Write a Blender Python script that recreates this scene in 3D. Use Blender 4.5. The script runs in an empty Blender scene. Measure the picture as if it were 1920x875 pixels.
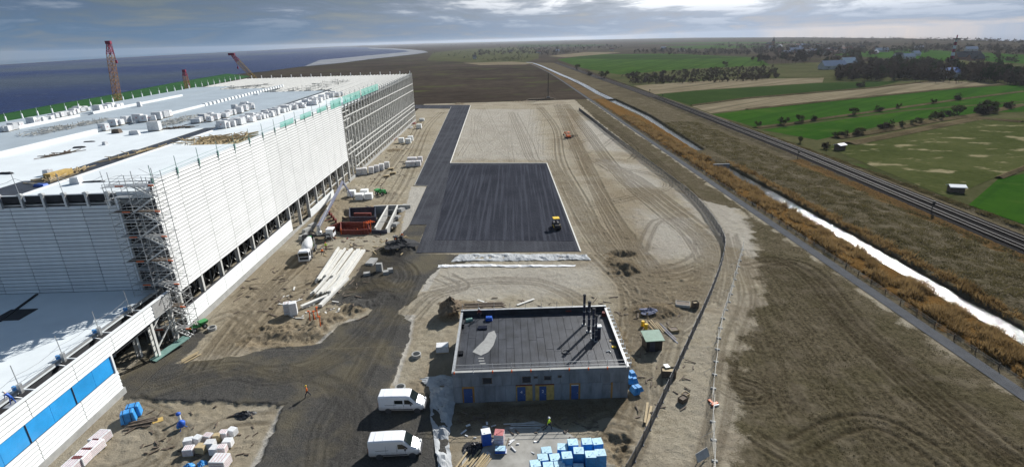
import bpy, bmesh, math, random
import numpy as np
from mathutils import Vector, Matrix
from mathutils.geometry import tessellate_polygon
random.seed(7)
PI = math.pi
rnd = random.uniform
scene = bpy.context.scene
COL = scene.collection

# ------------------------------------------------------------------ camera
CAM_H = 46.0
FPX = 1002.0                      # focal length in pixels of the 1920 px wide photograph
PITCH, ROLL, YAW = math.radians(19.9), math.radians(1.65), math.radians(-0.45)

def world_dir(v):
    x, y, z = v
    c, s = math.cos(ROLL), math.sin(ROLL)
    x, z = x * c + z * s, -x * s + z * c
    c, s = math.cos(PITCH), math.sin(PITCH)
    y, z = y * c + z * s, -y * s + z * c
    c, s = math.cos(YAW), math.sin(YAW)
    return Vector((x * c - y * s, x * s + y * c, z))

cam_data = bpy.data.cameras.new('camera')
cam = bpy.data.objects.new('camera', cam_data)
COL.objects.link(cam)
r_, f_, u_ = world_dir((1, 0, 0)), world_dir((0, 1, 0)), world_dir((0, 0, 1))
cam.matrix_world = Matrix(((r_.x, u_.x, -f_.x, 0), (r_.y, u_.y, -f_.y, 0), (r_.z, u_.z, -f_.z, CAM_H), (0, 0, 0, 1)))
cam_data.sensor_fit = 'HORIZONTAL'
cam_data.sensor_width = 36.0
cam_data.lens = 36.0 * FPX / 1920.0
cam_data.clip_start = 0.5
cam_data.clip_end = 40000
scene.camera = cam

# ------------------------------------------------------------------ light
SUN_AZ = Vector((0.574, 0.819, 0)).normalized()
SUN_EL = math.radians(32.5)
sun_vec = Vector((SUN_AZ.x * math.cos(SUN_EL), SUN_AZ.y * math.cos(SUN_EL), math.sin(SUN_EL)))
sd = bpy.data.lights.new('sun', 'SUN')
sd.energy = 5.0
sd.angle = math.radians(0.5)
sd.color = (1.0, 0.975, 0.93)
sun = bpy.data.objects.new('sun', sd)
COL.objects.link(sun)
sun.rotation_euler = (-sun_vec).to_track_quat('-Z', 'Y').to_euler()
scene.view_settings.view_transform = 'Standard'
scene.view_settings.look = 'None'
scene.view_settings.exposure = 0.45
HAZE_TOP, HAZE_D = 72.0, 0.000045
scene.view_settings.gamma = 1
scene.cycles.max_bounces = 6
scene.cycles.diffuse_bounces = 3
scene.cycles.transparent_max_bounces = 12
scene.cycles.volume_bounces = 1

def node(nt, typ, ins=None, **attrs):
    n = nt.nodes.new(typ)
    for k, v in attrs.items():
        setattr(n, k, v)
    for k, v in (ins or {}).items():
        s = n.inputs[k]
        if hasattr(v, 'is_output') or isinstance(v, bpy.types.NodeSocket):
            nt.links.new(v, s)
        else:
            s.default_value = v
    return n

def c4(c):
    return (c[0], c[1], c[2], 1.0)

def mixc(nt, f, a, b, blend='MIX'):
    n = nt.nodes.new('ShaderNodeMix')
    n.data_type = 'RGBA'
    n.blend_type = blend
    for idx, v in ((0, f), (6, a), (7, b)):
        s = n.inputs[idx]
        if isinstance(v, bpy.types.NodeSocket):
            nt.links.new(v, s)
        else:
            s.default_value = c4(v) if idx > 0 and len(v) == 3 else v
    return n.outputs[2]

def math_(nt, op, a, b=None, clamp=False):
    n = nt.nodes.new('ShaderNodeMath')
    n.operation = op
    n.use_clamp = clamp
    for i, v in enumerate((a, b)):
        if v is None:
            continue
        if isinstance(v, bpy.types.NodeSocket):
            nt.links.new(v, n.inputs[i])
        else:
            n.inputs[i].default_value = v
    return n.outputs[0]

def ramp(nt, f, stops):
    n = nt.nodes.new('ShaderNodeValToRGB')
    el = n.color_ramp.elements
    while len(el) > 1:
        el.remove(el[-1])
    for i, (p, c) in enumerate(stops):
        e = el[0] if i == 0 else el.new(p)
        e.position = p
        e.color = c4(c) if not isinstance(c, (int, float)) else (c, c, c, 1)
    nt.links.new(f, n.inputs[0])
    return n.outputs[0]

def noise(nt, vec, scale, detail=4, rough=0.55, dist=0.0):
    n = node(nt, 'ShaderNodeTexNoise', {'Scale': scale, 'Detail': detail, 'Roughness': rough, 'Distortion': dist})
    if vec is not None:
        nt.links.new(vec, n.inputs['Vector'])
    return n.outputs[0]

def scaled(nt, vec, s, rot=(0, 0, 0)):
    return node(nt, 'ShaderNodeMapping', {'Vector': vec, 'Scale': s, 'Rotation': rot}).outputs[0]

# ------------------------------------------------------------------ sky
world = bpy.data.worlds.new('World')
scene.world = world
world.use_nodes = True
wt = world.node_tree
wt.nodes.clear()
sky = node(wt, 'ShaderNodeTexSky', sky_type='NISHITA', sun_disc=False)
sky.sun_elevation = SUN_EL
sky.sun_rotation = math.atan2(SUN_AZ.x, SUN_AZ.y)
sky.air_density = 1.3
sky.dust_density = 0.6
tc = node(wt, 'ShaderNodeTexCoord')
gen = tc.outputs['Generated']
sep = node(wt, 'ShaderNodeSeparateXYZ', {'Vector': gen})
zz = math_(wt, 'MAXIMUM', sep.outputs['Z'], 0.0)
# cloud deck: direction stretched so that clouds flatten towards the horizon
dirn = node(wt, 'ShaderNodeCombineXYZ', {'X': sep.outputs['X'], 'Y': sep.outputs['Y'], 'Z': math_(wt, 'MULTIPLY', zz, 5.5)}).outputs[0]
n1 = noise(wt, dirn, 4.2, 8, 0.6, 0.6)
n2 = noise(wt, scaled(wt, dirn, (1, 1, 1.6)), 11.0, 6, 0.6, 0.3)
cl = math_(wt, 'ADD', math_(wt, 'MULTIPLY', n1, 0.68), math_(wt, 'MULTIPLY', n2, 0.32))
dp = node(wt, 'ShaderNodeVectorMath', {0: gen, 1: (math.sin(math.radians(27)) * .99, math.cos(math.radians(27)) * .99, 0.10)}, operation='DOT_PRODUCT').outputs['Value']
sunny = math_(wt, 'POWER', math_(wt, 'MAXIMUM', dp, 0.0), 5.0)            # brightness of the deck towards the sun
shade = ramp(wt, cl, [(0.32, (0.38, 0.88, 1.8)), (0.44, (0.75, 1.42, 2.55)), (0.53, (1.3, 2.0, 3.1)), (0.63, (2.8, 3.5, 4.5))])
lit = ramp(wt, cl, [(0.34, (2.9, 3.6, 5.0)), (0.46, (4.0, 4.7, 6.0)), (0.53, (8, 8.4, 9)), (0.58, (16, 16.2, 16.4))])
deck = mixc(wt, sunny, shade, lit)
low = ramp(wt, zz, [(0.0, 1.0), (0.028, 0.75), (0.06, 0.0)])
hazec = mixc(wt, sunny, (1.3, 2.3, 3.7), (4.0, 4.9, 6.5))
deck = mixc(wt, low, deck, hazec)
cover = ramp(wt, cl, [(0.36, 0.75), (0.52, 1.0)])
col = mixc(wt, cover, sky.outputs[0], deck)
bg = node(wt, 'ShaderNodeBackground', {'Color': col, 'Strength': 0.065})
out = node(wt, 'ShaderNodeOutputWorld', {'Surface': bg.outputs[0]})

# ------------------------------------------------------------------ pixel rays (photograph pixels -> points of the place)
def ray(px, py):
    return world_dir(((px - 960.0) / FPX, 1.0, -(py - 437.5) / FPX))

def G(px, py, z=0.0):
    d = ray(px, py)
    t = (z - CAM_H) / d.z
    return Vector((d.x * t, d.y * t, z))

def roof_z(y):
    return 25.0 + (y - 82.0) * 0.0125

def R(px, py, off=0.0):
    z = 26.0
    for _ in range(20):
        p = G(px, py, z)
        z = roof_z(p.y) + off
    return Vector((p.x, p.y, z))

# ------------------------------------------------------------------ mesh helpers
class B:
    def __init__(self):
        self.v, self.f, self.m = [], [], []
    def add(self, vs, fs, mi=0):
        o = len(self.v)
        self.v += [tuple(p) for p in vs]
        self.f += [tuple(i + o for i in f) for f in fs]
        self.m += [mi] * len(fs)
        return self
    def box(self, c, s, rz=0.0, mi=0, top=1.0, tilt=None):
        cx, cy, cz = c
        hx, hy, hz = s[0] / 2, s[1] / 2, s[2] / 2
        ca, sa = math.cos(rz), math.sin(rz)
        vs = []
        for z, k in ((-hz, 1.0), (hz, top)):
            for x, y in ((-hx, -hy), (hx, -hy), (hx, hy), (-hx, hy)):
                p = Vector((x * k, y * k, z))
                if tilt is not None:
                    p = tilt @ p
                vs.append((cx + p.x * ca - p.y * sa, cy + p.x * sa + p.y * ca, cz + p.z))
        return self.add(vs, [(3, 2, 1, 0), (4, 5, 6, 7), (0, 1, 5, 4), (1, 2, 6, 5), (2, 3, 7, 6), (3, 0, 4, 7)], mi)
    def bar(self, p, q, w, h=None, mi=0):
        p, q = Vector(p), Vector(q)
        h = h or w
        d = (q - p)
        if d.length < 1e-6:
            return self
        d.normalize()
        up = Vector((0, 0, 1)) if abs(d.z) < 0.95 else Vector((1, 0, 0))
        s = d.cross(up).normalized() * (w / 2)
        u = s.cross(d).normalized() * (h / 2)
        vs = [p - s - u, p + s - u, p + s + u, p - s + u, q - s - u, q + s - u, q + s + u, q - s + u]
        return self.add(vs, [(0, 1, 2, 3), (7, 6, 5, 4), (4, 5, 1, 0), (5, 6, 2, 1), (6, 7, 3, 2), (7, 4, 0, 3)], mi)
    def tube(self, p, q, r0, r1=None, n=8, mi=0, cap=True):
        p, q = Vector(p), Vector(q)
        r1 = r0 if r1 is None else r1
        d = (q - p).normalized()
        up = Vector((0, 0, 1)) if abs(d.z) < 0.95 else Vector((1, 0, 0))
        s = d.cross(up).normalized()
        u = s.cross(d).normalized()
        vs = []
        for c, r in ((p, r0), (q, r1)):
            for i in range(n):
                a = 2 * PI * i / n
                vs.append(c + s * (r * math.cos(a)) + u * (r * math.sin(a)))
        fs = [(i, (i + 1) % n, n + (i + 1) % n, n + i) for i in range(n)]
        if cap:
            fs += [tuple(range(n))[::-1], tuple(range(n, 2 * n))]
        return self.add(vs, fs, mi)
    def lathe(self, c, prof, n=12, mi=0, axis=None):
        c = Vector(c)
        rot = Vector((0, 0, 1)).rotation_difference(Vector(axis)).to_matrix() if axis is not None else Matrix.Identity(3)
        vs = []
        for r, z in prof:
            for i in range(n):
                a = 2 * PI * i / n
                vs.append(c + rot @ Vector((r * math.cos(a), r * math.sin(a), z)))
        fs = []
        for k in range(len(prof) - 1):
            for i in range(n):
                j = (i + 1) % n
                fs.append((k * n + i, k * n + j, (k + 1) * n + j, (k + 1) * n + i))
        fs += [tuple(range(n))[::-1], tuple(range((len(prof) - 1) * n, len(prof) * n))]
        return self.add(vs, fs, mi)
    def prism(self, pts, z0, z1, mi=0):
        """pts: list of (x, y) or (x, y, z) ; z0/z1 constants or offsets if pts carry z"""
        n = len(pts)
        a = sum(pts[i][0] * pts[(i + 1) % n][1] - pts[(i + 1) % n][0] * pts[i][1] for i in range(n))
        if a < 0:
            pts = pts[::-1]
        zz_ = [(p[2] if len(p) > 2 else 0.0) for p in pts]
        vs = [(p[0], p[1], z + z0) for p, z in zip(pts, zz_)] + [(p[0], p[1], z + z1) for p, z in zip(pts, zz_)]
        tris = tessellate_polygon([[Vector((p[0], p[1], 0)) for p in pts]])
        fs = []
        for t in tris:
            A, Bq, C = (Vector((pts[i][0], pts[i][1])) for i in t)
            ccw = (Bq - A).x * (C - A).y - (Bq - A).y * (C - A).x > 0
            t = t if ccw else t[::-1]
            fs.append(tuple(i + n for i in t))
            fs.append(tuple(t[::-1]))
        fs += [(i, (i + 1) % n, n + (i + 1) % n, n + i) for i in range(n)]
        return self.add(vs, fs, mi)
    def mesh(self, name, mats, smooth=False):
        me = bpy.data.meshes.new(name)
        me.from_pydata(self.v, [], self.f)
        if not isinstance(mats, (list, tuple)):
            mats = [mats]
        for m in mats:
            me.materials.append(m)
        if len(mats) > 1:
            me.polygons.foreach_set('material_index', self.m)
        if smooth:
            me.polygons.foreach_set('use_smooth', [True] * len(me.polygons))
        me.update()
        return me

def wloc(o):
    v = Vector((0, 0, 0))
    while o is not None:
        v += o.location
        o = o.parent
    return v

def tag(o, label=None, cat=None, group=None, kind=None):
    if label: o['label'] = label
    if cat: o['category'] = cat
    if group: o['group'] = group
    if kind: o['kind'] = kind
    return o

def put(name, data, parent=None, loc=(0, 0, 0), rz=0.0, world=False, **t):
    o = bpy.data.objects.new(name, data)
    COL.objects.link(o)
    if parent is not None:
        o.parent = parent
        o.location = (Vector(loc) - wloc(parent)) if world else Vector(loc)
    else:
        o.location = loc
    o.rotation_euler = (0, 0, rz)
    return tag(o, **t)

def mk(name, b, mats, parent=None, smooth=False, loc=(0, 0, 0), rz=0.0, world=False, **t):
    return put(name, b.mesh(name, mats, smooth), parent, loc, rz, world, **t)

def thing(name, label, cat, loc=(0, 0, 0), rz=0.0, group=None):
    return put(name, None, None, loc, rz, label=label, cat=cat, group=group)

KIDS = {}
def copy_thing(o, loc, rz=None, label=None, group=None, scale=None):
    """copy of a thing with copies of its parts and their sub-parts (mesh data shared)"""
    kids = lambda q: [c for c in COL.objects if c.parent is q]
    tree = KIDS.get(o.name)
    if tree is None:
        tree = KIDS[o.name] = [(c, kids(c)) for c in kids(o)]
    r = o.copy(); COL.objects.link(r)
    r.location = loc
    if rz is not None: r.rotation_euler = (0, 0, rz)
    if scale is not None: r.scale = scale
    if label: r['label'] = label
    if group: r['group'] = group
    for c, gs in tree:
        d = c.copy(); COL.objects.link(d); d.parent = r
        for g in gs:
            e = g.copy(); COL.objects.link(e); e.parent = d
    return r

# ------------------------------------------------------------------ materials
MATS = {}
def mat(name, col, rough=0.6, metal=0.0, var=0.18, scale=2.0, bump=0.0, bscale=18.0, spec=0.35, stretch=None, col2=None, rand=0.0):
    m = bpy.data.materials.new(name)
    m.use_nodes = True
    nt = m.node_tree
    bs = nt.nodes['Principled BSDF']
    tcn = node(nt, 'ShaderNodeTexCoord')
    v = tcn.outputs['Object']
    if stretch:
        v = scaled(nt, v, stretch)
    nz = noise(nt, v, scale, 5, 0.6)
    fac = ramp(nt, nz, [(0.30, 0.0), (0.70, 1.0)])
    lo = [c * (1 - var) for c in col]
    hi = col2 or [min(1, c * (1 + var)) for c in col]
    cc = mixc(nt, fac, lo, hi)
    if rand:
        oi = node(nt, 'ShaderNodeObjectInfo')
        k = math_(nt, 'ADD', math_(nt, 'MULTIPLY', oi.outputs['Random'], rand), 1 - rand)
        cc = mixc(nt, 1.0, cc, node(nt, 'ShaderNodeCombineColor', {0: k, 1: k, 2: k}).outputs[0], 'MULTIPLY')
    nt.links.new(cc, bs.inputs['Base Color'])
    bs.inputs['Roughness'].default_value = rough
    bs.inputs['Metallic'].default_value = metal
    bs.inputs['Specular IOR Level'].default_value = spec
    if bump:
        bn = node(nt, 'ShaderNodeBump', {'Height': noise(nt, v, bscale, 4, 0.65), 'Strength': min(1.0, bump), 'Distance': 0.1 * max(1.0, bump)})
        nt.links.new(bn.outputs[0], bs.inputs['Normal'])
    MATS[name] = m
    return m

m_white = mat('white_sheet_metal', (0.78, 0.79, 0.78), 0.45, var=0.07, scale=0.35, rand=0.15)
m_white2 = mat('white_coated_panel', (0.78, 0.80, 0.80), 0.5, var=0.06, scale=0.5)
m_membrane = mat('white_roof_membrane', (0.70, 0.745, 0.76), 0.55, var=0.06, scale=0.22, bump=0.12, bscale=0.7)
m_grey_mem = mat('grey_roof_membrane', (0.355, 0.41, 0.45), 0.6, var=0.10, scale=0.12, bump=0.1, bscale=0.8)
m_bitumen = mat('dark_bitumen', (0.036, 0.039, 0.047), 0.42, var=0.55, scale=0.55, bump=0.3, bscale=9)
m_galv = mat('galvanised_steel', (0.50, 0.51, 0.51), 0.42, 0.55, var=0.18, scale=1.5)
m_steel = mat('pale_painted_steel', (0.60, 0.60, 0.575), 0.5, var=0.12, scale=0.7)
m_rack = mat('rack_steel', (0.36, 0.36, 0.34), 0.5, 0.2, var=0.25, scale=0.7)
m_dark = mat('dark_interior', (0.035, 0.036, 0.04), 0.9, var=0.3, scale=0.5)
m_conc = mat('cast_concrete', (0.36, 0.36, 0.345), 0.85, var=0.16, scale=0.8, bump=0.15, bscale=6)
m_conc2 = mat('grey_concrete_wall', (0.25, 0.27, 0.29), 0.85, var=0.30, scale=0.9, bump=0.25, bscale=7, stretch=(1, 1, 0.35), rand=0.22)
m_kerb = mat('pale_kerb_concrete', (0.62, 0.61, 0.57), 0.85, var=0.12, scale=1.2)
m_blue = mat('blue_glazing', (0.03, 0.33, 0.74), 0.25, var=0.14, scale=0.4, spec=0.5, rand=0.12)
m_bluew = mat('blue_wrap', (0.05, 0.30, 0.68), 0.38, var=0.25, scale=2.5, bump=0.3, bscale=5, rand=0.15)
m_bluetop = mat('pale_blue_film', (0.50, 0.72, 0.84), 0.35, var=0.22, scale=2.2, bump=0.35, bscale=4, rand=0.12)
m_bluedeep = mat('deep_blue', (0.02, 0.10, 0.46), 0.45, var=0.2, scale=2)
m_green = mat('machine_green', (0.03, 0.24, 0.06), 0.4, var=0.2, scale=2)
m_greenroof = mat('green_roofing', (0.16, 0.27, 0.20), 0.6, var=0.15, scale=2)
m_teal = mat('teal_scaffold_paint', (0.20, 0.34, 0.30), 0.5, var=0.2, scale=2)
m_wood = mat('raw_timber', (0.46, 0.36, 0.21), 0.75, var=0.25, scale=2.5, stretch=(1, 6, 6), rand=0.2)
m_ply = mat('yellow_plywood', (0.50, 0.34, 0.11), 0.7, var=0.25, scale=2)
m_darkwood = mat('dark_planks', (0.13, 0.10, 0.075), 0.8, var=0.35, scale=2.5)
m_red = mat('red_formwork', (0.155, 0.028, 0.020), 0.5, var=0.35, scale=1.5)
m_orange = mat('orange_paint', (0.72, 0.13, 0.02), 0.45, var=0.15, scale=2)
m_hivis_o = mat('hivis_orange', (0.95, 0.20, 0.02), 0.6, var=0.1)
m_hivis_y = mat('hivis_yellow', (0.62, 0.85, 0.04), 0.6, var=0.1)
m_navy = mat('navy_cloth', (0.02, 0.025, 0.05), 0.85, var=0.3)
m_skin = mat('skin', (0.55, 0.36, 0.27), 0.55, var=0.06)
m_yellow = mat('machine_yellow', (0.80, 0.52, 0.03), 0.4, var=0.12)
m_black = mat('black_rubber', (0.018, 0.018, 0.02), 0.7, var=0.3, scale=4)
m_glass = mat('dark_vehicle_glass', (0.012, 0.018, 0.018), 0.08, var=0.1, spec=0.7)
m_van = mat('white_vehicle_paint', (0.80, 0.81, 0.83), 0.25, var=0.03, scale=0.7, spec=0.55)
m_lamp = mat('lamp_lens', (0.75, 0.76, 0.76), 0.1, spec=0.7)
m_bumper = mat('grey_plastic', (0.06, 0.06, 0.065), 0.6, var=0.2)
m_pallet_w = mat('white_shrink_wrap', (0.74, 0.745, 0.75), 0.4, var=0.16, scale=3.0, bump=0.35, bscale=5, rand=0.2)
m_redprint = mat('red_print', (0.48, 0.17, 0.17), 0.5, var=0.3, scale=4)
m_rust = mat('rusty_lattice', (0.33, 0.17, 0.06), 0.7, var=0.35, scale=1)
m_craney = mat('crane_yellow', (0.42, 0.29, 0.08), 0.6, var=0.25, scale=1)
m_cranered = mat('crane_red', (0.28, 0.02, 0.06), 0.55, var=0.2)
m_brick = mat('red_brick', (0.30, 0.15, 0.10), 0.85, var=0.2, scale=0.4)
m_render = mat('pale_render', (0.55, 0.53, 0.48), 0.8, var=0.15, scale=0.3)
m_tile = mat('dark_roof_tiles', (0.10, 0.085, 0.085), 0.75, var=0.25, scale=0.5, rand=0.4)
m_tile_r = mat('red_roof_tiles', (0.26, 0.11, 0.08), 0.75, var=0.25, scale=0.5, rand=0.3)
m_geo = mat('grey_geotextile', (0.36, 0.375, 0.385), 0.75, var=0.25, scale=0.8, bump=0.7, bscale=1.6)
m_tarp = mat('black_tarpaulin', (0.02, 0.021, 0.025), 0.4, var=0.4, scale=2, bump=0.5, bscale=3)
m_earth = mat('brown_earth', (0.16, 0.12, 0.08), 0.95, var=0.35, scale=1.4, bump=1.0, bscale=4)
m_blackstone = mat('black_gravel', (0.035, 0.036, 0.04), 0.9, var=0.5, scale=5, bump=1.0, bscale=9)
m_stone = mat('grey_block_stone', (0.30, 0.30, 0.29), 0.85, var=0.2, scale=2)
m_bark = mat('bark', (0.075, 0.06, 0.048), 0.9, var=0.3, scale=2)
m_rail = mat('worn_rail_steel', (0.07, 0.06, 0.055), 0.6, 0.0, var=0.25, scale=1)

ORD = ['first', 'second', 'third', 'fourth', 'fifth', 'sixth', 'seventh', 'eighth', 'ninth', 'tenth', 'eleventh', 'twelfth', 'thirteenth', 'fourteenth', 'fifteenth', 'sixteenth', 'seventeenth', 'eighteenth', 'nineteenth', 'twentieth'] + ['twenty-' + q for q in ('first', 'second', 'third', 'fourth', 'fifth', 'sixth', 'seventh', 'eighth', 'ninth')] + ['thirtieth'] + ['thirty-' + q for q in ('first', 'second', 'third', 'fourth', 'fifth', 'sixth')]

_nt = m_van.node_tree; _bs = _nt.nodes['Principled BSDF']
_src = _bs.inputs['Base Color'].links[0].from_socket
_tc = node(_nt, 'ShaderNodeTexCoord').outputs['Object']
_z = node(_nt, 'ShaderNodeSeparateXYZ', {'Vector': _tc}).outputs['Z']
_d = math_(_nt, 'MULTIPLY', ramp(_nt, math_(_nt, 'MULTIPLY', math_(_nt, 'ADD', _z, math_(_nt, 'MULTIPLY', noise(_nt, _tc, 2.5, 5, .65), 0.6)), 0.4), [(0.34, 1.0), (0.56, 0.0)]), 0.55)
_nt.links.new(mixc(_nt, _d, _src, (0.24, 0.20, 0.15)), _bs.inputs['Base Color'])
m_sleeper = mat('tarred_sleeper', (0.042, 0.036, 0.032), 0.85, var=0.3, scale=2, spec=0.0)
# ------------------------------------------------------------------ terrain of the site (one sheet, real relief)
def hash2(ix, iy, seed):
    h = (ix.astype(np.uint32) * np.uint32(374761393) + iy.astype(np.uint32) * np.uint32(668265263) + np.uint32((seed * 2654435761) & 0xffffffff))
    h = (h ^ (h >> np.uint32(13))) * np.uint32(1274126177)
    h = h ^ (h >> np.uint32(16))
    return h.astype(np.float64) / 4294967295.0

def vnoise(x, y, seed=0):
    xi, yi = np.floor(x), np.floor(y)
    fx, fy = x - xi, y - yi
    fx, fy = fx * fx * (3 - 2 * fx), fy * fy * (3 - 2 * fy)
    xi, yi = xi.astype(np.int64), yi.astype(np.int64)
    a, b = hash2(xi, yi, seed), hash2(xi + 1, yi, seed)
    c, d = hash2(xi, yi + 1, seed), hash2(xi + 1, yi + 1, seed)
    return (a * (1 - fx) + b * fx) * (1 - fy) + (c * (1 - fx) + d * fx) * fy

def fbm(x, y, octs=4, seed=0, gain=0.5):
    s, amp, tot = 0, 1.0, 0
    for k in range(octs):
        s = s + amp * vnoise(x * 2 ** k + 17.3 * k, y * 2 ** k - 9.1 * k, seed + k)
        tot += amp
        amp *= gain
    return s / tot

def sst(x, a, b):
    t = np.clip((x - a) / (b - a), 0, 1)
    return t * t * (3 - 2 * t)

XS = [-63.0]
while XS[-1] < 126.0:
    XS.append(XS[-1] + (0.18 if XS[-1] < 58 else 0.32))
XS = np.array(XS)
YS = [32.0]
while YS[-1] < 432.0:
    YS.append(YS[-1] + max(0.16, 0.17 * YS[-1] / 55.0))
YS = np.array(YS)
TX, TY = np.meshgrid(XS, YS)
TZ = np.zeros_like(TX)
LAY = {k: np.zeros_like(TX) for k in ('gravel', 'mud', 'pale', 'grass', 'reed', 'ballast', 'rut_shade', 'wet')}

def box_idx(x0, x1, y0, y1):
    i0, i1 = np.searchsorted(XS, x0), np.searchsorted(XS, x1)
    j0, j1 = np.searchsorted(YS, y0), np.searchsorted(YS, y1)
    return slice(max(0, j0 - 1), j1 + 1), slice(max(0, i0 - 1), i1 + 1)

def sdf_poly(x, y, P):
    d = np.full(x.shape, 1e9)
    inside = np.zeros(x.shape, bool)
    n = len(P)
    for i in range(n):
        ax, ay = P[i]; bx, by = P[(i + 1) % n]
        ex, ey = bx - ax, by - ay
        t = np.clip(((x - ax) * ex + (y - ay) * ey) / (ex * ex + ey * ey + 1e-9), 0, 1)
        d = np.minimum(d, (x - ax - t * ex) ** 2 + (y - ay - t * ey) ** 2)
        c = ((ay > y) != (by > y)) & (x < ex * (y - ay) / (ey + 1e-12) + ax)
        inside ^= c
    d = np.sqrt(d)
    return np.where(inside, d, -d)

def PX(pts, z=0.0):
    return [(G(px, py, z).x, G(px, py, z).y) for px, py in pts]

WOB = fbm(TX * 0.35, TY * 0.35, 4, 3) - 0.5
WOB2 = fbm(TX * 1.7, TY * 1.7, 3, 11) - 0.5
def zone(lay, pts, w=1.0, edge=0.5, wob=2.2, world_pts=False):
    P = pts if world_pts else PX(pts)
    xs, ys = [p[0] for p in P], [p[1] for p in P]
    sl = box_idx(min(xs) - 4, max(xs) + 4, min(ys) - 4, max(ys) + 4)
    x, y = TX[sl], TY[sl]
    if x.size == 0: return
    d = sdf_poly(x, y, P) + WOB[sl] * wob + WOB2[sl] * wob * 0.35
    k = sst(d, -edge, edge) * w
    LAY[lay][sl] = np.maximum(LAY[lay][sl], k)

def capsule(a, b, r, fn):
    sl = box_idx(min(a[0], b[0]) - r, max(a[0], b[0]) + r, min(a[1], b[1]) - r, max(a[1], b[1]) + r)
    x, y = TX[sl], TY[sl]
    if x.size == 0: return
    ex, ey = b[0] - a[0], b[1] - a[1]
    t = np.clip(((x - a[0]) * ex + (y - a[1]) * ey) / (ex * ex + ey * ey + 1e-9), 0, 1)
    fn(sl, np.sqrt((x - a[0] - t * ex) ** 2 + (y - a[1] - t * ey) ** 2))

RUTH = np.zeros_like(TX)
RIDGE = np.zeros_like(TX)
def rut_line(P, w=0.27, depth=0.12, dark=0.85):
    for a, b in zip(P[:-1], P[1:]):
        def fn(sl, d):
            g = np.exp(-(d / w) ** 2)
            RUTH[sl] = np.maximum(RUTH[sl], depth * g)
            RIDGE[sl] = np.maximum(RIDGE[sl], 0.6 * depth * np.exp(-((d - 2.1 * w) / (0.8 * w)) ** 2))
            LAY['rut_shade'][sl] = np.maximum(LAY['rut_shade'][sl], dark * g)
        capsule(a, b, w * 4, fn)

def smooth_path(P, n=6):
    out = []
    for i in range(len(P) - 1):
        p0, p1, p2, p3 = P[max(0, i - 1)], P[i], P[i + 1], P[min(len(P) - 1, i + 2)]
        for k in range(n):
            t = k / n
            out.append(tuple(0.5 * (2 * p1[c] + (p2[c] - p0[c]) * t + (2 * p0[c] - 5 * p1[c] + 4 * p2[c] - p3[c]) * t * t + (3 * p1[c] - p0[c] - 3 * p2[c] + p3[c]) * t ** 3) for c in (0, 1)))
    out.append(tuple(P[-1]))
    return out

def track(pts, gauge=2.0, reps=1, jit=1.2, **kw):
    base = PX(pts)
    for _ in range(reps):
        ox, oy = rnd(-jit, jit), rnd(-jit, jit)
        P = smooth_path([(x + ox + rnd(-.3, .3) * jit, y + oy + rnd(-.3, .3) * jit) for x, y in base])
        for s in (-gauge / 2, gauge / 2):
            Q = []
            for i, (x, y) in enumerate(P):
                a, b = P[max(0, i - 1)], P[min(len(P) - 1, i + 1)]
                dx, dy = b[0] - a[0], b[1] - a[1]
                L = math.hypot(dx, dy) or 1
                Q.append((x - dy / L * s, y + dx / L * s))
            rut_line(Q, **kw)

def mound(px, py, r, h, stretch=1.0, rough=0.5, lay=None, w=1.0):
    c = G(px, py)
    sl = box_idx(c.x - 2.2 * r, c.x + 2.2 * r, c.y - 2.2 * r * stretch, c.y + 2.2 * r * stretch)
    x, y = TX[sl], TY[sl]
    d = np.hypot(x - c.x, (y - c.y) / stretch) / r + WOB2[sl] * rough + WOB[sl] * rough
    k = np.clip(1 - d, 0, 1)
    TZ[sl] += h * (k * k * (3 - 2 * k)) ** 0.8 * (0.85 + 0.5 * WOB2[sl])
    if lay:
        LAY[lay][sl] = np.maximum(LAY[lay][sl], w * sst(d, 1.15, 0.85))

# zones
zone('gravel', [(235, 705), (300, 690), (470, 663), (505, 652), (560, 648), (600, 642), (640, 606), (690, 592), (712, 563), (650, 560), (648, 540), (680, 500), (705, 470), (760, 440), (790, 475), (880, 477), (870, 492), (832, 496), (805, 522), (783, 556), (742, 588), (775, 602), (758, 650), (736, 725), (740, 742), (800, 735), (835, 770), (842, 890), (468, 900), (535, 762), (400, 752), (235, 747), (200, 722)], 1.0, 0.35, 1.6)
zone('gravel', [(768, 421), (800, 421), (776, 480), (745, 470), (752, 440)], 1.0, 0.3, 1.0)
zone('gravel', [(-60 + 1, 66), (-52, 66), (-52, 82), (-59, 82)], 0.8, 0.8, 2.0, world_pts=True)
for P in ([(655, 598), (676, 596), (640, 612), (604, 648), (588, 642)], [(748, 592), (782, 590), (744, 728), (733, 722), (766, 612)], [(527, 764), (542, 764), (482, 885), (462, 885)], [(786, 548), (808, 500), (832, 497), (803, 546)], [(770, 350), (800, 350), (770, 420), (752, 440), (760, 395)]):
    zone('pale', P, 0.85, 0.3, 0.9)
for P in ([(1085, 225), (1135, 228), (1172, 285), (1105, 280)], [(1195, 395), (1290, 412), (1318, 478), (1225, 492)], [(1130, 300), (1200, 310), (1250, 352), (1180, 352)], [(850, 205), (1000, 205), (1030, 300), (850, 300)], [(815, 500), (1110, 497), (1122, 545), (900, 560), (800, 550)], [(1330, 400), (1390, 420), (1400, 470), (1350, 440)]):
    zone('pale', P, 0.55, 4.0, 6.0)
for P in ([(1130, 490), (1330, 500), (1320, 580), (1180, 620)], [(1120, 320), (1200, 380), (1260, 500), (1180, 520), (1110, 420)], [(470, 470), (620, 470), (560, 640), (380, 660)], [(620, 370), (770, 380), (760, 440), (600, 440)], [(860, 600), (840, 760), (1180, 760), (1200, 690), (1190, 800), (850, 830), (740, 740)], [(1060, 200), (1085, 210), (1120, 330), (1080, 330)]):
    zone('mud', P, 0.6, 2.5, 5.0)
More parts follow.
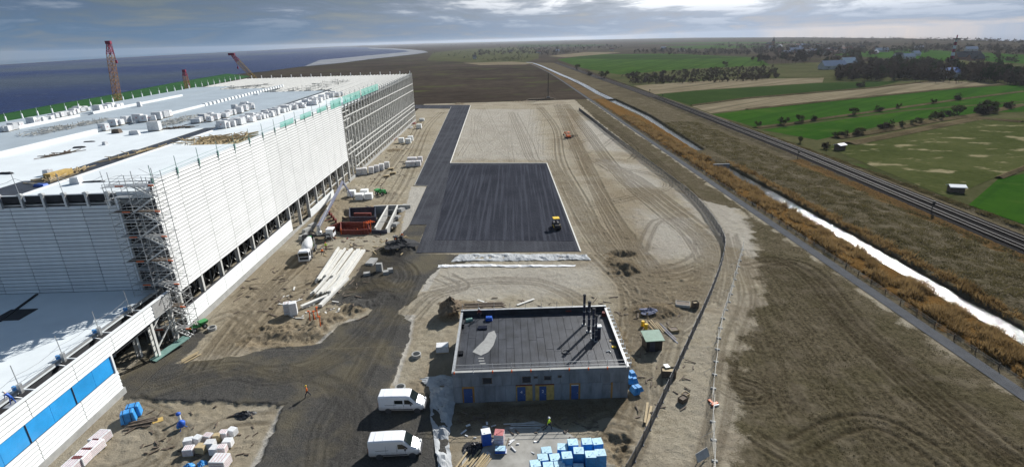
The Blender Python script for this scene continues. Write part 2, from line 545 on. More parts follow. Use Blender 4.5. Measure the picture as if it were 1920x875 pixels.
zone('rut_shade', [(652, 545), (680, 500), (705, 470), (760, 445), (770, 470), (745, 500), (735, 545), (700, 565)], 0.9, .8, 2.0)
zone('mud', [(845, 757), (1180, 742), (1150, 780), (1090, 805), (850, 812)], 1.0, 1.0, 3.0)  # dark earth, deepened to paint the shade cast by the concrete building
zone('rut_shade', [(845, 757), (1180, 742), (1150, 772), (1060, 785), (850, 795)], 0.8, 1.0, 3.0)  # same building shade painted darker through this layer, no wheel marks here
zone('mud', [(240, 752), (530, 765), (470, 890), (90, 890)], 0.35, 1.0, 5.0)
# grassland right of the temporary fence, verge, bank of the canal
zone('grass', [(22.5, 28), (26, 50), (33, 68), (44, 84), (53, 104), (62, 128), (64.5, 140), (66.0, 140), (66, 28)], 1.0, 4.5, 5.0, world_pts=True)
zone('grass', [(57.5, 150), (66.0, 140), (66.0, 440), (56, 440), (54.5, 300), (55.5, 200)], 0.9, 1.2, 3.0, world_pts=True)
zone('grass', [(68.5, 28), (130, 28), (130, 440), (68.5, 440)], 1.0, 0.5, 1.0, world_pts=True)
zone('reed', [(70.2, 28), (77.9, 28), (78.2, 200), (82, 240), (84, 300), (80, 440), (70.2, 440)], 1.0, 0.8, 3.0, world_pts=True)
zone('reed', [(84.5, 28), (86.5, 28), (86.5, 190), (84.5, 190)], 0.7, 0.8, 2.0, world_pts=True)
zone('reed', [(104.5, 28), (109, 28), (112, 200), (107, 200)], 0.55, 1.0, 5.0, world_pts=True)
zone('pale', [(54, 104), (64, 128), (64, 150), (52.5, 160), (49.5, 118)], 0.5, 1.5, 5.0, world_pts=True)
# excavations and heaps
mound(845, 592, 2.5, 2.0, lay='mud')
mound(665, 576, 3.2, 1.3, lay='mud')
mound(755, 468, 5.5, 1.6, 0.7, lay='gravel')
mound(700, 545, 8.0, 0.8, lay='gravel')
mound(1168, 476, 3.5, -1.6, 0.8, lay='mud')
mound(1180, 505, 2.6, 1.1, lay='mud')
mound(1165, 500, 4.0, 0.9, 1.4, 0.9, lay='mud')
mound(1225, 560, 6.0, 0.5, 2.0, 1.0)
mound(1232, 585, 4.2, 0.9, 0.7, lay='mud')
mound(1065, 256, 6.0, -2.2, 0.8, lay='mud', w=0.5)
mound(1340, 300, 7.0, 1.5, 1.3, lay='grass')
mound(545, 628, 7.0, 0.9, 0.6, 1.0, lay='mud')
mound(500, 637, 5.0, -0.9, 0.5, 0.8, lay='mud')
mound(570, 637, 4.0, -0.9, 0.5, 0.8, lay='mud')
mound(610, 598, 4.0, 0.7, 0.8, 1.2, lay='mud')
mound(1150, 825, 2.3, -1.0, 0.8, 0.8, lay='mud')
mound(1160, 850, 1.6, -0.7, 1.4, 0.8, lay='mud')
mound(660, 355, 7.0, 1.2, 0.8, 1.0)
mound(600, 395, 5.0, 1.0, 1.2, 1.0, lay='mud')
mound(735, 365, 4.0, 0.7, 1.6, 1.0)
mound(740, 282, 3.5, 0.8, lay='mud')
mound(990, 190, 18.0, 1.4, 0.35, 0.8, lay='mud', w=.6)
mound(1010, 196, 10.0, -1.0, 0.3, 0.8, lay='mud', w=.8)
mound(860, 195, 5.0, 1.0, 1.0, 0.8, lay='mud')
mound(870, 570, 6.0, 0.5, 0.25, 0.8, lay='mud')
mound(1140, 640, 3.0, 0.5, 3.0, 1.0, lay='mud')
# the pit of the foundation works beside the pump
PIT = PX([(624, 436), (640, 392), (752, 388), (742, 436)])
_sl = box_idx(-56, -20, 118, 165)
_d = sdf_poly(TX[_sl], TY[_sl], PIT)
TZ[_sl] -= 1.6 * sst(_d + WOB2[_sl] * 0.8, 0.0, 1.3)
LAY['mud'][_sl] = np.maximum(LAY['mud'][_sl], 0.8 * sst(_d, -3, 1))
# tyre tracks
T = track
T([(1046, 196), (1076, 260), (1110, 330), (1160, 420), (1212, 500), (1228, 560), (1200, 610)], reps=9, jit=2.6)
T([(1060, 196), (1100, 250), (1160, 330), (1240, 400), (1300, 450), (1322, 505), (1290, 560), (1240, 612), (1200, 680), (1192, 760)], reps=8, jit=2.2)
T([(1036, 300), (1100, 400), (1165, 480), (1240, 560), (1270, 600), (1250, 700)], reps=3, jit=1.8)
T([(1050, 320), (1092, 400), (1130, 460), (1180, 500), (1262, 522), (1330, 500)], reps=7, jit=2.0)
T([(1120, 300), (1190, 340), (1270, 400), (1330, 450), (1342, 500), (1322, 560)], reps=8, jit=2.2)
T([(1100, 390), (1180, 372), (1250, 352), (1230, 330), (1160, 316)], reps=2, jit=1.2)
T([(1200, 470), (1230, 415), (1290, 420), (1310, 470), (1260, 500), (1200, 490), (1180, 440)], reps=3, jit=1.0)
T([(1180, 520), (1230, 540), (1300, 540), (1330, 560)], reps=6, jit=2)
T([(1150, 470), (1190, 560), (1180, 640), (1190, 720)], reps=6, jit=1.6)
T([(1190, 585), (1230, 555), (1280, 570), (1290, 600), (1240, 625), (1190, 612), (1185, 580)], reps=3, jit=.8)
T([(1120, 480), (1200, 560), (1215, 600), (1200, 660), (1205, 740), (1190, 800)], reps=3, jit=1.2)
T([(1150, 260), (1110, 285), (1070, 280), (1100, 262), (1150, 250), (1190, 280), (1180, 300)], reps=2, jit=.8)
T([(820, 548), (900, 530), (1000, 530), (1060, 548), (1100, 575)], reps=3, jit=1.0, depth=.05)
T([(760, 600), (800, 560), (860, 540), (830, 520)], reps=3, jit=1.2)
T([(960, 210), (985, 260), (1000, 300), (1030, 300)], reps=3, jit=3.0, depth=.05)
T([(1010, 200), (1040, 240), (1050, 300), (1090, 380), (1130, 470)], reps=4, jit=1.5)
for k in range(26):
    a, b = (rnd(860, 1040), rnd(200, 250)), (rnd(850, 1010), rnd(260, 304))
    T([a, ((a[0] + b[0]) / 2 + rnd(-9, 9), (a[1] + b[1]) / 2), b], reps=1, jit=1.5, depth=.05, dark=.35)
T([(380, 690), (440, 610), (500, 550), (560, 490), (600, 445)], reps=5, jit=1.3)
T([(420, 660), (480, 600), (520, 560), (600, 520), (650, 470)], reps=3, jit=1.5)
T([(440, 560), (470, 540), (500, 560), (470, 590), (440, 580)], reps=2, jit=1.0)
T([(400, 600), (440, 590), (480, 620), (430, 640)], reps=2, jit=1.0)
T([(700, 350), (740, 300), (770, 260), (790, 225)], reps=4, jit=2.0)
T([(730, 380), (760, 330), (800, 240), (830, 210)], reps=3, jit=1.6, depth=.06)
T([(300, 730), (430, 695), (500, 708), (570, 698), (640, 662), (700, 615), (745, 540)], reps=5, jit=1.6, depth=.05, dark=.5)
T([(520, 700), (600, 712), (645, 740), (658, 780), (650, 860)], reps=4, jit=1.6, depth=.05, dark=.5)
T([(600, 880), (620, 790), (670, 700), (720, 610), (760, 520)], reps=4, jit=2.0, depth=.05, dark=.45)
T([(700, 545), (740, 550), (760, 520), (740, 495), (700, 500), (670, 530), (690, 555)], reps=3, jit=1.2, depth=.08)
T([(250, 760), (330, 800), (300, 860), (200, 900)], reps=3, jit=1.2, depth=.05)
T([(330, 900), (360, 830), (420, 790), (500, 780)], reps=2, jit=1.2, depth=.05)
T([(1120, 800), (1150, 780), (1200, 800), (1180, 860)], reps=2, jit=.8)
# right field
T([(1398, 497), (1470, 489), (1530, 520), (1600, 605), (1690, 690), (1810, 790), (1930, 880)], reps=4, jit=1.6, depth=.14, dark=1.0, w=.36)
T([(1495, 835), (1565, 797), (1640, 790), (1725, 832), (1800, 890)], reps=1, jit=.2, depth=.18, dark=1.0, gauge=2.6, w=.42)
T([(1325, 880), (1350, 760), (1372, 640), (1400, 560), (1385, 500), (1370, 440)], reps=4, jit=1.2, depth=.08)
T([(1420, 480), (1470, 560), (1540, 650), (1640, 760), (1740, 870)], reps=8, jit=5, depth=.06, dark=.5)
T([(1400, 560), (1430, 640), (1500, 760), (1580, 880)], reps=6, jit=3.5, depth=.06, dark=.5)
T([(1440, 490), (1540, 560), (1680, 660), (1850, 790)], reps=5, jit=2.5, depth=.07, dark=.6)
T([(1460, 500), (1560, 590), (1700, 690), (1860, 800)], reps=3, jit=2.2, depth=.06, dark=.5)
T([(1380, 600), (1430, 640), (1450, 700), (1420, 740), (1360, 740)], reps=2, jit=.8, depth=.07, dark=.6)
T([(1350, 720), (1400, 745), (1430, 735), (1380, 715)], reps=2, jit=.5, depth=.12, dark=.9)
T([(1420, 820), (1450, 840), (1470, 850)], reps=3, jit=.5, depth=.12, dark=.9)
T([(1350, 440), (1310, 380), (1240, 310), (1180, 260), (1110, 212)], reps=3, jit=.9, depth=.06)
# relief
sandy = 1 - np.clip(LAY['grass'] + LAY['gravel'] * 0.6, 0, 1)
rel = (fbm(TX * 0.16, TY * 0.16, 3, 21) - 0.5) * 0.35
rel += (fbm(TX * 1.1, TY * 1.1, 4, 31, 0.62) - 0.5) * (0.20 * sandy + 0.13 * LAY['grass'] + 0.05)
cl_ = fbm(TX * 0.9, TY * 0.9, 3, 55)
rel += 0.20 * sst(cl_, 0.60, 0.80) * sandy * (0.25 + 0.9 * LAY['mud'])          # clods
flat = np.ones_like(TX)
TZ += rel - RUTH + RIDGE * (1 + WOB2)
LAY['wet'] = np.clip(sst(fbm(TX * 0.12, TY * 0.12, 4, 77), 0.52, 0.70), 0, 1)

TZ += 0.34 * LAY['gravel'] * (TX > -54) * (TY > 40) * (TY < 75)
# surfaces that lie flat: asphalt, path, buildings
ASPH = [(846, 200), (777, 348), (801, 348), (768, 421), (800, 421), (780, 474), (1088, 471), (1025, 306.5), (844, 306.5), (882, 198)]
def flatten(P, z=-0.05, edge=0.8):
    xs, ys = [p[0] for p in P], [p[1] for p in P]
    sl = box_idx(min(xs) - 4, max(xs) + 4, min(ys) - 4, max(ys) + 4)
    k = sst(sdf_poly(TX[sl], TY[sl], P), -edge * 1.6, -0.25)
    TZ[sl] = TZ[sl] * (1 - k) + z * k
flatten(PX(ASPH))
flatten(PX([(778, 196), (882, 196), (880, 205), (778, 204)]), edge=1.5)
flatten([(-8.4, 60.1), (15.9, 60.3), (15.8, 77.8), (-8.3, 77.6)])
flatten([(66.2, 28), (68.8, 28), (68.8, 440), (66.2, 440)])
flatten([(-7, 46), (8, 46), (8, 54.5), (-2, 57), (-7, 52)], -0.02)
sl = TX < -54.5
TZ[sl] = np.minimum(TZ[sl] * 0.3, 0.0)
# canal, far bank, railway embankment
def strip(x, a, b, c, d):
    return sst(x, a, b) * (1 - sst(x, c, d))
ys_open = 1 - strip(TY, 193, 197, 222, 228)
cx = np.interp(TY, [30, 194, 228, 337, 432], [81.3, 81.0, 83.2, 87.5, 84.0])
cw = np.interp(TY, [30, 150, 194, 228, 337, 432], [1.55, 1.55, 1.0, 1.0, 1.7, 2.6])
bank = WOB * 1.2
can = (1 - sst(np.abs(TX - cx) + bank * 0.6, cw - 0.3, cw + 1.6)) * ys_open
TZ -= 1.9 * can
TZ += 0.35 * strip(TX, 86, 90, 104, 108) + 0.5 * strip(TX, 68.9, 70.5, 72, 77) * LAY['reed']
rx = np.interp(TY, [30, 105, 213, 432], [112.4, 113.0, 117.9, 120.0])          # axis of the line
emb = 1 - sst(np.abs(TX - rx), 4.6, 7.5)
TZ = TZ * (1 - 0.9 * emb) + 0.75 * emb
LAY['ballast'] = np.clip(sst(4.9 - np.abs(TX - rx) + WOB2 * .5, -0.2, 0.3), 0, 1)
TZ -= 0.8 * np.exp(-((TX - rx - 9.5) / 1.2) ** 2)
# meet the surrounding ground at the rim
e = np.minimum(np.minimum(TX - XS[0], XS[-1] - TX), np.minimum(TY - YS[0], YS[-1] - TY))
TZ *= sst(e, 0.0, 5.0)

nx, ny = len(XS), len(YS)
me = bpy.data.meshes.new('site_ground')
co = np.stack([TX.ravel(), TY.ravel(), TZ.ravel()], 1).astype(np.float32)
idx = np.arange(nx * ny).reshape(ny, nx)
quads = np.stack([idx[:-1, :-1], idx[:-1, 1:], idx[1:, 1:], idx[1:, :-1]], -1).reshape(-1, 4)
me.vertices.add(len(co)); me.vertices.foreach_set('co', co.ravel())
me.loops.add(quads.size); me.loops.foreach_set('vertex_index', quads.ravel().astype(np.int32))
me.polygons.add(len(quads))
me.polygons.foreach_set('loop_start', np.arange(0, quads.size, 4, dtype=np.int32))
me.polygons.foreach_set('use_smooth', np.ones(len(quads), bool))
me.update()
for nm, ks in (('soil_a', ('gravel', 'mud', 'pale', 'grass')), ('soil_b', ('reed', 'ballast', 'rut_shade', 'wet'))):
    at = me.attributes.new(nm, 'FLOAT_COLOR', 'POINT')
    at.data.foreach_set('color', np.stack([np.clip(LAY[k], 0, 1).ravel() for k in ks], 1).astype(np.float32).ravel())

def terrain_z(x, y):
    i = int(np.clip(np.searchsorted(XS, x), 1, nx - 1)); j = int(np.clip(np.searchsorted(YS, y), 1, ny - 1))
    return float(TZ[j - 1:j + 1, i - 1:i + 1].mean())
def GT(px, py):
    """point of the site's surface under a photograph pixel"""
    p = G(px, py)
    if XS[0] < p.x < XS[-1] and YS[0] < p.y < YS[-1]:
        p.z = terrain_z(p.x, p.y)
    return p

m = bpy.data.materials.new('site_soil'); m.use_nodes = True
nt = m.node_tree; bs = nt.nodes['Principled BSDF']
geo = node(nt, 'ShaderNodeNewGeometry'); pos = geo.outputs['Position']
A = node(nt, 'ShaderNodeAttribute', attribute_name='soil_a'); Bn = node(nt, 'ShaderNodeAttribute', attribute_name='soil_b')
sa = node(nt, 'ShaderNodeSeparateColor', {0: A.outputs['Color']}); sb = node(nt, 'ShaderNodeSeparateColor', {0: Bn.outputs['Color']})
a_grav, a_mud_shade, a_pale, a_grass = sa.outputs[0], sa.outputs[1], sa.outputs[2], A.outputs['Alpha']
a_reed, a_ball, a_rut_shade, a_wet = sb.outputs[0], sb.outputs[1], sb.outputs[2], Bn.outputs['Alpha']
big, mid, fine, grain = noise(nt, pos, 0.09, 5, .6), noise(nt, pos, 0.8, 6, .65), noise(nt, pos, 4.5, 5, .7), noise(nt, pos, 14.0, 3, .6)
sand = mixc(nt, ramp(nt, mid, [(0.35, 0), (0.65, 1)]), (0.262, 0.226, 0.162), (0.375, 0.334, 0.252))
sand = mixc(nt, ramp(nt, big, [(0.38, 0), (0.62, 1)]), sand, (0.335, 0.300, 0.235))
sand = mixc(nt, math_(nt, 'MULTIPLY', ramp(nt, fine, [(0.52, 0), (0.66, 1)]), 0.6), sand, (0.125, 0.10, 0.07))
sand = mixc(nt, math_(nt, 'MULTIPLY', a_wet, 0.35), sand, (0.18, 0.14, 0.095))
mudc = mixc(nt, ramp(nt, fine, [(0.38, 0), (0.62, 1)]), (0.135, 0.105, 0.068), (0.275, 0.220, 0.145))
palec = mixc(nt, ramp(nt, fine, [(0.35, 0), (0.6, 1)]), (0.30, 0.28, 0.245), (0.46, 0.44, 0.40))
grav = mixc(nt, ramp(nt, fine, [(0.3, 0), (0.7, 1)]), (0.045, 0.044, 0.043), (0.104, 0.099, 0.090))
grav = mixc(nt, math_(nt, 'MULTIPLY', ramp(nt, big, [(0.46, 0), (0.60, 1)]), 0.75), grav, (0.135, 0.118, 0.082))
grav = mixc(nt, math_(nt, 'MULTIPLY', ramp(nt, grain, [(0.60, 0), (0.72, 1)]), 0.5), grav, (0.20, 0.195, 0.18))
gtuft = noise(nt, scaled(nt, pos, (1.0, 0.8, 1.0)), 2.2, 6, .7)
grass = mixc(nt, ramp(nt, gtuft, [(0.36, 0), (0.64, 1)]), (0.046, 0.038, 0.024), (0.150, 0.126, 0.082))
grass = mixc(nt, math_(nt, 'MULTIPLY', ramp(nt, big, [(0.45, 0), (0.65, 1)]), 0.4), grass, (0.066, 0.060, 0.028))
grass = mixc(nt, math_(nt, 'MULTIPLY', ramp(nt, noise(nt, pos, 0.25, 5, .6), [(0.50, 0), (0.64, 1)]), 0.6), grass, (0.160, 0.135, 0.096))
reed = mixc(nt, ramp(nt, gtuft, [(0.35, 0), (0.65, 1)]), (0.062, 0.036, 0.013), (0.20, 0.112, 0.038))
ball = mixc(nt, ramp(nt, grain, [(0.35, 0), (0.65, 1)]), (0.016, 0.015, 0.015), (0.046, 0.043, 0.042))
edge = lambda f, n, k=0.5: math_(nt, 'MULTIPLY', math_(nt, 'ADD', f, math_(nt, 'MULTIPLY', math_(nt, 'SUBTRACT', n, 0.5), k)), 1.0, True)
sharp = lambda f: ramp(nt, edge(f, fine, 0.7), [(0.36, 0), (0.62, 1)])
c = mixc(nt, math_(nt, 'MULTIPLY', a_mud_shade, ramp(nt, mid, [(0.3, 0.45), (0.6, 1.0)])), sand, mudc)
c = mixc(nt, edge(a_pale, mid, 0.35), c, palec)
c = mixc(nt, sharp(a_grav), c, grav)
c = mixc(nt, sharp(a_grass), c, grass)
c = mixc(nt, sharp(a_reed), c, reed)
c = mixc(nt, sharp(a_ball), c, ball)
c = mixc(nt, math_(nt, 'MULTIPLY', a_rut_shade, 0.6), c, mixc(nt, 1.0, c, (0.34, 0.31, 0.28), 'MULTIPLY'))
nt.links.new(c, bs.inputs['Base Color'])
bs.inputs['Roughness'].default_value = 0.95
bs.inputs['Specular IOR Level'].default_value = 0.0
hsum = math_(nt, 'ADD', math_(nt, 'MULTIPLY', fine, 0.6), math_(nt, 'MULTIPLY', grain, 0.4))
bn = node(nt, 'ShaderNodeBump', {'Height': hsum, 'Strength': 1.0, 'Distance': 0.26})
nt.links.new(bn.outputs[0], bs.inputs['Normal'])
me.materials.append(m)
put('ground', me, kind='structure')

# ------------------------------------------------------------------ surrounding land out to the horizon
def land_mat(name, lo, hi, scale=0.02, col3=None, stripe=None, rough=0.95):
    m = bpy.data.materials.new(name); m.use_nodes = True
    nt = m.node_tree; bs = nt.nodes['Principled BSDF']
    p = node(nt, 'ShaderNodeNewGeometry').outputs['Position']
    a, b = noise(nt, p, scale, 6, .62), noise(nt, p, scale * 14, 5, .65)
    c = mixc(nt, ramp(nt, math_(nt, 'ADD', math_(nt, 'MULTIPLY', a, .6), math_(nt, 'MULTIPLY', b, .4)), [(0.36, 0), (0.64, 1)]), lo, hi)
    if col3:
        c = mixc(nt, ramp(nt, noise(nt, scaled(nt, p, (1, 1.6, 1)), scale * 2.3, 4, .6), [(0.56, 0), (0.66, 1)]), c, col3)
    if stripe:
        ang, s, cs, amt = stripe
        n = noise(nt, scaled(nt, scaled(nt, p, (1, 1, 1), (0, 0, ang)), (s, s * 0.02, 1)), 1.0, 3, .5)
        c = mixc(nt, math_(nt, 'MULTIPLY', ramp(nt, n, [(0.48, 0), (0.62, 1)]), amt), c, cs)
    nt.links.new(c, bs.inputs['Base Color'])
    bs.inputs['Roughness'].default_value = rough
    bs.inputs['Specular IOR Level'].default_value = 0.0
    bn = node(nt, 'ShaderNodeBump', {'Height': b, 'Strength': 0.5, 'Distance': 0.5})
    nt.links.new(bn.outputs[0], bs.inputs['Normal'])
    return m
lm_moor = land_mat('moor_soil', (0.024, 0.019, 0.015), (0.066, 0.052, 0.040), 0.006, (0.060, 0.062, 0.026))
lm_rough = land_mat('rough_pasture', (0.036, 0.042, 0.016), (0.090, 0.086, 0.042), 0.02, (0.046, 0.066, 0.018))
lm_green = land_mat('spring_green', (0.022, 0.054, 0.009), (0.046, 0.092, 0.014), 0.012, (0.062, 0.090, 0.018), (0.5, 0.10, (0.018, 0.040, 0.008), .6))
lm_bright = land_mat('bright_green', (0.018, 0.056, 0.007), (0.034, 0.086, 0.010), 0.015, (0.044, 0.084, 0.014), (0.9, 0.22, (0.014, 0.044, 0.007), .5))
lm_dkgreen = land_mat('dark_green', (0.016, 0.034, 0.009), (0.034, 0.058, 0.014), 0.015)
lm_tan = land_mat('dry_stubble', (0.135, 0.112, 0.070), (0.235, 0.198, 0.135), 0.02, None, (0.9, 0.25, (0.10, 0.085, 0.055), .8))
lm_pasture = land_mat('olive_pasture', (0.034, 0.046, 0.012), (0.074, 0.080, 0.030), 0.03, (0.225, 0.195, 0.115))

far = [(-420, 150), (-200, 137), (0, 122), (160, 112), (320, 103.5), (480, 95.5), (640, 86.8), (800, 81.5), (960, 78.2), (1100, 75), (1300, 71), (1500, 70.3), (1700, 72.5), (1920, 78), (2150, 88), (2500, 105)]
farP = [G(*p) for p in far]
rim = [Vector((-420, -60, 0))] + [Vector((p.x, p.y, 0)) for p in farP] + [Vector((700, -60, 0))]
hole = [Vector((x, y, 0)) for x, y in ((XS[0], YS[0]), (XS[-1], YS[0]), (XS[-1], YS[-1]), (XS[0], YS[-1]))]
tr = tessellate_polygon([rim, hole])
allp = rim + hole
b = B(); b.add(allp, [t if ((allp[t[1]] - allp[t[0]]).cross(allp[t[2]] - allp[t[0]])).z > 0 else t[::-1] for t in tr])
mk('terrain', b, lm_moor, kind='structure')

def sheet(name, pts, m, z, px=True, sub=None, **t):
    P = [G(*p) for p in pts] if px else [Vector((p[0], p[1], 0)) for p in pts]
    P = [Vector((p.x, p.y, z)) for p in P]
    tr = tessellate_polygon([P])
    b = B(); b.add(P, [q if ((P[q[1]] - P[q[0]]).cross(P[q[2]] - P[q[0]])).z > 0 else q[::-1] for q in tr])
    t.setdefault('kind', 'structure')
    return mk(name, b, m, **t)

ZL = [0.04]
def nz_():
    ZL[0] += 0.012
    return ZL[0]
X_ = XS[-1] - 0.02
wp = lambda pts: [(G(*p).x, G(*p).y) for p in pts]
clampx = lambda P: [(max(X_, x), y) for x, y in P]
sheet('meadow', clampx([(126, 28), (700, 28)] + wp([(2200, 130), (1900, 112), (1500, 118), (1250, 128), (1090, 131), (1035, 116)]) + [(126, 1000)]), lm_rough, nz_(), px=False)
def field(pts, m):
    sheet('field', clampx(wp(pts)), m, nz_(), px=False)
field([(1036, 112), (1110, 102.5), (1250, 101), (1420, 108), (1445, 123), (1300, 129), (1160, 140), (1092, 128)], lm_green)
field([(1060, 110), (1110, 104), (1250, 103), (1400, 108), (1250, 112)], lm_dkgreen)
field([(1188, 161), (1350, 150), (1545, 146), (1542, 155), (1300, 170), (1224, 177)], lm_tan)
field([(1226, 178), (1300, 171), (1545, 155.5), (1692, 152), (1640, 164), (1400, 184), (1296, 198)], lm_dkgreen)
field([(1298, 200), (1400, 186), (1640, 166), (1760, 151), (1890, 158), (1800, 164), (1600, 184), (1400, 205), (1332, 213)], lm_tan)
field([(1334, 215), (1400, 207), (1600, 186.5), (1800, 166.5), (1895, 160), (2100, 165), (2100, 176), (1700, 206), (1424, 241)], lm_bright)
field([(1428, 244), (1700, 209), (2100, 178), (2100, 205), (1850, 212), (1700, 226), (1532, 263)], lm_bright)
field([(1548, 276), (1600, 262), (1700, 243), (1800, 222), (2100, 222), (2100, 300), (1870, 332), (1765, 372)], lm_pasture)
field([(1782, 386), (1872, 336), (2100, 290), (2200, 520)], lm_bright)
field([(1560, 103), (1680, 91), (1920, 103), (2200, 118), (2200, 135), (1920, 122), (1700, 112)], lm_bright)
field([(1660, 122), (1800, 112), (1920, 120), (1930, 128), (1800, 128)], lm_rough)
field([(1240, 88), (1330, 85), (1480, 86), (1420, 90), (1290, 92)], lm_green)
field([(900, 86), (1010, 84), (1150, 84), (1100, 87.5), (960, 89)], lm_dkgreen)
field([(1180, 82), (1350, 79), (1560, 79.5), (1400, 82.5)], lm_green)
field([(1020, 106), (1100, 98), (1165, 99), (1120, 103), (1060, 108)], lm_tan)
sheet('marsh', [(812, 99.5), (880, 92), (960, 89), (1010, 92), (1010, 110), (985, 117.5), (880, 117), (800, 114)], lm_rough, nz_())
sheet('dry_strip', [(868, 118.5), (960, 116), (1002, 118.5), (985, 121.5), (900, 122.5)], lm_tan, nz_())
field([(1440, 124), (1530, 122), (1560, 130), (1480, 144), (1545, 147), (1460, 146)], lm_rough)

dt = land_mat('ditch_grass', (0.050, 0.040, 0.022), (0.135, 0.108, 0.062), .05)
c4d = lambda x, y: (1400 + x / 3.677, 50 + y / 3.677)
def ditch(pts, w):
    P_ = [G(*q) for q in pts]
    for p_, q_ in zip(P_[:-1], P_[1:]):
        d_ = (q_ - p_).normalized(); n_ = Vector((-d_.y, d_.x, 0)) * w
        if min(p_.x, q_.x) < X_ + w: continue
        bb = B(); bb.add([p_ - n_ + Vector((0, 0, .02)), q_ - n_ + Vector((0, 0, .02)), q_ + Vector((0, 0, .65)), p_ + Vector((0, 0, .65)), p_ + n_ + Vector((0, 0, .02)), q_ + n_ + Vector((0, 0, .02))], [(0, 1, 2, 3), (3, 2, 5, 4)])
        bb.v = [(x_, y_, z_ + ZL[0]) for x_, y_, z_ in bb.v]
        mk('ditch_bank', bb, dt, kind='structure')
ditch([c4d(60, 700), c4d(300, 672), c4d(560, 632), c4d(735, 608), c4d(1045, 565), c4d(1285, 530), c4d(1500, 500), c4d(1900, 450)], 2.2)
ditch([c4d(330, 800), c4d(615, 770), c4d(960, 716), c4d(1270, 655), c4d(1590, 610), c4d(1900, 540)], 3.0)
ditch([c4d(700, 810), c4d(960, 760), c4d(1300, 690), c4d(1600, 632), c4d(1900, 660)], 3.4)
ditch([c4d(60, 705), c4d(320, 785)], 1.6)
ditch([(1332, 214), (1400, 206), (1600, 185.5), (1800, 165.5), (1890, 159)], 2.0)
ditch([(1296, 199), (1400, 185), (1640, 165), (1760, 151.5)], 1.6)
ditch([(1782, 385), (1872, 335), (1960, 300)], 1.2)
# sea with its shore, the dike in front of it
sea_m = bpy.data.materials.new('sea_water'); sea_m.use_nodes = True
nt = sea_m.node_tree; bs = nt.nodes['Principled BSDF']
p = node(nt, 'ShaderNodeNewGeometry').outputs['Position']
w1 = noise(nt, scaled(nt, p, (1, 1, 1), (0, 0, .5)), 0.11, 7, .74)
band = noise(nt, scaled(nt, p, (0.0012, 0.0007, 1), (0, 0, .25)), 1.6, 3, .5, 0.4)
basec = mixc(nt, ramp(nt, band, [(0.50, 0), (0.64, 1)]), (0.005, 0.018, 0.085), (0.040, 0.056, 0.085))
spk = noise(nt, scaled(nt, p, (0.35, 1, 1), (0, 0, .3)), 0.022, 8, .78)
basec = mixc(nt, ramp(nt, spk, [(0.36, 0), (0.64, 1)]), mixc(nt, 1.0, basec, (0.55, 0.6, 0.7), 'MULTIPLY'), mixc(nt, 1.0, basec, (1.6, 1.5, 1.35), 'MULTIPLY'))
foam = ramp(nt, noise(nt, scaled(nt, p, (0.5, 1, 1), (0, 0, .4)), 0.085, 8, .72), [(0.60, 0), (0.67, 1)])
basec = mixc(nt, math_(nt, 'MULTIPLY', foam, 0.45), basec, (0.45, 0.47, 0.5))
nt.links.new(basec, bs.inputs['Base Color'])
bs.inputs['Roughness'].default_value = 0.34
bs.inputs['IOR'].default_value = 1.33
bs.inputs['Specular IOR Level'].default_value = 0.12
nt.links.new(node(nt, 'ShaderNodeBump', {'Height': w1, 'Strength': 1.0, 'Distance': 4.5}).outputs[0], bs.inputs['Normal'])
shore = [(-420, 330), (-200, 275), (0, 224), (100, 205), (210, 185), (330, 160), (430, 141), (500, 134), (560, 126), (600, 122.5), (640, 118.5), (690, 112), (740, 106.5), (780, 102), (803, 98.5), (795, 95.5), (770, 93.2), (735, 91), (690, 89.3), (645, 88.0)]
outer = [(560, 92), (480, 96.2), (320, 104.2), (160, 112.7), (0, 122.7), (-200, 137.7), (-420, 151)]
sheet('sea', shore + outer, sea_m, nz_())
sheet('shallows', [(600, 113), (640, 109.5), (700, 103.5), (745, 99.5), (768, 96.9), (760, 94.8), (728, 92.8), (690, 91.4), (690, 89.6), (735, 91.2), (770, 93.4), (795, 95.7), (802, 98.4), (779, 101.8), (739, 106.3), (689, 111.8), (640, 118.2), (600, 122), (570, 125)], land_mat('shallow_water', (0.15, 0.16, 0.18), (0.28, 0.29, 0.31), .01), nz_())
sand_m = land_mat('wet_shore', (0.06, 0.055, 0.05), (0.13, 0.125, 0.12), 0.01)
sheet('shore', [(430, 141), (500, 134.5), (560, 126.5), (600, 123), (640, 119), (690, 112.5), (740, 107), (780, 102.5), (803, 98.5), (812, 100), (790, 105), (740, 111), (690, 117), (640, 122), (560, 129), (500, 137), (430, 146)], land_mat('salt_marsh', (0.028, 0.024, 0.018), (0.065, 0.055, 0.035), 0.01), nz_())
# sea dike: a green bank running along the shore
dk = [(-420, 345), (-200, 285), (0, 232), (100, 211), (210, 190), (330, 164), (430, 145)]
b = B()
for (p0, p1) in zip(dk[:-1], dk[1:]):
    a, c = G(*p0), G(*p1)
    d = (c - a).normalized(); n = Vector((d.y, -d.x, 0))
    prof = [(-16, 0.0), (-4, 5.5), (1, 5.5), (34, 0.0)]
    vs = [a + n * s + Vector((0, 0, z)) for s, z in prof] + [c + n * s + Vector((0, 0, z)) for s, z in prof]
    b.add(vs, [(0, 4, 5, 1), (1, 5, 6, 2), (2, 6, 7, 3)])
mk('sea_dike', b, land_mat('dike_grass', (0.018, 0.060, 0.022), (0.032, 0.095, 0.030), 0.03), kind='structure')

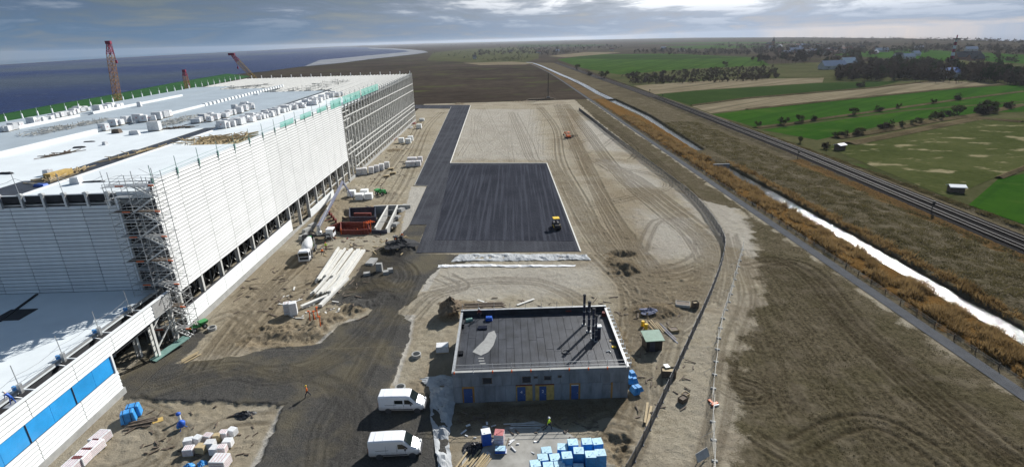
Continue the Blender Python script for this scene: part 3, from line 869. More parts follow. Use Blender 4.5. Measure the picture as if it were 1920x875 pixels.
# ------------------------------------------------------------------ water of the canal
can_m = bpy.data.materials.new('canal_water'); can_m.use_nodes = True
nt = can_m.node_tree; bs = nt.nodes['Principled BSDF']
p = node(nt, 'ShaderNodeNewGeometry').outputs['Position']
bs.inputs['Base Color'].default_value = (0.035, 0.038, 0.034, 1)
bs.inputs['Roughness'].default_value = 0.10
bs.inputs['Specular IOR Level'].default_value = 0.34
wv = noise(nt, p, 0.7, 8, .8)
nt.links.new(node(nt, 'ShaderNodeBump', {'Height': wv, 'Strength': 0.7, 'Distance': 0.16}).outputs[0], bs.inputs['Normal'])
b = B()
yy = list(range(30, 434, 4))
for y0, y1 in zip(yy[:-1], yy[1:]):
    if 197 < y0 < 221: continue
    x0, x1 = (float(np.interp(y, [30, 194, 228, 337, 432], [81.3, 81.0, 83.2, 87.5, 84.0])) for y in (y0, y1))
    b.add([(x0 - 5.5, y0, -0.82), (x0 + 5.5, y0, -0.82), (x1 + 5.5, y1, -0.82), (x1 - 5.5, y1, -0.82)], [(0, 1, 2, 3)])
mk('canal', b, can_m, kind='structure')
can2 = [(84.0, 430), (82.5, 480), (83, 560), (81.5, 650), (77.5, 750), (73, 900), (68, 1040), (60, 1160), (40, 1230), (0, 1290)]
b = B()
for (xa, ya), (xb, yb) in zip(can2[:-1], can2[1:]):
    b.add([(xa - 2.6, ya, .12), (xa + 2.6, ya, .12), (xb + 2.9, yb, .12), (xb - 2.9, yb, .12)], [(0, 1, 2, 3)])
mk('canal', b, can_m, kind='structure')
sheet('pond', [(885, 118.5), (945, 115.2), (1000, 117.5), (960, 119.6)], can_m, .13)
# cycle path
asph_m = land_mat('path_asphalt', (0.085, 0.088, 0.095), (0.120, 0.124, 0.132), 0.5)
b = B()
ys2 = list(range(28, 432, 8)) + [440, 520, 650, 800, 1000, 1150]
xw = lambda y: float(np.interp(y, [30, 430, 650, 800, 1000, 1150], [67.5, 67.6, 67.6, 66.5, 60, 52]))
for y0, y1 in zip(ys2[:-1], ys2[1:]):
    b.add([(xw(y0) - 1.1, y0, .03), (xw(y0) + 1.1, y0, .03), (xw(y1) + 1.1, y1, .03), (xw(y1) - 1.1, y1, .03)], [(0, 1, 2, 3)])
    if y0 > 425:
        b.add([(xw(y0) - 1.1, y0, .1), (xw(y0) + 1.1, y0, .1), (xw(y1) + 1.1, y1, .1), (xw(y1) - 1.1, y1, .1)], [(0, 1, 2, 3)])
mk('cycle_path', b, asph_m, kind='structure')
verge = land_mat('verge_grass', (0.075, 0.055, 0.03), (0.15, 0.105, 0.06), 0.05)
sheet('verge', [(69, 432), (80.4, 432), (77, 650), (72, 800), (58, 1150), (53, 1150), (61.5, 1000), (68, 800), (69, 650)], verge, .105, px=False)
sheet('verge', [(87, 432), (114.5, 432), (114.5, 480), (109, 734), (103, 1124), (64, 1154), (80, 750), (86, 560)], land_mat('bank_grass', (0.06, 0.05, 0.032), (0.125, 0.105, 0.068), 0.05), .108, px=False)

# ------------------------------------------------------------------ asphalt
road_m = land_mat('road_asphalt', (0.040, 0.042, 0.050), (0.072, 0.075, 0.086), 0.12, None, (0.0, 0.9, (0.085, 0.088, 0.10), .5))
pad_m = land_mat('fresh_asphalt', (0.026, 0.028, 0.036), (0.043, 0.046, 0.058), 0.10, None, (0.02, 1.3, (0.062, 0.066, 0.082), .75))
AW = PX(ASPH)
b = B(); b.prism(AW, -0.4, 0.05)
mk('road', b, road_m, kind='structure')
b = B(); b.prism(PX([(778, 197), (881, 197), (880, 203), (849, 204), (778, 203.5)]), -0.2, 0.04)
mk('road', b, road_m, kind='structure')
b = B(); b.prism(PX([(815, 450.5), (845, 309.5), (1024, 309), (1076, 452)]), 0.0, 0.09)
mk('parking_pad', b, pad_m, kind='structure')
kp = PX([(882.3, 198), (844.3, 306), (1025.2, 306), (1088.6, 471.5)])
for a, c in zip(kp[:-1], kp[1:]):
    bb = B(); bb.bar((a[0], a[1], .03), (c[0], c[1], .03), 0.32, 0.26)
    mk('kerb', bb, m_kerb, kind='structure')
kp = PX([(846, 200), (777, 348), (802, 348.3)])
for a, c in zip(kp[:-1], kp[1:]):
    bb = B(); bb.bar((a[0], a[1], 0), (c[0], c[1], 0), 0.2, 0.2)
    mk('kerb', bb, m_conc, kind='structure')
# ------------------------------------------------------------------ the long warehouse hall
XF, Y0, Y1 = -55.8, 82.4, 341.0        # facade plane, near and far end
ftop = lambda y: float(np.interp(y, [82.4, 120, 187.5, 341], [26.6, 26.9, 27.45, 28.5]))
hall = thing('warehouse_hall', 'huge long white warehouse hall under construction, bare steel frame at its far end', 'warehouse', (XF, Y0, 0))
H = dict(parent=hall, world=True)
# roof deck, slopes up gently with distance
b = B()
def slab(b, x0, x1, y0, y1, off, th, mi=0):
    pts = [(x0, y0, roof_z(y0)), (x1, y0, roof_z(y0)), (x1, y1, roof_z(y1)), (x0, y1, roof_z(y1))]
    b.prism(pts, off - th, off, mi)
XD = -157.4
slab(b, XD, XF - .4, Y0, Y1 - .3, -1.45, 0.25)
mk('roof_deck', b, m_rack, **H)
# membrane fields (thick build-up on the deck)
def membrane(x0, x1, y0, y1, m, off=0.0, th=1.1):
    b = B(); slab(b, x0, x1, y0, y1, off, th)
    mk('roof_membrane', b, m, **H)
membrane(-76.6, XF - .35, Y0 + .2, 121.5, m_membrane, .10)
membrane(-76.6, -73.2, 121.5, 133, m_membrane, .09)
membrane(-76.6, XF - .35, 133, 214, m_membrane, .10)
membrane(-107.6, -81.2, Y0 + .2, 146.5, m_membrane, .10)
membrane(-107.6, -80.0, 146.5, 246, m_grey_mem, .0)
membrane(-138.4, -109.0, Y0 + .2, 268, m_grey_mem, -.05)
membrane(XD, -139.8, Y0 + .2, 285, m_grey_mem, -.02)
# flush dark strip between the fields, its shade put into the bitumen colour
b = B(); slab(b, -84.0, -76.6, Y0 + .2, 92, .115, .6); slab(b, -82.6, -76.6, 92.01, 100, .115, .6)
slab(b, -81.8, -76.6, 100.01, 118, .112, .6)
slab(b, -80.6, -76.6, 118.01, 146.5, .11, .6)
slab(b, -78.6, -76.6, 146.51, 246, .06, .6)
mk('roof_shade_strip', b, m_bitumen, **H)
# white upstands along the dark strip and the ridges
def upstand(x, y0, y1, w, h):
    b = B(); slab(b, x - w / 2, x + w / 2, y0, y1, h, h + 1.0)
    mk('upstand', b, m_white2, **H)
upstand(-76.3, Y0 + .1, 125, 0.6, 0.22)
upstand(-76.3, 125.2, 240, 0.5, 0.22)
upstand(-108.3, Y0 + .1, 146, 0.9, 1.0)
upstand(-108.3, 160, 200, 0.8, 0.7)
upstand(-139.1, Y0 + .1, 180, 0.8, 0.7)
upstand(-139.1, 186, 240, 0.8, 0.7)
for k in range(26):                                     # smoke vents in a row on the ridge
    y = 200 + k * 2.9
    b = B(); b.box((-108.3, y, roof_z(y) + .5), (1.3, 1.7, 1.0), top=.8)
    mk('roof_vent', b, m_white2, **H)
# bare purlins and rafters of the unfinished end
for k in range(26):
    x = -57.2 - k * 1.9
    y0 = 214 if x > -77 else 246
    b = B(); b.bar((x, y0 + rnd(0, 14), roof_z(y0) - .25), (x, Y1 - .4, roof_z(Y1) - .25), 0.5, 0.4)
    mk('purlin', b, m_steel, **H)
for k in range(27):
    x = -106.6 - k * 1.9
    y0 = 268 if x > -139 else 285
    b = B(); b.bar((x, y0 + rnd(-4, 10), roof_z(y0) - .3), (x, Y1 - .4, roof_z(Y1) - .3), 0.55, 0.4)
    mk('purlin', b, m_steel, **H)
for k in range(19):
    y = 214.6 + k * 7
    x1 = -76 if y < 246 else (-108 if y < 268 else (-139 if y < 285 else XD))
    b = B(); b.bar((XF - .3, y, roof_z(y) - .75), (x1, y, roof_z(y) - .75), 0.5, 0.5)
    mk('rafter', b, m_steel, **H)
# opening in the membrane with joists
for k in range(14):
    x = -74 + k * 1.3
    b = B(); b.bar((x, 121.4, roof_z(127) - .55), (x, 133.1, roof_z(127) - .35), 0.22, 0.3)
    mk('joist', b, m_wood, **H)

# ---- cladding: every visible panel near the camera is a piece
ROW = 0.62
def panel_mesh(length, m, row=ROW):
    """profiled sheet: lower edge stands proud so each course throws a line of shade. runs along +x, outward -y"""
    h = row - 0.125
    prof = [(0.0, 0.0), (-0.14, 0.0), (-0.14, 0.10), (-0.08, h * .45), (-0.095, h * .55), (-0.05, h), (0.0, h)]
    L = length - 0.09
    vs = [(0.0, y, z) for y, z in prof] + [(L, y, z) for y, z in prof]
    n = len(prof)
    fs = [(i, n + i, n + i + 1, i + 1)[::-1] for i in range(n - 1)] + [tuple(range(n)), tuple(range(n, 2 * n))[::-1]]
    b = B(); b.add(vs, fs)
    return b
pm7 = panel_mesh(7.0, m_white).mesh('cladding_panel', m_white)
RZF = PI / 2                                             # +x of the panel turned to +y : outward (-y) becomes +x
rows_f = 31
cells = [(k, r) for k in range(15) for r in range(rows_f)]
ztop_gap = lambda y: ftop(y)
def facade_cell(k, r):
    y = Y0 + 7 * k
    z0 = 7.62 + r * ROW + (0.0115 * (y - Y0)) * r / rows_f
    return Vector((XF + .02, y + .02, z0))
NEAR = 6
rest = B()
for k, r in cells:
    p = facade_cell(k, r)
    if k < NEAR:
        put('cladding_panel', pm7, hall, p, RZF, world=True)
    else:
        pb = panel_mesh(7.0, m_white)
        rest.add([(p.x - v[1], p.y + v[0], p.z + v[2]) for v in pb.v], pb.f)
mk('cladding_panel', rest, m_white, kind='stuff', **H)
b = B(); b.add([(XF, Y0, 7.5), (XF, 187.4, 7.5), (XF, 187.4, ftop(187)), (XF, Y0, ftop(Y0)), (XF - .3, Y0, 7.5), (XF - .3, 187.4, 7.5), (XF - .3, 187.4, ftop(187)), (XF - .3, Y0, ftop(Y0))],
      [(0, 1, 2, 3), (7, 6, 5, 4), (0, 4, 5, 1), (1, 5, 6, 2), (2, 6, 7, 3), (3, 7, 4, 0)])
mk('wall', b, m_bumper, **H)
for k in range(15):                                      # coping of the parapet
    y = Y0 + 7 * k
    b = B(); b.bar((XF - .1, y, ftop(y) + .12), (XF - .1, y + 6.96, ftop(y + 7) + .12), .5, .16)
    mk('coping', b, m_white2, **H)
# lower band of the facade and its plinth
pmL = panel_mesh(7.0, m_white2, .6).mesh('base_panel', m_white2)
for k in range(7):
    for r in range(5):
        put('base_panel', pmL, hall, (XF + .02, Y0 + .02 + 7 * k, 1.25 + .6 * r), RZF, world=True)
b = B(); b.box((XF - .16, (Y0 + 131.4) / 2, 2.8), (.3, 131.4 - Y0, 3.0)); mk('wall', b, m_bumper, **H)
b = B(); b.box((XF - .1, (Y0 + 131.4) / 2, .6), (.55, 131.4 - Y0, 1.2)); mk('plinth', b, m_conc, **H)
b = B(); b.box((XF + .1, 156, 1.35), (.25, 22, 2.1)); mk('base_wall', b, m_white2, **H)
b = B(); b.box((XF + .05, 263, .4), (.5, Y1 - 186, .9)); mk('plinth', b, m_conc, **H)
b = B(); b.box((XF - .2, 159, .2), (.5, 55, .5)); mk('plinth', b, m_conc, **H)
# columns and frame of the facade
for k in range(16):
    y = Y0 + .3 + 7 * k
    b = B()
    b.box((XF - .7, y, 4.2), (.16, .5, 8.4)); b.box((XF - .35, y, 4.2), (.54, .1, 8.4)); b.box((XF - .02 - .06, y, 4.2), (.1, .5, 8.4))
    mk('column', b, m_steel, **H)
for k in range(9, 15):
    y = Y0 + .3 + 7 * k
    b = B(); b.bar((XF - .5, y, 3.2), (XF - .5, y + 7, 3.2), .25, .25); mk('rail', b, m_steel, **H)
yk = [188.2 + 4.5 * k for k in range(35)]
for i, y in enumerate(yk):
    b = B(); b.box((XF - .2, y, ftop(y) / 2 + .2), (.42, .36, ftop(y) - .4)); mk('column', b, m_steel, **H)
    b = B(); b.box((XF - 5.2, y + .8, ftop(y) / 2), (.42, .36, ftop(y) - 1.5)); mk('column', b, m_steel, **H)
for z in (3.2, 6.9, 9.2, 10.9, 18.5, 22.3):
    b = B(); b.bar((XF + .08, 189 + (0 if z > 7 else 8), z), (XF + .08, Y1 - .5, z + .0), .22, .34); mk('rail', b, m_steel, **H)
for z in (13.2, 21.2, 24.0):
    for y in (187.6, 191.9):
        b = B(); b.bar((XF + .1, y, z), (XF + .1, y + 3.6, z), .2, .34); mk('rail', b, m_steel, **H)
b = B()
for i, y in enumerate(yk[:-1]):                          # bracing and racking behind the frame
    for z in (0.4, 4.2, 8.0, 11.8, 15.6, 19.4, 23.2):
        x = XF - 5.2
        s = (i + int(z)) % 2
        zt = min(z + 3.8, ftop(y) - 1.4)
        b.bar((x, y + .8, z if s else zt), (x, y + 5.3, zt if s else z), .16)
        b.bar((x + .05, y + .8, z), (x + .05, y + 5.3, z), .14)
        if (i * 3 + int(z)) % 2:
            b.bar((XF - .3, y, z), (XF - 5.2, y + .8, zt), .16)
        b.bar((XF - .3, y + 2.2, z + .4), (XF - 5.2, y + 3.0, zt), .13)
    b.bar((XF - 2.4, y + 2.2, 0), (XF - 2.4, y + 2.2, ftop(y) - 1.5), .2)
mk('bracing', b, m_rack, kind='stuff', **H)
b = B()
for i in range(70):                                      # high bay racking deep inside
    y = 84 + i * 3.7
    for x in (-59.8, -63.4):
        b.bar((x, y, 0), (x, y, roof_z(y) - 2), .22)
    for z in (1.8, 5.2, 9, 14, 19):
        zz2 = min(z + 3.4, roof_z(y) - 2)
        b.bar((-59.8, y, z), (-63.4, y, zz2), .12)
        if i % 2: b.bar((-59.8, y, z), (-59.8, y + 3.7, z), .16)
        else: b.bar((-59.8, y, z), (-59.8, y + 3.7, zz2), .12)
mk('storage_rack', b, m_rack, kind='stuff', **H)
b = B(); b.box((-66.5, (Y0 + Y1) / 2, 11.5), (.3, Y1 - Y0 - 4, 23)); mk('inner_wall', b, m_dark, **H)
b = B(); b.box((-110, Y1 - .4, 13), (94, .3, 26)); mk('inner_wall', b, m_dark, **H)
# the end wall above the annex, in the shade
XE = -61.7
pm56 = panel_mesh(5.6, m_white)
pmE = pm56.mesh('cladding_panel', m_white)
rest = B()
for k in range(14):
    x0 = XE - 5.6 * (k + 1)
    for r in range(24):
        z0 = 8.42 + r * .62
        if k < 4:
            put('cladding_panel', pmE, hall, (x0 + .02, Y0 - .25, z0), 0, world=True)
        else:
            rest.add([(x0 + .02 + v[0], Y0 - .25 + v[1], z0 + v[2]) for v in pm56.v], pm56.f)
mk('cladding_panel', rest, m_white, kind='stuff', **H)
b = B(); b.box(((XE + XD) / 2, Y0 - .12, 11.6), (XE - XD, .24, 23.2)); mk('wall', b, m_bumper, **H)
b = B(); b.box((XE + .22, Y0 - .3, 12.4), (.42, .5, 24.2)); mk('corner_post', b, m_white2, **H)
b = B(); b.box(((XE + XD) / 2, Y0 + .28, 24.4), (XE - XD, .3, 1.1)); mk('fascia', b, m_dark, **H)
b = B(); b.box(((XE + XD) / 2, Y0 + .3, 25.02), (XE - XD, .7, .14)); mk('coping', b, m_white2, **H)
for k in range(14):
    x = XE - .8 - 3.4 * k
    b = B(); b.box((x, Y0 - .5, 24.3), (.34, .4, 2.4)); b.box((x, Y0 - .5, 25.3), (.7, .5, .3))
    mk('post_bracket', b, m_galv, **H)
    if k % 2 == 0:
        b = B(); b.tube((x, Y0 - .5, 25), (x - .25, Y0 - .4, 28.6), .045, n=5); mk('guard_post', b, m_galv, **H)
for k in range(6):
    x = XE - .8 - 6.8 * k
    b = B()
    P = [(x - 6.8 * t, Y0 - .4, 27.9 - 1.0 * math.sin(PI * t)) for t in (0, .2, .4, .6, .8, 1)]
    for p, q in zip(P[:-1], P[1:]): b.bar(p, q, .045)
    mk('guard_rope', b, m_galv, **H)
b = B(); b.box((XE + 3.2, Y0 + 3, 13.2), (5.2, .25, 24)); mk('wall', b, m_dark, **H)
# guard posts, green along the facade and white along the seaward edge
for k in range(24):
    y = Y0 + .4 + 6.9 * k
    b = B(); b.tube((XF + .15, y, ftop(y) - 1.2), (XF + .15, y, ftop(y) + 2.6), .055, n=5)
    b.box((XF + .15, y, ftop(y) + .1), (.28, .28, 1.0))
    mk('guard_post', b, m_teal, **H)
for z in (.55, 1.1):
    b = B(); b.bar((XF + .12, Y0, ftop(Y0) + z), (XF + .12, 187, ftop(187) + z), .045); mk('guard_rail', b, m_teal, **H)
for k in range(34):
    y = 130 + 6.2 * k
    b = B(); b.box((XD + .3, y, roof_z(y) + .7), (.34, .34, 1.6)); b.tube((XD + .3, y, roof_z(y) + 1.4), (XD + .3, y, roof_z(y) + 2.6), .05, n=5)
    mk('guard_post', b, m_white2, **H)
for k in range(17):
    x = XF - 1 - 6 * k
    b = B(); b.box((x, Y1 - .5, roof_z(Y1) + .5), (.34, .34, 2.0)); mk('guard_post', b, m_white2, **H)
net_m = bpy.data.materials.new('teal_netting'); net_m.use_nodes = True
nt = net_m.node_tree; bs = nt.nodes['Principled BSDF']
bs.inputs['Base Color'].default_value = (0.20, 0.62, 0.52, 1)
bs.inputs['Alpha'].default_value = 0.42
for (y0, y1) in ((176, 188), (190, 214), (216, 246)):
    b = B(); b.box((XF + .2, (y0 + y1) / 2, ftop(y0) + .4), (.03, y1 - y0, 2.6)); mk('safety_net', b, net_m, **H)
for k in range(3):
    b = B(); b.box((XF + .24, 139 + 14 * k, ftop(140) + .6), (.03, 9, 1.3)); mk('safety_net', b, net_m, **H)

# ------------------------------------------------------------------ annex in front of the end wall
XA = -55.6
annex = thing('annex_building', 'low white annex with a blue window band and flat roof below the shaded end wall', 'building', (XA, 30, 0))
Q = dict(parent=annex, world=True)
b = B(); b.box(((-58.6 - 140) / 2, (28 + 82) / 2 - .1, 8.28), (140 - 58.6, 54, .24)); mk('roof', b, m_membrane, **Q)
b = B(); b.box((-59.0, 54.9, 7.0), (.3, 54, 2.3)); mk('eave_gap_shade', b, m_dark, **Q)  # added dark sheet, paints the shade in the gap under the roof edge
for k in range(8):                                       # fascia panels in four courses
    y = 79.8 - 7 * (k + 1)
    for r in range(4):
        put('fascia_panel', pmL, annex, (XA + .02, y, 6.55 + .6 * r), RZF, world=True)
b = B(); b.box((XA - .2, 52, 7.75), (.36, 55.6, 2.5)); mk('wall', b, m_bumper, **Q)
b = B(); b.box((XA + .14, 77.3, 7.75), (.06, 4.8, 2.3)); mk('foil_sheet', b, m_galv, **Q)
b = B(); b.box((XA - .1, 52, 9.05), (.5, 55.6, .14)); mk('coping', b, m_white2, **Q)
for k in range(10):                                      # blue glazing bays
    y = 64.6 - 3.5 * (k + 1)
    b = B(); b.box((XA - .02, y + 1.75, 5.2), (.16, 3.46, 2.5)); mk('window', b, m_blue, **Q)
    if k % 2 == 1:
        b = B(); b.box((XA + .05, y, 5.2), (.2, .07, 2.5)); mk('window_frame', b, m_bumper, **Q)
b = B(); b.box((XA + .02, 64.75, 5.2), (.4, .3, 2.7)); mk('window_frame', b, m_white2, **Q)
for k in range(6):
    y = 65.2 - 7 * (k + 1)
    for r in range(5):
        put('base_panel', pmL, annex, (XA + .02, y, .95 + .6 * r), RZF, world=True)
b = B(); b.box((XA - .25, 46.6, 3.4), (.42, 37, 5.8)); mk('wall', b, m_bumper, **Q)
b = B(); b.box((XA - .1, 46.6, .45), (.6, 37.6, .95)); mk('plinth', b, m_conc, **Q)
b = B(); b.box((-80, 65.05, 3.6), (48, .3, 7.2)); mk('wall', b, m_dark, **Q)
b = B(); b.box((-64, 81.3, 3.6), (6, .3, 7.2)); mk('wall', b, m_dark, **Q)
for (x, y) in ((-56.3, 74.4), (-56.3, 79.6), (-59.5, 74.8), (-59.8, 80.2), (-64, 75)):
    b = B()
    for s in (-.3, .3):
        b.box((x + s, y, 4.0), (.14, .5, 8.0))
    for z in range(1, 8):
        b.bar((x - .3, y, z), (x + .3, y, z + .8), .1)
    mk('column', b, m_steel, **Q)
for (z, y0, y1) in ((1.2, 74.4, 79.6), (4.6, 74.4, 79.6)):
    b = B(); b.bar((-56.3, y0, z), (-56.3, y1, z + 2.6), .16); mk('brace', b, m_steel, **Q)
for k in range(7):                                       # gap between roof edge and fascia, its struts and guard posts
    y = 74 - 6.6 * k
    b = B(); b.bar((XA - .4, y, 8.6), (-58.7, y + .6, 8.35), .14); b.bar((XA - .4, y, 7.0), (-58.6, y - .8, 8.3), .12); mk('strut', b, m_white2, **Q)
    b = B(); b.tube((-58.2, y, 8.2), (-58.4, y + .1, 12.0), .05, n=5); b.box((-58.2, y, 8.9), (.4, .4, 1.2)); mk('guard_post', b, m_galv, **Q)
    b = B(); b.box((-58.9, y + .3, 8.75), (1.0, .3, .5)); mk('rail_clamp', b, m_bluew, **Q)
    for dz in (1.2, 2.2):
        b = B()
        P = [(-58.25, y - 6.6 * t, 8.4 + dz - .35 * math.sin(PI * t)) for t in (0, .25, .5, .75, 1)]
        for p, q in zip(P[:-1], P[1:]): b.bar(p, q, .03)
        mk('guard_rope', b, m_galv, **Q)
b = B(); b.bar((-58.75, 30, 8.52), (-58.75, 80, 8.52), .3, .24); mk('edge_trim', b, m_galv, **Q)
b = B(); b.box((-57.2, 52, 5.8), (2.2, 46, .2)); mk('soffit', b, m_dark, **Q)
c = G(28, 590, 8.4)
b = B(); b.box((c.x, c.y, 8.44), (4.2, 3.6, .08)); mk('roof_hatch', b, m_dark, **Q)
a, c = G(0, 603, 8.4), G(70, 552, 8.4)
b = B(); b.bar((a.x, a.y, 8.5), (c.x, c.y, 8.5), .35, .2); mk('cable_tray', b, m_dark, **Q)

# stair scaffold in the open corner
scaf = thing('stair_scaffold', 'tall grey stair scaffold tower filling the open corner of the hall', 'scaffold', (-57, 79, 0))
S = dict(parent=scaf, world=True)
sx = [-61.0, -57.4, -54.2]
sy = [79.3, 81.0, 83.0]
for x in sx:
    for y in sy:
        b = B(); b.tube((x, y, 0), (x, y, 26.8 + rnd(0, 2.4)), .055, n=5); mk('standard', b, m_galv, **S)
bl = B(); br = B()
for lv in range(13):
    z = 2.05 * (lv + 1)
    for x in sx:
        bl.bar((x, sy[0] - .3, z), (x, sy[2] + .3, z), .09)
        bl.bar((x, sy[0], z + 1), (x, sy[2], z + 1), .05)
    for y in sy:
        bl.bar((sx[0] - .3, y, z), (sx[2] + rnd(.2, .9), y, z), .06)
        bl.bar((sx[0], y, z + .95), (sx[2], y, z + .95), .045)
        bl.bar((sx[0], y, z + .5), (sx[2], y, z + .5), .045)
    d = 1 if lv % 2 else -1
    bl.bar((sx[0], sy[0], z), (sx[1], sy[0], z + 2), .045)
    bl.bar((sx[1], sy[2], z + 2), (sx[2], sy[2], z), .045)
    if lv % 2 == 0:
        b = B(); b.box(((sx[0] + sx[2]) / 2, (sy[0] + sy[1]) / 2 + .2, z + .03), (6.6, 1.3, .07)); mk('platform', b, m_darkwood if lv % 4 else m_galv, **S)
        br.box((sx[2] + .35, sy[0] + .1, z + .12), (.9, .12, .22)); br.box((sx[0] + 2.4, sy[0] + .1, z + .14), (1.2, .06, .2))
    else:
        b = B(); b.box((sx[0] + 1.2, sy[1] + .9, z + .03), (2.2, 1.4, .07)); mk('platform', b, m_galv, **S)
    b = B()
    xa, xb = (sx[1] - .2, sx[2] - .2)
    p, q = ((xa, sy[0] + .4, z - 2.0), (xb, sy[0] + .4, z)) if d > 0 else ((xb, sy[0] + 1.0, z - 2.0), (xa, sy[0] + 1.0, z))
    b.bar(p, q, .09, .2); b.bar((p[0], p[1] + .8, p[2]), (q[0], q[1] + .8, q[2]), .09, .2)
    for t in np.linspace(0.05, .95, 8):
        cx_, cz_ = p[0] + (q[0] - p[0]) * t, p[2] + (q[2] - p[2]) * t
        b.box((cx_, p[1] + .4, cz_), (.26, .74, .05))
    b.bar((p[0], p[1], p[2] + 1), (q[0], q[1], q[2] + 1), .05); b.bar((p[0], p[1] + .8, p[2] + 1), (q[0], q[1] + .8, q[2] + 1), .05)
    mk('stair_flight', b, m_galv, **S)
mk('ledger', bl, m_galv, kind='stuff', **S)
mk('toe_board', br, m_orange, kind='stuff', **S)
b = B(); b.bar((-56.5, 73.2, .15), (-54.2, 79, .9), 1.6, .1); mk('ramp', b, m_teal, **S)
# ------------------------------------------------------------------ people
def person(label, loc, rz=0.0, vest=None, legs=None, hat=None, stride=0.35, bend=0.0, arms=(0.15, -0.15), h=1.78, group=None):
    """one continuous skinned body: pelvis root, spine, neck, head, arms with hands and fingers, legs with feet. faces -y"""
    t = thing('person', label, 'person', loc, rz, group)
    s = h / 1.78
    V, E, Rr = [], [], []
    def pt(p, r, par=None):
        V.append(Vector(p) * s); Rr.append(r * s)
        if par is not None: E.append((par, len(V) - 1))
        return len(V) - 1
    by = -bend
    pel = pt((0, 0, .95), .135)
    bel = pt((0, by * .25, 1.12), .13, pel)
    che = pt((0, by * .6, 1.34), .155, bel)
    nek = pt((0, by * .85, 1.50), .058, che)
    hd0 = pt((0, by * .95 - .015, 1.60), .085, nek)
    hd1 = pt((0, by - .02, 1.69), .088, hd0)
    for sd_, sw in ((1, stride), (-1, -stride)):
        hip = pt((.10 * sd_, 0, .90), .098, pel)
        kn = pt((.11 * sd_, -sw * .55 - .03, .50), .066, hip)
        an = pt((.11 * sd_, -sw * .75 + (.10 if sw < 0 else 0), .09), .046, kn)
        pt((.12 * sd_, -sw * .75 - .14 + (.10 if sw < 0 else 0), .04), .042, an)
    for sd_, sw in ((1, arms[0]), (-1, arms[1])):
        sh = pt((.20 * sd_, by * .7, 1.42), .062, che)
        el = pt((.27 * sd_, by * .7 - sw * .4, 1.16), .046, sh)
        wr = pt((.27 * sd_, by * .7 - sw * .9 - .05, .93), .032, el)
        pa = pt((.27 * sd_, by * .7 - sw * .95 - .06, .86), .036, wr)
        for k in range(4):
            f1 = pt((.27 * sd_ + .012 * sd_, by * .7 - sw - .035 - .018 * k, .80 - .006 * (k % 2)), .010, pa)
            pt((.25 * sd_, by * .7 - sw - .035 - .018 * k, .765 + .008 * (k == 3)), .009, f1)
        th = pt((.25 * sd_, by * .7 - sw - .11, .845), .011, wr)
        pt((.24 * sd_, by * .7 - sw - .125, .81), .009, th)
    me = bpy.data.meshes.new('body'); me.from_pydata(V, E, []); me.update()
    o = put('body', me, t)
    md = o.modifiers.new('skin', 'SKIN'); md.use_smooth_shade = True
    for v, r in zip(me.skin_vertices[0].data, Rr): v.radius = (r, r)
    me.skin_vertices[0].data[0].use_root = True
    o.modifiers.new('sub', 'SUBSURF').levels = 1
    o.modifiers['sub'].render_levels = 1
    dg = bpy.context.evaluated_depsgraph_get()
    m2 = bpy.data.meshes.new_from_object(o.evaluated_get(dg))
    o.modifiers.clear()
    for mm in (m_skin, vest or m_hivis_o, legs or m_navy): m2.materials.append(mm)
    for p in m2.polygons:
        z, x = p.center.z / s, abs(p.center.x) / s
        p.material_index = 2 if (z < 1.0 and x < .235) else (1 if (z < 1.50 and z > .92) else 0)
        if x > .2 and z < .95: p.material_index = 0
        p.use_smooth = True
    o.data = m2
    b = B(); b.lathe((0, (by - .02) * s, 1.70 * s), [(.125 * s, 0), (.122 * s, .05 * s), (.10 * s, .10 * s), (.05 * s, .135 * s), (.01, .142 * s)], 12)
    b.box((0, (by - .15) * s, 1.705 * s), (.16 * s, .10 * s, .02 * s))
    mk('helmet', b, hat or m_white2, t, smooth=False)
    b = B()
    for q in (-1, 1): b.box((q * .032 * s, (by - .105) * s, 1.665 * s), (.022 * s, .012, .012))
    b.box((0, (by - .118) * s, 1.635 * s), (.022 * s, .03, .04 * s)); b.box((0, (by - .10) * s, 1.595 * s), (.05 * s, .012, .01))
    mk('face', b, m_skin, t)
    return t

# ------------------------------------------------------------------ the flat-roofed concrete building
FX0, FX1, FY0, FY1, FH, RZ = -8.0, 15.5, 60.35, 77.4, 4.85, 4.12
sb_ = thing('pump_building', 'low grey concrete building with a flat dark roof and blue doors', 'building', (3.75, 68.9, 0))
Q = dict(parent=sb_, world=True)
b = B(); b.box(((FX0 + FX1) / 2, (FY0 + FY1) / 2, RZ / 2 - .05), (FX1 - FX0 - .7, FY1 - FY0 - .7, RZ - .1)); mk('core', b, m_bumper, **Q)
fx = lambda c: FX0 + (c - 45) / 76.8
doors = [(135, 260, 150, 240, 0), (690, 860, 703, 788, 1), (890, 1085, 932, 1004, 2), (1245, 1355, 1262, 1336, 3), (1580, 1690, 1588, 1672, 4)]
edges = [FX0]
while edges[-1] < FX1 - 1.4: edges.append(edges[-1] + (1.22 if len(edges) % 5 else 1.7))
edges[-1] = FX1
for a, c in zip(edges[:-1], edges[1:]):
    b = B(); b.box(((a + c) / 2, FY0 + .15 + rnd(0, .03), 3.33), (c - a - .03, .3, 1.5)); mk('wall_panel', b, m_conc2, **Q)
cuts = [FX0] + sorted(sum([[fx(d[0]), fx(d[1])] for d in doors], [])) + [FX1]
for i in range(0, len(cuts), 2):
    a, c = cuts[i], cuts[i + 1]
    n = max(1, round((c - a) / 1.35))
    for k in range(n):
        x0, x1 = a + (c - a) * k / n, a + (c - a) * (k + 1) / n
        b = B(); b.box(((x0 + x1) / 2, FY0 + .15 + rnd(0, .03), 1.275), (x1 - x0 - .025, .3, 2.53)); mk('wall_panel', b, m_conc2, **Q)
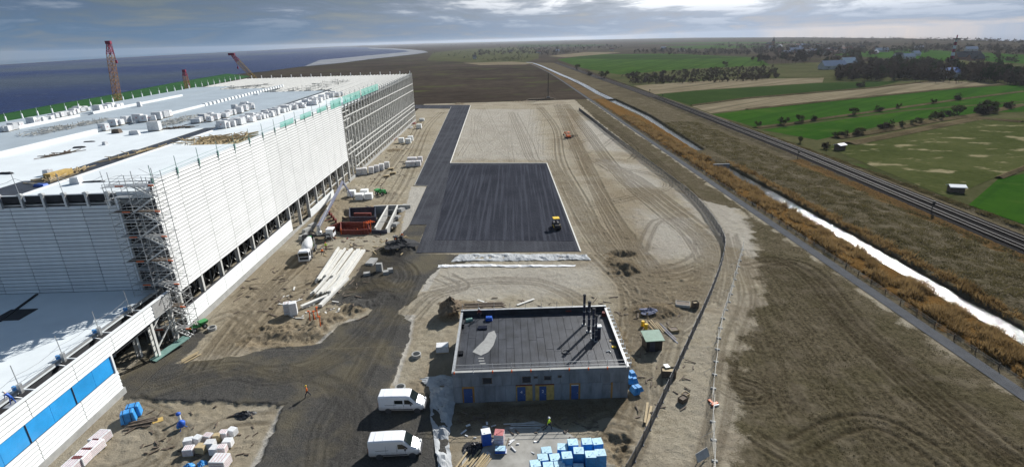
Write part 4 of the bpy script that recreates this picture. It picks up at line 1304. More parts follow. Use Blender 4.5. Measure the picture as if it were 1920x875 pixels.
b = B(); b.box(((FX0 + FX1) / 2, FY0 + .12, 4.47), (FX1 - FX0 + .1, .34, .74)); mk('parapet', b, m_conc2, **Q)
b = B(); b.box(((FX0 + FX1) / 2, FY1 - .16, FH / 2 + .1), (FX1 - FX0, .32, FH + .2)); mk('parapet', b, m_bitumen, **Q)
for x, mm in ((FX0 + .16, m_conc2), (FX1 - .16, m_conc2)):
    for k in range(10):
        y0 = FY0 + .32 + (FY1 - FY0 - .66) * k / 10; y1 = FY0 + .32 + (FY1 - FY0 - .66) * (k + 1) / 10
        b = B(); b.box((x, (y0 + y1) / 2, FH / 2), (.32, y1 - y0 - .03, FH)); mk('wall_panel', b, mm, **Q)
for x in (FX0 + .16, FX1 - .16):
    b = B(); b.box((x, (FY0 + FY1) / 2, FH + .05), (.36, FY1 - FY0 - .1, .09)); mk('coping', b, m_galv, **Q)
    b = B(); b.box((x - .2 * (1 if x > 0 else -1), (FY0 + FY1) / 2, RZ + .36), (.05, FY1 - FY0 - .7, .7)); mk('upstand', b, m_bitumen, **Q)
b = B(); b.box(((FX0 + FX1) / 2, FY1 - .15, FH + .24), (FX1 - FX0, .4, .07)); mk('coping', b, m_galv, **Q)
b = B(); b.box(((FX0 + FX1) / 2, FY0 + .12, FH + .02), (FX1 - FX0 + .14, .42, .06)); mk('coping', b, m_conc, **Q)
for (c0, c1, y0, y1) in ((355, 445, 3.02, 3.85), (760, 842, 3.0, 3.85), (985, 1050, 3.3, 3.82), (880, 912, 3.62, 3.84), (1125, 1157, 3.6, 3.86)):
    x0, x1 = fx(c0), fx(c1)
    b = B(); b.box(((x0 + x1) / 2, FY0 - .005, (y0 + y1) / 2), (x1 - x0, .06, y1 - y0)); w = mk('window', b, m_dark, **Q)
    b = B()
    for zz_ in (y0, y1): b.box(((x0 + x1) / 2, FY0 - .03, zz_), (x1 - x0 + .14, .07, .07))
    for xx in (x0, x1): b.box((xx, FY0 - .032, (y0 + y1) / 2), (.07, .06, y1 - y0 - .08))
    mk('frame', b, m_darkwood, w, world=True)
m_door = mat('blue_door_leaf', (0.055, 0.10, 0.25), 0.5, var=0.15)
m_osb = mat('orange_board', (0.42, 0.22, 0.06), 0.75, var=0.2)
for (c0, c1, d0, d1, i) in doors:
    x0, x1, a0, a1 = fx(c0), fx(c1), fx(d0), fx(d1)
    b = B(); b.box(((x0 + x1) / 2, FY0 + .14, 1.27), (x1 - x0, .12, 2.54)); fr = mk('door_surround', b, m_osb if i in (0, 3) else (m_ply if i < 3 else m_conc2), **Q)
    if i == 4:
        b = B(); b.box((x1 - .12, FY0 + .05, 1.25), (.24, .12, 2.45)); mk('jamb', b, m_osb, fr, world=True)
    b = B(); b.box(((a0 + a1) / 2, FY0 + .05, 1.12), (a1 - a0, .08, 2.2)); dr = mk('door', b, m_door if i < 4 else m_conc2, label=('blue-grey door at the right end of the wall' if i == 4 else None), **Q)
    b = B(); b.box((a1 - .14, FY0 - .02, 1.05), (.12, .06, .05)); mk('handle', b, m_galv, dr, world=True)
    if i in (1, 2):
        b = B(); b.box(((x0 + x1) / 2, FY0 - .02, 2.56), (x1 - x0, .16, .1)); mk('lintel_board', b, m_red, **Q)
        cu = bpy.data.curves.new('door_number', 'FONT'); cu.body = '4' if i == 1 else '2'; cu.size = .62; cu.align_x = 'CENTER'; cu.extrude = .01
        cu.materials.append(m_white2)
        o = put('font_tmp', cu)
        dgn = bpy.context.evaluated_depsgraph_get()
        mn = bpy.data.meshes.new_from_object(o.evaluated_get(dgn)); bpy.data.objects.remove(o)
        o = put('door_number', mn, dr, ((a0 + a1) / 2, FY0 - .005, 1.25), world=True); o.rotation_euler = (PI / 2, 0, 0)
    if i == 3:
        b = B(); b.box(((a0 + a1) / 2, FY0 - .0, 2.28), (a1 - a0, .06, .1)); mk('door_strip', b, m_white2, **Q)
n = 20
for k in range(n):                                        # lengths of roofing felt, lapped
    x0, x1 = FX0 + .4 + (FX1 - FX0 - .8) * k / n, FX0 + .4 + (FX1 - FX0 - .8) * (k + 1) / n
    cuty = rnd(65, 73)
    for y0, y1 in ((FY0 + .35, cuty), (cuty, FY1 - .4)):
        b = B(); b.box(((x0 + x1) / 2, (y0 + y1) / 2, RZ + .015 + rnd(0, .03)), (x1 - x0 - .05, y1 - y0 - .05, .06)); mk('felt_strip', b, m_bitumen, **Q)
scr = [(908, 638), (916, 624), (927, 620), (931, 630), (925, 648), (916, 660), (902, 667), (886, 660), (895, 650)]
P = [G(px, py, RZ) for px, py in scr]
b = B(); b.prism([(p.x, p.y) for p in P], RZ + .06, RZ + .09); mk('screed_patch', b, m_stone, **Q)
for k, (px, py) in enumerate(((902, 672), (903, 677), (905, 682))):
    p = G(px, py, RZ); b = B(); b.box((p.x, p.y, RZ + .08), (.8, .25, .04)); mk('screed_patch', b, m_stone, **Q)
for k in range(10):
    x = FX0 + .3 + k * 2.54
    b = B(); b.tube((x, FY0 + .1, FH + .05), (x, FY0 + .1, FH + 1.15), .035, n=5); mk('rail_post', b, m_galv, **Q)
    b = B(); b.box((x, FY0 + .0, FH - .08), (.16, .22, .3)); mk('rail_clamp', b, m_orange if k % 4 != 1 else m_galv, **Q)
    if k < 9:
        for z in (.5, 1.05):
            b = B(); b.bar((x, FY0 + .1, FH + z), (x + 2.54, FY0 + .1, FH + z), .045); mk('guard_rail', b, m_galv, **Q)
    b = B(); b.tube((x, FY1 - .1, FH + .25), (x, FY1 - .1, FH + 1.3), .035, n=5); mk('rail_post', b, m_galv, **Q)
for k in range(14):
    y = FY0 + 1 + k * 1.2
    b = B(); b.box((FX1 + .25, y, FH - .05), (.6, .16, .1)); b.tube((FX1 + .45, y, FH - 1), (FX1 + .45, y, FH + .5), .04, n=5); mk('bracket', b, m_white2, **Q)
# four tall flues and a boiler box on the roof
flues = [((1095, 609), 5.0, .24, 'tallest dark flue pipe on the concrete building roof, at the back of the group'), ((1104, 622), 4.9, .27, 'thick second dark flue pipe in the roof group of four'), ((1112, 636), 4.9, .25, 'third dark flue pipe from the back, beside the white-capped box'), ((1117, 640), 4.1, .21, 'shortest dark flue pipe at the front of the roof group')]
m_flue = mat('dark_blue_steel', (0.045, 0.05, 0.08), 0.35, 0.3, var=0.3, scale=1.5)
for (px, py), h, r, lab in flues:
    p = G(px, py, RZ)
    t = thing('flue_pipe', lab, 'flue', (p.x, p.y, RZ + .07), 0, 'flues on the concrete building')
    r *= .82
    b = B(); b.tube((0, 0, 0), (0, 0, h), r, n=12); mk('pipe', b, m_flue, t)
    b = B(); b.lathe((0, 0, h), [(r * 1.05, -.1), (r * 1.25, 0), (r * 1.25, .16), (r * .7, .2)], 12); mk('cap', b, m_dark, t)
    for z in (h * .2, h * .45, h * .7):
        b = B(); b.lathe((0, 0, z), [(r * 1.02, 0), (r * 1.12, .02), (r * 1.12, .1), (r * 1.02, .12)], 12); mk('collar', b, m_galv, t)
    b = B(); b.box((0, 0, .06), (r * 3, r * 3, .12)); mk('base_plate', b, m_galv, t)
p = G(1121, 634, RZ)
t = thing('boiler_box', 'slim dark box with a white cap beside the flues', 'vent box', (p.x, p.y, RZ + .07))
b = B(); b.box((0, 0, .95), (.7, .6, 1.9)); mk('casing', b, m_flue, t)
b = B(); b.box((0, 0, 2.0), (.95, .8, .2)); mk('cap', b, m_white2, t)
for (px, py, s, mm, nm, lab) in ((1066, 585, (1.1, .45, .42), m_red, 'gas_cylinder', 'red cylinder lying against the black rear parapet'), (1133, 592, (.8, .7, .6), m_red, 'tool_box', 'red toolbox by the right parapet of the concrete building'), (1147, 640, (.7, .5, .1), m_wood, 'insulation_offcut', 'pale board lying near the right parapet'), (1151, 651, (.7, .5, .1), m_yellow, 'insulation_offcut', 'yellow board lying near the right parapet'), (1137, 660, (.5, .4, .15), m_galv, 'roof_drain', 'light metal drain piece on the right of the dark roof'), (917, 600, (1.1, .8, .55), m_bluedeep, 'material_bag', 'blue material bag on the dark roof near the rear left corner'), (905, 616, (1.6, .9, .4), m_flue, 'felt_rolls', 'dark rolls of roofing felt in the left part of the roof'), (868, 615, (.7, .6, .5), m_tarp, 'bucket', 'dark bucket by the left parapet'), (880, 602, (1.2, .5, .4), m_teal, 'tool_bag', 'green tool bag beside the worker on the roof'), (860, 664, (.8, .9, .6), m_tarp, 'felt_roll', 'black roll beside the left parapet near the front')):
    p = G(px, py, RZ)
    if nm == 'gas_cylinder':
        b = B(); b.lathe((p.x - .55, p.y, RZ + .32), [(.05, 0), (.2, .06), (.22, .2), (.22, .95), (.12, 1.08), (.05, 1.15)], 10, axis=(1, 0, 0))
    elif 'roll' in nm:
        b = B()
        for q in range(3): b.tube((p.x - .7, p.y - .3 + .3 * q, RZ + .22), (p.x + .7, p.y - .25 + .3 * q, RZ + .22), .15, n=8)
    elif nm == 'bucket':
        b = B(); b.lathe((p.x, p.y, RZ + .07), [(.22, 0), (.3, .5), (.27, .5), (.2, .1)], 10)
    elif nm == 'roof_drain':
        b = B(); b.tube((p.x, p.y, RZ + .1), (p.x + .5, p.y + .2, RZ + .16), .1, n=8); b.tube((p.x + .5, p.y + .2, RZ + .1), (p.x + .55, p.y - .25, RZ + .14), .08, n=8)
    else:
        b = B(); b.box((p.x, p.y, RZ + .08 + s[2] / 2), s, rnd(-.4, .4), top=.85); b.box((p.x, p.y, RZ + .09 + s[2]), (s[0] * .4, .06, .08))
    mk(nm, b, mm, label=lab, cat=nm.replace('_', ' '))
p = G(1075, 660, RZ)
b = B()
for k in range(9):
    a = k * .7; b.bar((p.x - 1 + .6 * math.cos(a), p.y + .5 * math.sin(a), RZ + .1), (p.x - 1 + .6 * math.cos(a + .7), p.y + .5 * math.sin(a + .7), RZ + .12), .12)
mk('hose_coil', b, m_bumper, label='coil of grey hose lying in the middle of the dark roof', cat='hose')

# ------------------------------------------------------------------ vans
def van(label, px, py, rz, side_window):
    p = GT(px, py); p.z += .02
    t = thing('van', label, 'van', p, rz, 'white vans parked by the concrete building')
    # body lofted along x (front +x), L 6.0, W 2.05, H 2.55
    prof = [(-3.0, .45, .95, 2.40, .90), (-2.9, .40, 1.0, 2.50, .90), (-1.0, .38, 1.02, 2.56, .90), (.75, .38, 1.02, 2.56, .90), (1.15, .38, 1.02, 2.48, .88), (1.95, .40, 1.02, 1.62, .92), (2.55, .42, .98, 1.28, .94), (2.9, .46, .88, 1.02, .92), (3.0, .55, .70, .85, .92)]
    vs = []
    for x, z0, w, z1, k in prof:
        zm = z0 + (z1 - z0) * .55
        ring = [(-w * .94, z0), (-w, z0 + .22), (-w, zm), (-w * (k + .05), z1 - .13), (-w * (k - .08), z1), (w * (k - .08), z1), (w * (k + .05), z1 - .13), (w, zm), (w, z0 + .22), (w * .94, z0)]
        vs += [(x, y, z) for y, z in ring]
    n = 10; fs = []
    for i in range(len(prof) - 1):
        for j in range(n):
            fs.append((i * n + j, i * n + (j + 1) % n, (i + 1) * n + (j + 1) % n, (i + 1) * n + j)[::-1])
    fs += [tuple(range(n)), tuple(range((len(prof) - 1) * n, len(prof) * n))[::-1]]
    b = B(); b.add(vs, fs); o = mk('body', b, m_van, t)
    md = o.modifiers.new('bevel', 'BEVEL'); md.width = .03; md.segments = 2; md.limit_method = 'ANGLE'
    # windscreen
    b = B(); b.add([(1.19, -.80, 2.42), (1.19, .80, 2.42), (1.97, .92, 1.64), (1.97, -.92, 1.64)], [(0, 3, 2, 1)]); 
    b.v = [(x + .03, y, z + .03) for x, y, z in b.v]; mk('windscreen', b, m_glass, t)
    for s in (-1, 1):
        b = B(); w = 1.03
        b.add([(.45, w * s, 1.42), (1.62, w * s, 1.40), (1.50, w * s * .985, 1.62), (1.0, w * s * .965, 2.05), (.45, w * s * .965, 2.05)], [(0, 1, 2, 3, 4) if s < 0 else (4, 3, 2, 1, 0)])
        dr = mk('side_window', b, m_glass, t)
        b = B(); b.box((1.35, s * 1.2, 1.55), (.16, .28, .34)); mk('mirror', b, m_bumper, t)
        b = B(); b.box((-.3, s * 1.035, .62), (3.6, .03, .12)); mk('side_strip', b, m_bumper, t)
        b = B(); b.box((-1.4, s * 1.03, 1.28), (1.5, .02, .035)); mk('door_rail', b, m_bumper, t)
        b = B(); b.box((.35, s * 1.03, 1.2), (.14, .03, .05)); mk('handle', b, m_bumper, t)
        for xx in (.32, -.95, 1.3):
            b = B(); b.box((xx, s * 1.026, 1.2 if xx < 1 else 1.0), (.018, .012, 1.4 if xx < 1 else .9)); mk('door_seam', b, m_bumper, t)
        for xw in (-1.75, 2.05):
            b = B(); b.lathe((xw, s * .80, .36), [(.22, -.0), (.35, .03), (.36, .09), (.36, .17), (.33, .21), (.21, .21)], 18, axis=(0, s, 0)); wl = mk('wheel', b, m_black, t)
            b = B(); b.lathe((xw, s * .99, .36), [(.21, .0), (.2, .025), (.07, .035)], 12, axis=(0, s, 0)); mk('rim', b, m_galv, wl)
            b = B(); b.lathe((xw, s * .86, .36), [(.43, 0), (.43, .175), (.36, .175)], 16, axis=(0, s, 0)); mk('wheel_arch', b, m_bumper, t)
        b = B(); b.box((2.78, s * .72, 1.02), (.34, .34, .26), tilt=Matrix.Rotation(-.5, 3, 'Y')); mk('headlight', b, m_lamp, t)
        b = B(); b.box((-3.0, s * .9, 1.3), (.06, .16, .7)); mk('tail_light', b, m_red, t)
    if side_window:
        b = B(); b.add([(-.85, -1.028, 1.45), (.25, -1.028, 1.45), (.25, -1.0, 2.0), (-.85, -1.0, 2.0)], [(0, 1, 2, 3)]); mk('side_window', b, m_glass, t)
    b = B(); b.box((2.93, 0, .52), (.3, 1.86, .34)); mk('bumper', b, m_bumper, t)
    b = B(); b.box((2.96, 0, .86), (.12, 1.1, .14)); mk('grille', b, m_black, t)
    b = B(); b.box((-3.0, 0, .5), (.16, 1.9, .24)); mk('bumper', b, m_bumper, t)
    b = B(); b.add([(2.62, -.8, 1.27), (2.62, .8, 1.27), (2.0, .86, 1.635), (2.0, -.86, 1.635)], [(0, 1, 2, 3)]); b.v = [(x + .01, y, z + .02) for x, y, z in b.v]; mk('bonnet', b, m_van, t)
    for xx in (-2.2, -1.2, -.2):
        b = B(); b.box((xx, 0, 2.57), (.06, 1.5, .03)); mk('roof_rib', b, m_van, t)
    return t
van('white panel van with a dark side window behind its door, nearer the concrete building', 757, 769, math.radians(-2), True)
van('white panel van without a rear side window, at the lower edge of the picture', 744, 853, math.radians(1), False)

# ------------------------------------------------------------------ concrete mixer truck
def wheels(t, xs, w, r=.5, name='wheel'):
    for x in xs:
        for s in (-1, 1):
            b = B(); b.lathe((x, s * (w - .28), r), [(r * .55, 0), (r, .03), (r, .28), (r * .92, .32), (r * .55, .3)], 14, axis=(0, s, 0)); wl = mk(name, b, m_black, t)
            b = B(); b.lathe((x, s * (w + .0), r), [(r * .56, 0), (r * .4, .03), (r * .15, .05)], 10, axis=(0, s, 0)); mk('rim', b, m_galv, wl)
pa, pb = GT(566, 503), GT(590, 456)
ax = (pa - pb); hd_ = math.atan2(ax.y, ax.x)
t = thing('mixer_truck', 'white concrete mixer truck with a pale drum, facing the camera beside the hall', 'truck', (pa + pb) / 2 + Vector((0, 0, -.1)), hd_)
wheels(t, (3.2, 1.6, -2.4, -3.7), 1.22)
b = B(); b.box((-.3, 0, .95), (9.2, .9, .35)); mk('chassis', b, m_bumper, t)
b = B(); b.box((3.75, 0, 1.75), (1.9, 2.4, 1.9), top=.97); b.box((3.7, 0, 2.78), (1.7, 2.2, .2), top=.85); cb = mk('cab', b, m_van, t)
b = B(); b.box((4.70, 0, 2.1), (.06, 2.1, .85)); mk('windscreen', b, m_glass, cb)
b = B(); b.box((4.72, 0, 1.25), (.06, 1.9, .55)); mk('grille', b, m_black, cb)
b = B(); b.box((4.75, 0, .75), (.2, 2.4, .4)); mk('bumper', b, m_van, cb)
for s in (-1, 1):
    b = B(); b.box((3.95, s * 1.2, 2.1), (.9, .04, .7)); mk('side_window', b, m_glass, cb)
    b = B(); b.box((4.6, s * 1.4, 2.1), (.12, .25, .6)); mk('mirror', b, m_bumper, cb)
    b = B(); b.box((4.78, s * .95, .8), (.1, .35, .2)); mk('headlight', b, m_lamp, cb)
    b = B(); b.box((.9, s * 1.1, 1.2), (1.4, .1, .6)); b.box((-3, s * 1.15, 1.12), (2.6, .5, .08)); mk('mudguard', b, m_bumper, t)
b = B(); b.lathe((2.2, 0, 1.95), [(.25, 0), (.75, .25), (1.1, 1.1), (1.2, 2.0), (1.18, 2.9), (.95, 4.0), (.62, 5.2), (.55, 5.4), (.4, 5.35)], 20, axis=(-.97, 0, .25)); mk('drum', b, m_pallet_w, t, smooth=True)
b = B(); b.bar((-3.2, -.7, 1.1), (-3.3, -.5, 2.6), .15); b.bar((-3.2, .7, 1.1), (-3.3, .5, 2.6), .15); b.bar((2.3, -.6, 1.1), (2.2, -.4, 2.0), .2); b.bar((2.3, .6, 1.1), (2.2, .4, 2.0), .2); mk('drum_support', b, m_green, t)
b = B(); b.lathe((-3.6, 0, 3.2), [(.3, -.5), (.55, .3), (.5, .3)], 10); mk('hopper', b, m_green, t)
b = B(); b.bar((-3.8, 0, 2.6), (-5.0, .5, 1.4), .5, .12); mk('chute', b, m_galv, t)
b = B(); b.bar((-3.2, 1.05, 1.0), (-3.5, .9, 3.2), .08); b.bar((-3.6, 1.05, 1.0), (-3.9, .9, 3.2), .08)
for k in range(6): b.bar((-3.25 - .05 * k, 1.03, 1.2 + .33 * k), (-3.65 - .05 * k, 1.03, 1.2 + .33 * k), .05)
mk('ladder', b, m_galv, t)

# truck-mounted concrete pump with its folding boom
pc = GT(600, 447)
t = thing('concrete_pump', 'truck mounted concrete pump with a long blue-grey boom reaching past the hall facade', 'concrete pump', pc)
Qp = dict(parent=t)
wheels(t, (-3.5, -2.0, 2.0), 1.1)
for o in list(COL.objects):
    pass
b = B(); b.box((-.5, 0, 1.0), (7.5, 1.0, .5)); mk('chassis', b, m_bumper, **Qp)
b = B(); b.box((2.9, 0, 1.8), (1.8, 2.3, 2.0), top=.95); mk('cab', b, m_van, **Qp)
b = B(); b.box((3.75, 0, 2.1), (.1, 2.0, .8)); mk('windscreen', b, m_glass, **Qp)
b = B(); b.lathe((0, 0, 1.2), [(.8, 0), (.7, .8), (.5, 1.0), (.45, 2.2)], 12); mk('turret', b, m_galv, **Qp)
def at_depth(px, py, y):
    d = ray(px, py); return Vector((d.x * y / d.y, y, CAM_H + d.z * y / d.y))
m_boom = mat('boom_paint', (0.17, 0.18, 0.25), 0.45, 0.1, var=0.15)
e1 = at_depth(637, 352, 161.5) - pc; e2 = at_depth(642, 340, 168) - pc; e3 = GT(662, 374) - pc
b = B(); b.bar((0, 0, 3.2), e1, .58, .75); mk('boom', b, m_boom, **Qp)
b = B(); b.bar((.4, .3, 3.4), e1 * .55 + Vector((0, 0, 2)), .14); b.bar(e1 * .35 + Vector((0, 0, 2.6)), e1 * .6 + Vector((0, 0, 1.5)), .22); mk('ram', b, m_galv, **Qp)
b = B(); b.bar(e1, e2, .5, .6); mk('boom', b, m_boom, **Qp)
b = B(); b.bar(e2, e3 + Vector((0, 0, .6)), .38, .42); mk('boom', b, m_boom, **Qp)
b = B(); b.tube(e3 + Vector((0, 0, 1.2)), e3 + Vector((.3, -.5, 0)), .14, n=6); mk('hose', b, m_black, **Qp)
for a in (-.5, .5, PI - .6, PI + .6):
    q = Vector((math.cos(a) * 4.6, math.sin(a) * 4.6, 0))
    b = B(); b.bar((q.x * .15, q.y * .15, 1.2), (q.x * .75, q.y * .75, 1.7), .28); b.bar((q.x * .75, q.y * .75, 1.7), (q.x, q.y, .2), .22); b.box((q.x, q.y, .06), (.9, .9, .12)); mk('outrigger', b, m_bumper, **Qp)

# road roller on the fresh asphalt
pr = G(1043, 428); pr.z = .09
t = thing('road_roller', 'small road roller with a yellow roof on the fresh asphalt', 'roller', pr, math.radians(-84))
b = B(); b.box((-.6, 0, 1.05), (2.0, 1.5, .9), top=.92); mk('engine_cover', b, m_bumper, t)
for s, x in ((1, 1.35), (-1, -1.3)):
    b = B(); b.tube((x, -.85, .65), (x, .85, .65), .65, n=20); mk('drum', b, m_black, t)
b = B(); b.bar((.2, -.9, .95), (1.6, -.9, .75), .12, .2); b.bar((.2, .9, .95), (1.6, .9, .75), .12, .2); mk('drum_frame', b, m_yellow, t)
b = B()
for x in (-1.0, .5):
    for y in (-.7, .7): b.tube((x, y, 1.3), (x, y, 2.6), .05, n=5)
mk('roof_post', b, m_black, t)
b = B(); b.box((-.25, 0, 2.68), (1.9, 1.7, .14), top=.94); mk('roof', b, m_yellow, t)
b = B(); b.box((-.1, 0, 1.55), (.5, .5, .12)); b.box((-.35, 0, 1.85), (.1, .5, .5)); mk('seat', b, m_black, t)
person('worker sitting low at the wheel of the road roller', (pr.x, pr.y, .62), math.radians(8), m_navy, stride=.6, h=1.5)

# green farm tractor type dumper and telehandler-like machines
def dumper(label, px, py, rz, mm, cat='dumper', sc=1.0):
    p = GT(px, py)
    t = thing(cat.replace(' ', '_'), label, cat, p, rz); t.scale = (sc, sc, sc)
    wheels(t, (1.2, -1.2), .95, .62)
    b = B(); b.box((-.2, 0, .95), (3.4, .8, .5)); mk('chassis', b, mm, t)
    b = B(); b.box((-1.15, 0, 1.5), (1.3, 1.1, .75), top=.88); mk('engine_cover', b, mm, t)
    b = B(); b.box((1.3, 0, 1.45), (1.5, 1.6, .6)); b.v = [(x + (.25 if z > 1.5 else 0) * (1 if x > 1.3 else -.4), y * (1.1 if z > 1.5 else .9), z) for x, y, z in b.v]; mk('skip', b, mm, t)
    b = B()
    for y in (-.5, .5): b.tube((-.3, y, 1.1), (-.4, y, 2.5), .05, n=5)
    b.bar((-.4, -.5, 2.5), (-.4, .5, 2.5), .08); mk('roll_bar', b, m_black, t)
    b = B(); b.box((-.35, 0, 1.35), (.5, .5, .12)); b.box((-.6, 0, 1.6), (.1, .5, .45)); mk('seat', b, m_black, t)
    return t
dumper('green dumper standing beyond the white blocks beside the hall', 715, 366, 2.6, m_green)
dumper('small green machine at the foot of the stair scaffold', 372, 618, 1.0, m_green, 'dumper', .75)

def digger(label, px, py, rz, mm, sc=1.0):
    p = GT(px, py)
    t = thing('mini_excavator', label, 'excavator', p, rz); t.scale = (sc,) * 3
    for s in (-1, 1):
        b = B(); b.box((0, s * .65, .25), (1.9, .34, .5)); b.tube((-.95, s * .65 - .17, .25), (-.95, s * .65 + .17, .25), .25, n=10); b.tube((.95, s * .65 - .17, .25), (.95, s * .65 + .17, .25), .25, n=10); mk('track', b, m_black, t)
    b = B(); b.box((-.3, 0, .85), (1.5, 1.3, .6)); mk('body', b, mm, t)
    b = B()
    for x in (-.5, .35):
        for y in (-.5, .3): b.bar((x, y, 1.1), (x, y, 2.3), .08)
    b.box((-.1, -.1, 2.34), (1.1, 1.05, .08)); mk('cab', b, mm, t)
    b = B(); b.bar((.4, .4, 1.0), (1.5, .4, 2.3), .18, .26); b.bar((1.5, .4, 2.3), (2.5, .4, 1.3), .15, .22); mk('arm', b, mm, t)
    b = B(); b.box((2.5, .4, 1.0), (.5, .6, .5), top=.7); mk('bucket', b, m_bumper, t)
    return t
digger('orange mini excavator working in the pit in the sandy field far behind the pad', 1065, 259, 2.0, m_orange, 1.3)
dumper('small black compactor by the edge of the asphalt beside the foundations', 748, 450, 3.0, m_bumper, 'compactor', .6)
person('worker in a bright orange suit at the corner of the asphalt beside the foundations', GT(754, 449), math.radians(40), m_hivis_o, m_hivis_o, h=1.85, bend=.15)

# workers
person('walking worker in an orange vest casting a long shadow on the gravel track', GT(578, 747), math.radians(-60), m_hivis_o, stride=.42, h=1.85, hat=m_yellow)
person('walking worker in a yellow vest in front of the concrete building', GT(1029, 804), math.radians(70), m_hivis_y, stride=.42, h=1.85)
person('worker in red and yellow standing behind the mixer truck', GT(612, 468), math.radians(20), m_hivis_y, m_red, h=1.85, hat=m_orange)
person('worker in an orange jacket at the drum of the mixer truck', GT(605, 478), math.radians(60), m_hivis_o, m_navy, h=1.8)
person('worker in dark clothes with orange trousers beside the foundation walls', GT(742, 454), math.radians(-30), m_navy, m_hivis_o, h=1.85, bend=.2)
person('worker in a red jacket bending over by the corner of the asphalt', GT(725, 460), math.radians(50), m_red, m_navy, h=1.8, bend=.35)
person('worker in a red vest standing on the dark roof near its rear left corner', G(899, 597, RZ) + Vector((0, 0, .09)), math.radians(10), m_red, m_navy, h=1.8)
person('worker in a blue overall crouching over the annex roof edge', Vector((-57.2, 51.9, 8.45)), math.radians(-80), m_bluedeep, m_bluedeep, stride=.2, bend=.45, h=1.75)
b = B(); b.box((-57.2, 51.9, 8.4), (1.2, 1.6, .1)); mk('work_platform', b, m_galv, label='small metal working platform under the man in blue', cat='platform')

# ------------------------------------------------------------------ foundation works
def wall_between(name, a, c, h, th, mm, z0=-1.7, **t):
    A_, C_ = G(*a), G(*c); b = B(); b.bar((A_.x, A_.y, (h + z0) / 2), (C_.x, C_.y, (h + z0) / 2), th, h - z0)
    return b
found = thing('foundation_walls', 'unfinished concrete foundation walls with pale tops beside the asphalt', 'foundation', G(730, 415))
for a, c in (((704, 434), (728, 391)), ((725, 436), (746, 391)), ((728, 391), (770, 390)), ((702, 392), (728, 391))):
    mk('wall', wall_between('wall', a, c, 1.0, .35, m_conc), m_conc, found, world=True)
    A_, C_ = G(*a), G(*c); b = B(); b.bar((A_.x, A_.y, 1.04), (C_.x, C_.y, 1.04), .42, .06); mk('wall_top', b, m_kerb, found, world=True)
mk('wall', wall_between('wall', (698, 437), (726, 438), .9, .35, m_bluedeep), m_flue, found, world=True, label='dark blue end panel')
for k in range(3):
    a, c = (712 + 5 * k, 422 - 11 * k), (731 + 4 * k, 421 - 11 * k)
    A_, C_ = G(*a), G(*c); b = B(); b.bar((A_.x, A_.y, .9), (C_.x, C_.y, .9), .12); mk('prop', b, m_galv, found, world=True)
ff = thing('formwork', 'deep red wall formwork standing in the excavation', 'formwork', G(675, 430))
for (a, c) in (((640, 439), (668, 440)), ((668, 440), (692, 438)), ((640, 424), (640, 439)), ((612, 436), (638, 425)), ((640, 425), (690, 425)), ((690, 425), (694, 438))):
    mk('form_panel', wall_between('form_panel', a, c, 1.3, .25, m_red), m_red, ff, world=True)
for k in range(9):
    p = G(641 + 6.2 * k, 439); b = B(); b.bar((p.x, p.y - .3, -1), (p.x, p.y - .3, 1.7), .16); mk('waler', b, m_orange if k % 5 == 0 else m_red, ff, world=True)
for k in range(4):
    p = G(684 + 4 * k, 430 - k); b = B(); b.bar((p.x, p.y - 1, -1), (p.x, p.y, 2.2), .18); b.bar((p.x, p.y, 2.0), (p.x + 1.2, p.y, 1.6), .14); mk('push_prop', b, m_orange, ff, world=True)
fd = thing('formwork', 'dark formwork box behind the deep red formwork', 'formwork', G(680, 405))
for (a, c) in (((656, 412), (704, 412)), ((656, 395), (656, 412)), ((704, 393), (704, 412)), ((656, 395), (704, 393))):
    mk('form_panel', wall_between('form_panel', a, c, .9, .25, m_flue), m_flue, fd, world=True)
for k in range(4):
    p = G(668 + 8 * k, 403); b = B(); b.box((p.x, p.y, -.3), (1.2, .9, 1.8)); mk('form_block', b, m_red, fd, world=True)
b = B()
for k in range(4):
    p = G(618 + 4 * k, 402 + 5 * k); b.box((p.x, p.y, .4), (.5, 1.6, 1.2), .3)
mk('form_panel_stack', b, m_red, label='small red formwork boards leaning left of the dark formwork box', cat='formwork')
for k, (px, py) in enumerate(((586, 425), (576, 434), (570, 446))):
    p = GT(px, py); b = B(); b.box((p.x, p.y, p.z + .45), (1.2, 3.2, .9), -.3, top=.8); mk('concrete_footing', b, m_conc, label=('farthest', 'middle', 'nearest')[k] + ' pale concrete footing block left of the concrete pump', cat='footing', group='footings beside the pump')
for k, (px, py, s) in enumerate(((752, 395, 1.0), (746, 408, .8), (742, 420, 1.0), (758, 388, .9))):
    p = GT(px, py); b = B(); b.box((p.x, p.y, p.z + .4), (1.8 * s, 2.6 * s, .8), -.35, top=.7); mk('concrete_block', b, m_stone, label=('second', 'third', 'nearest', 'farthest')[k] + ' grey slab in the row between foundation walls and asphalt', cat='slab', group='slabs beside the foundation')

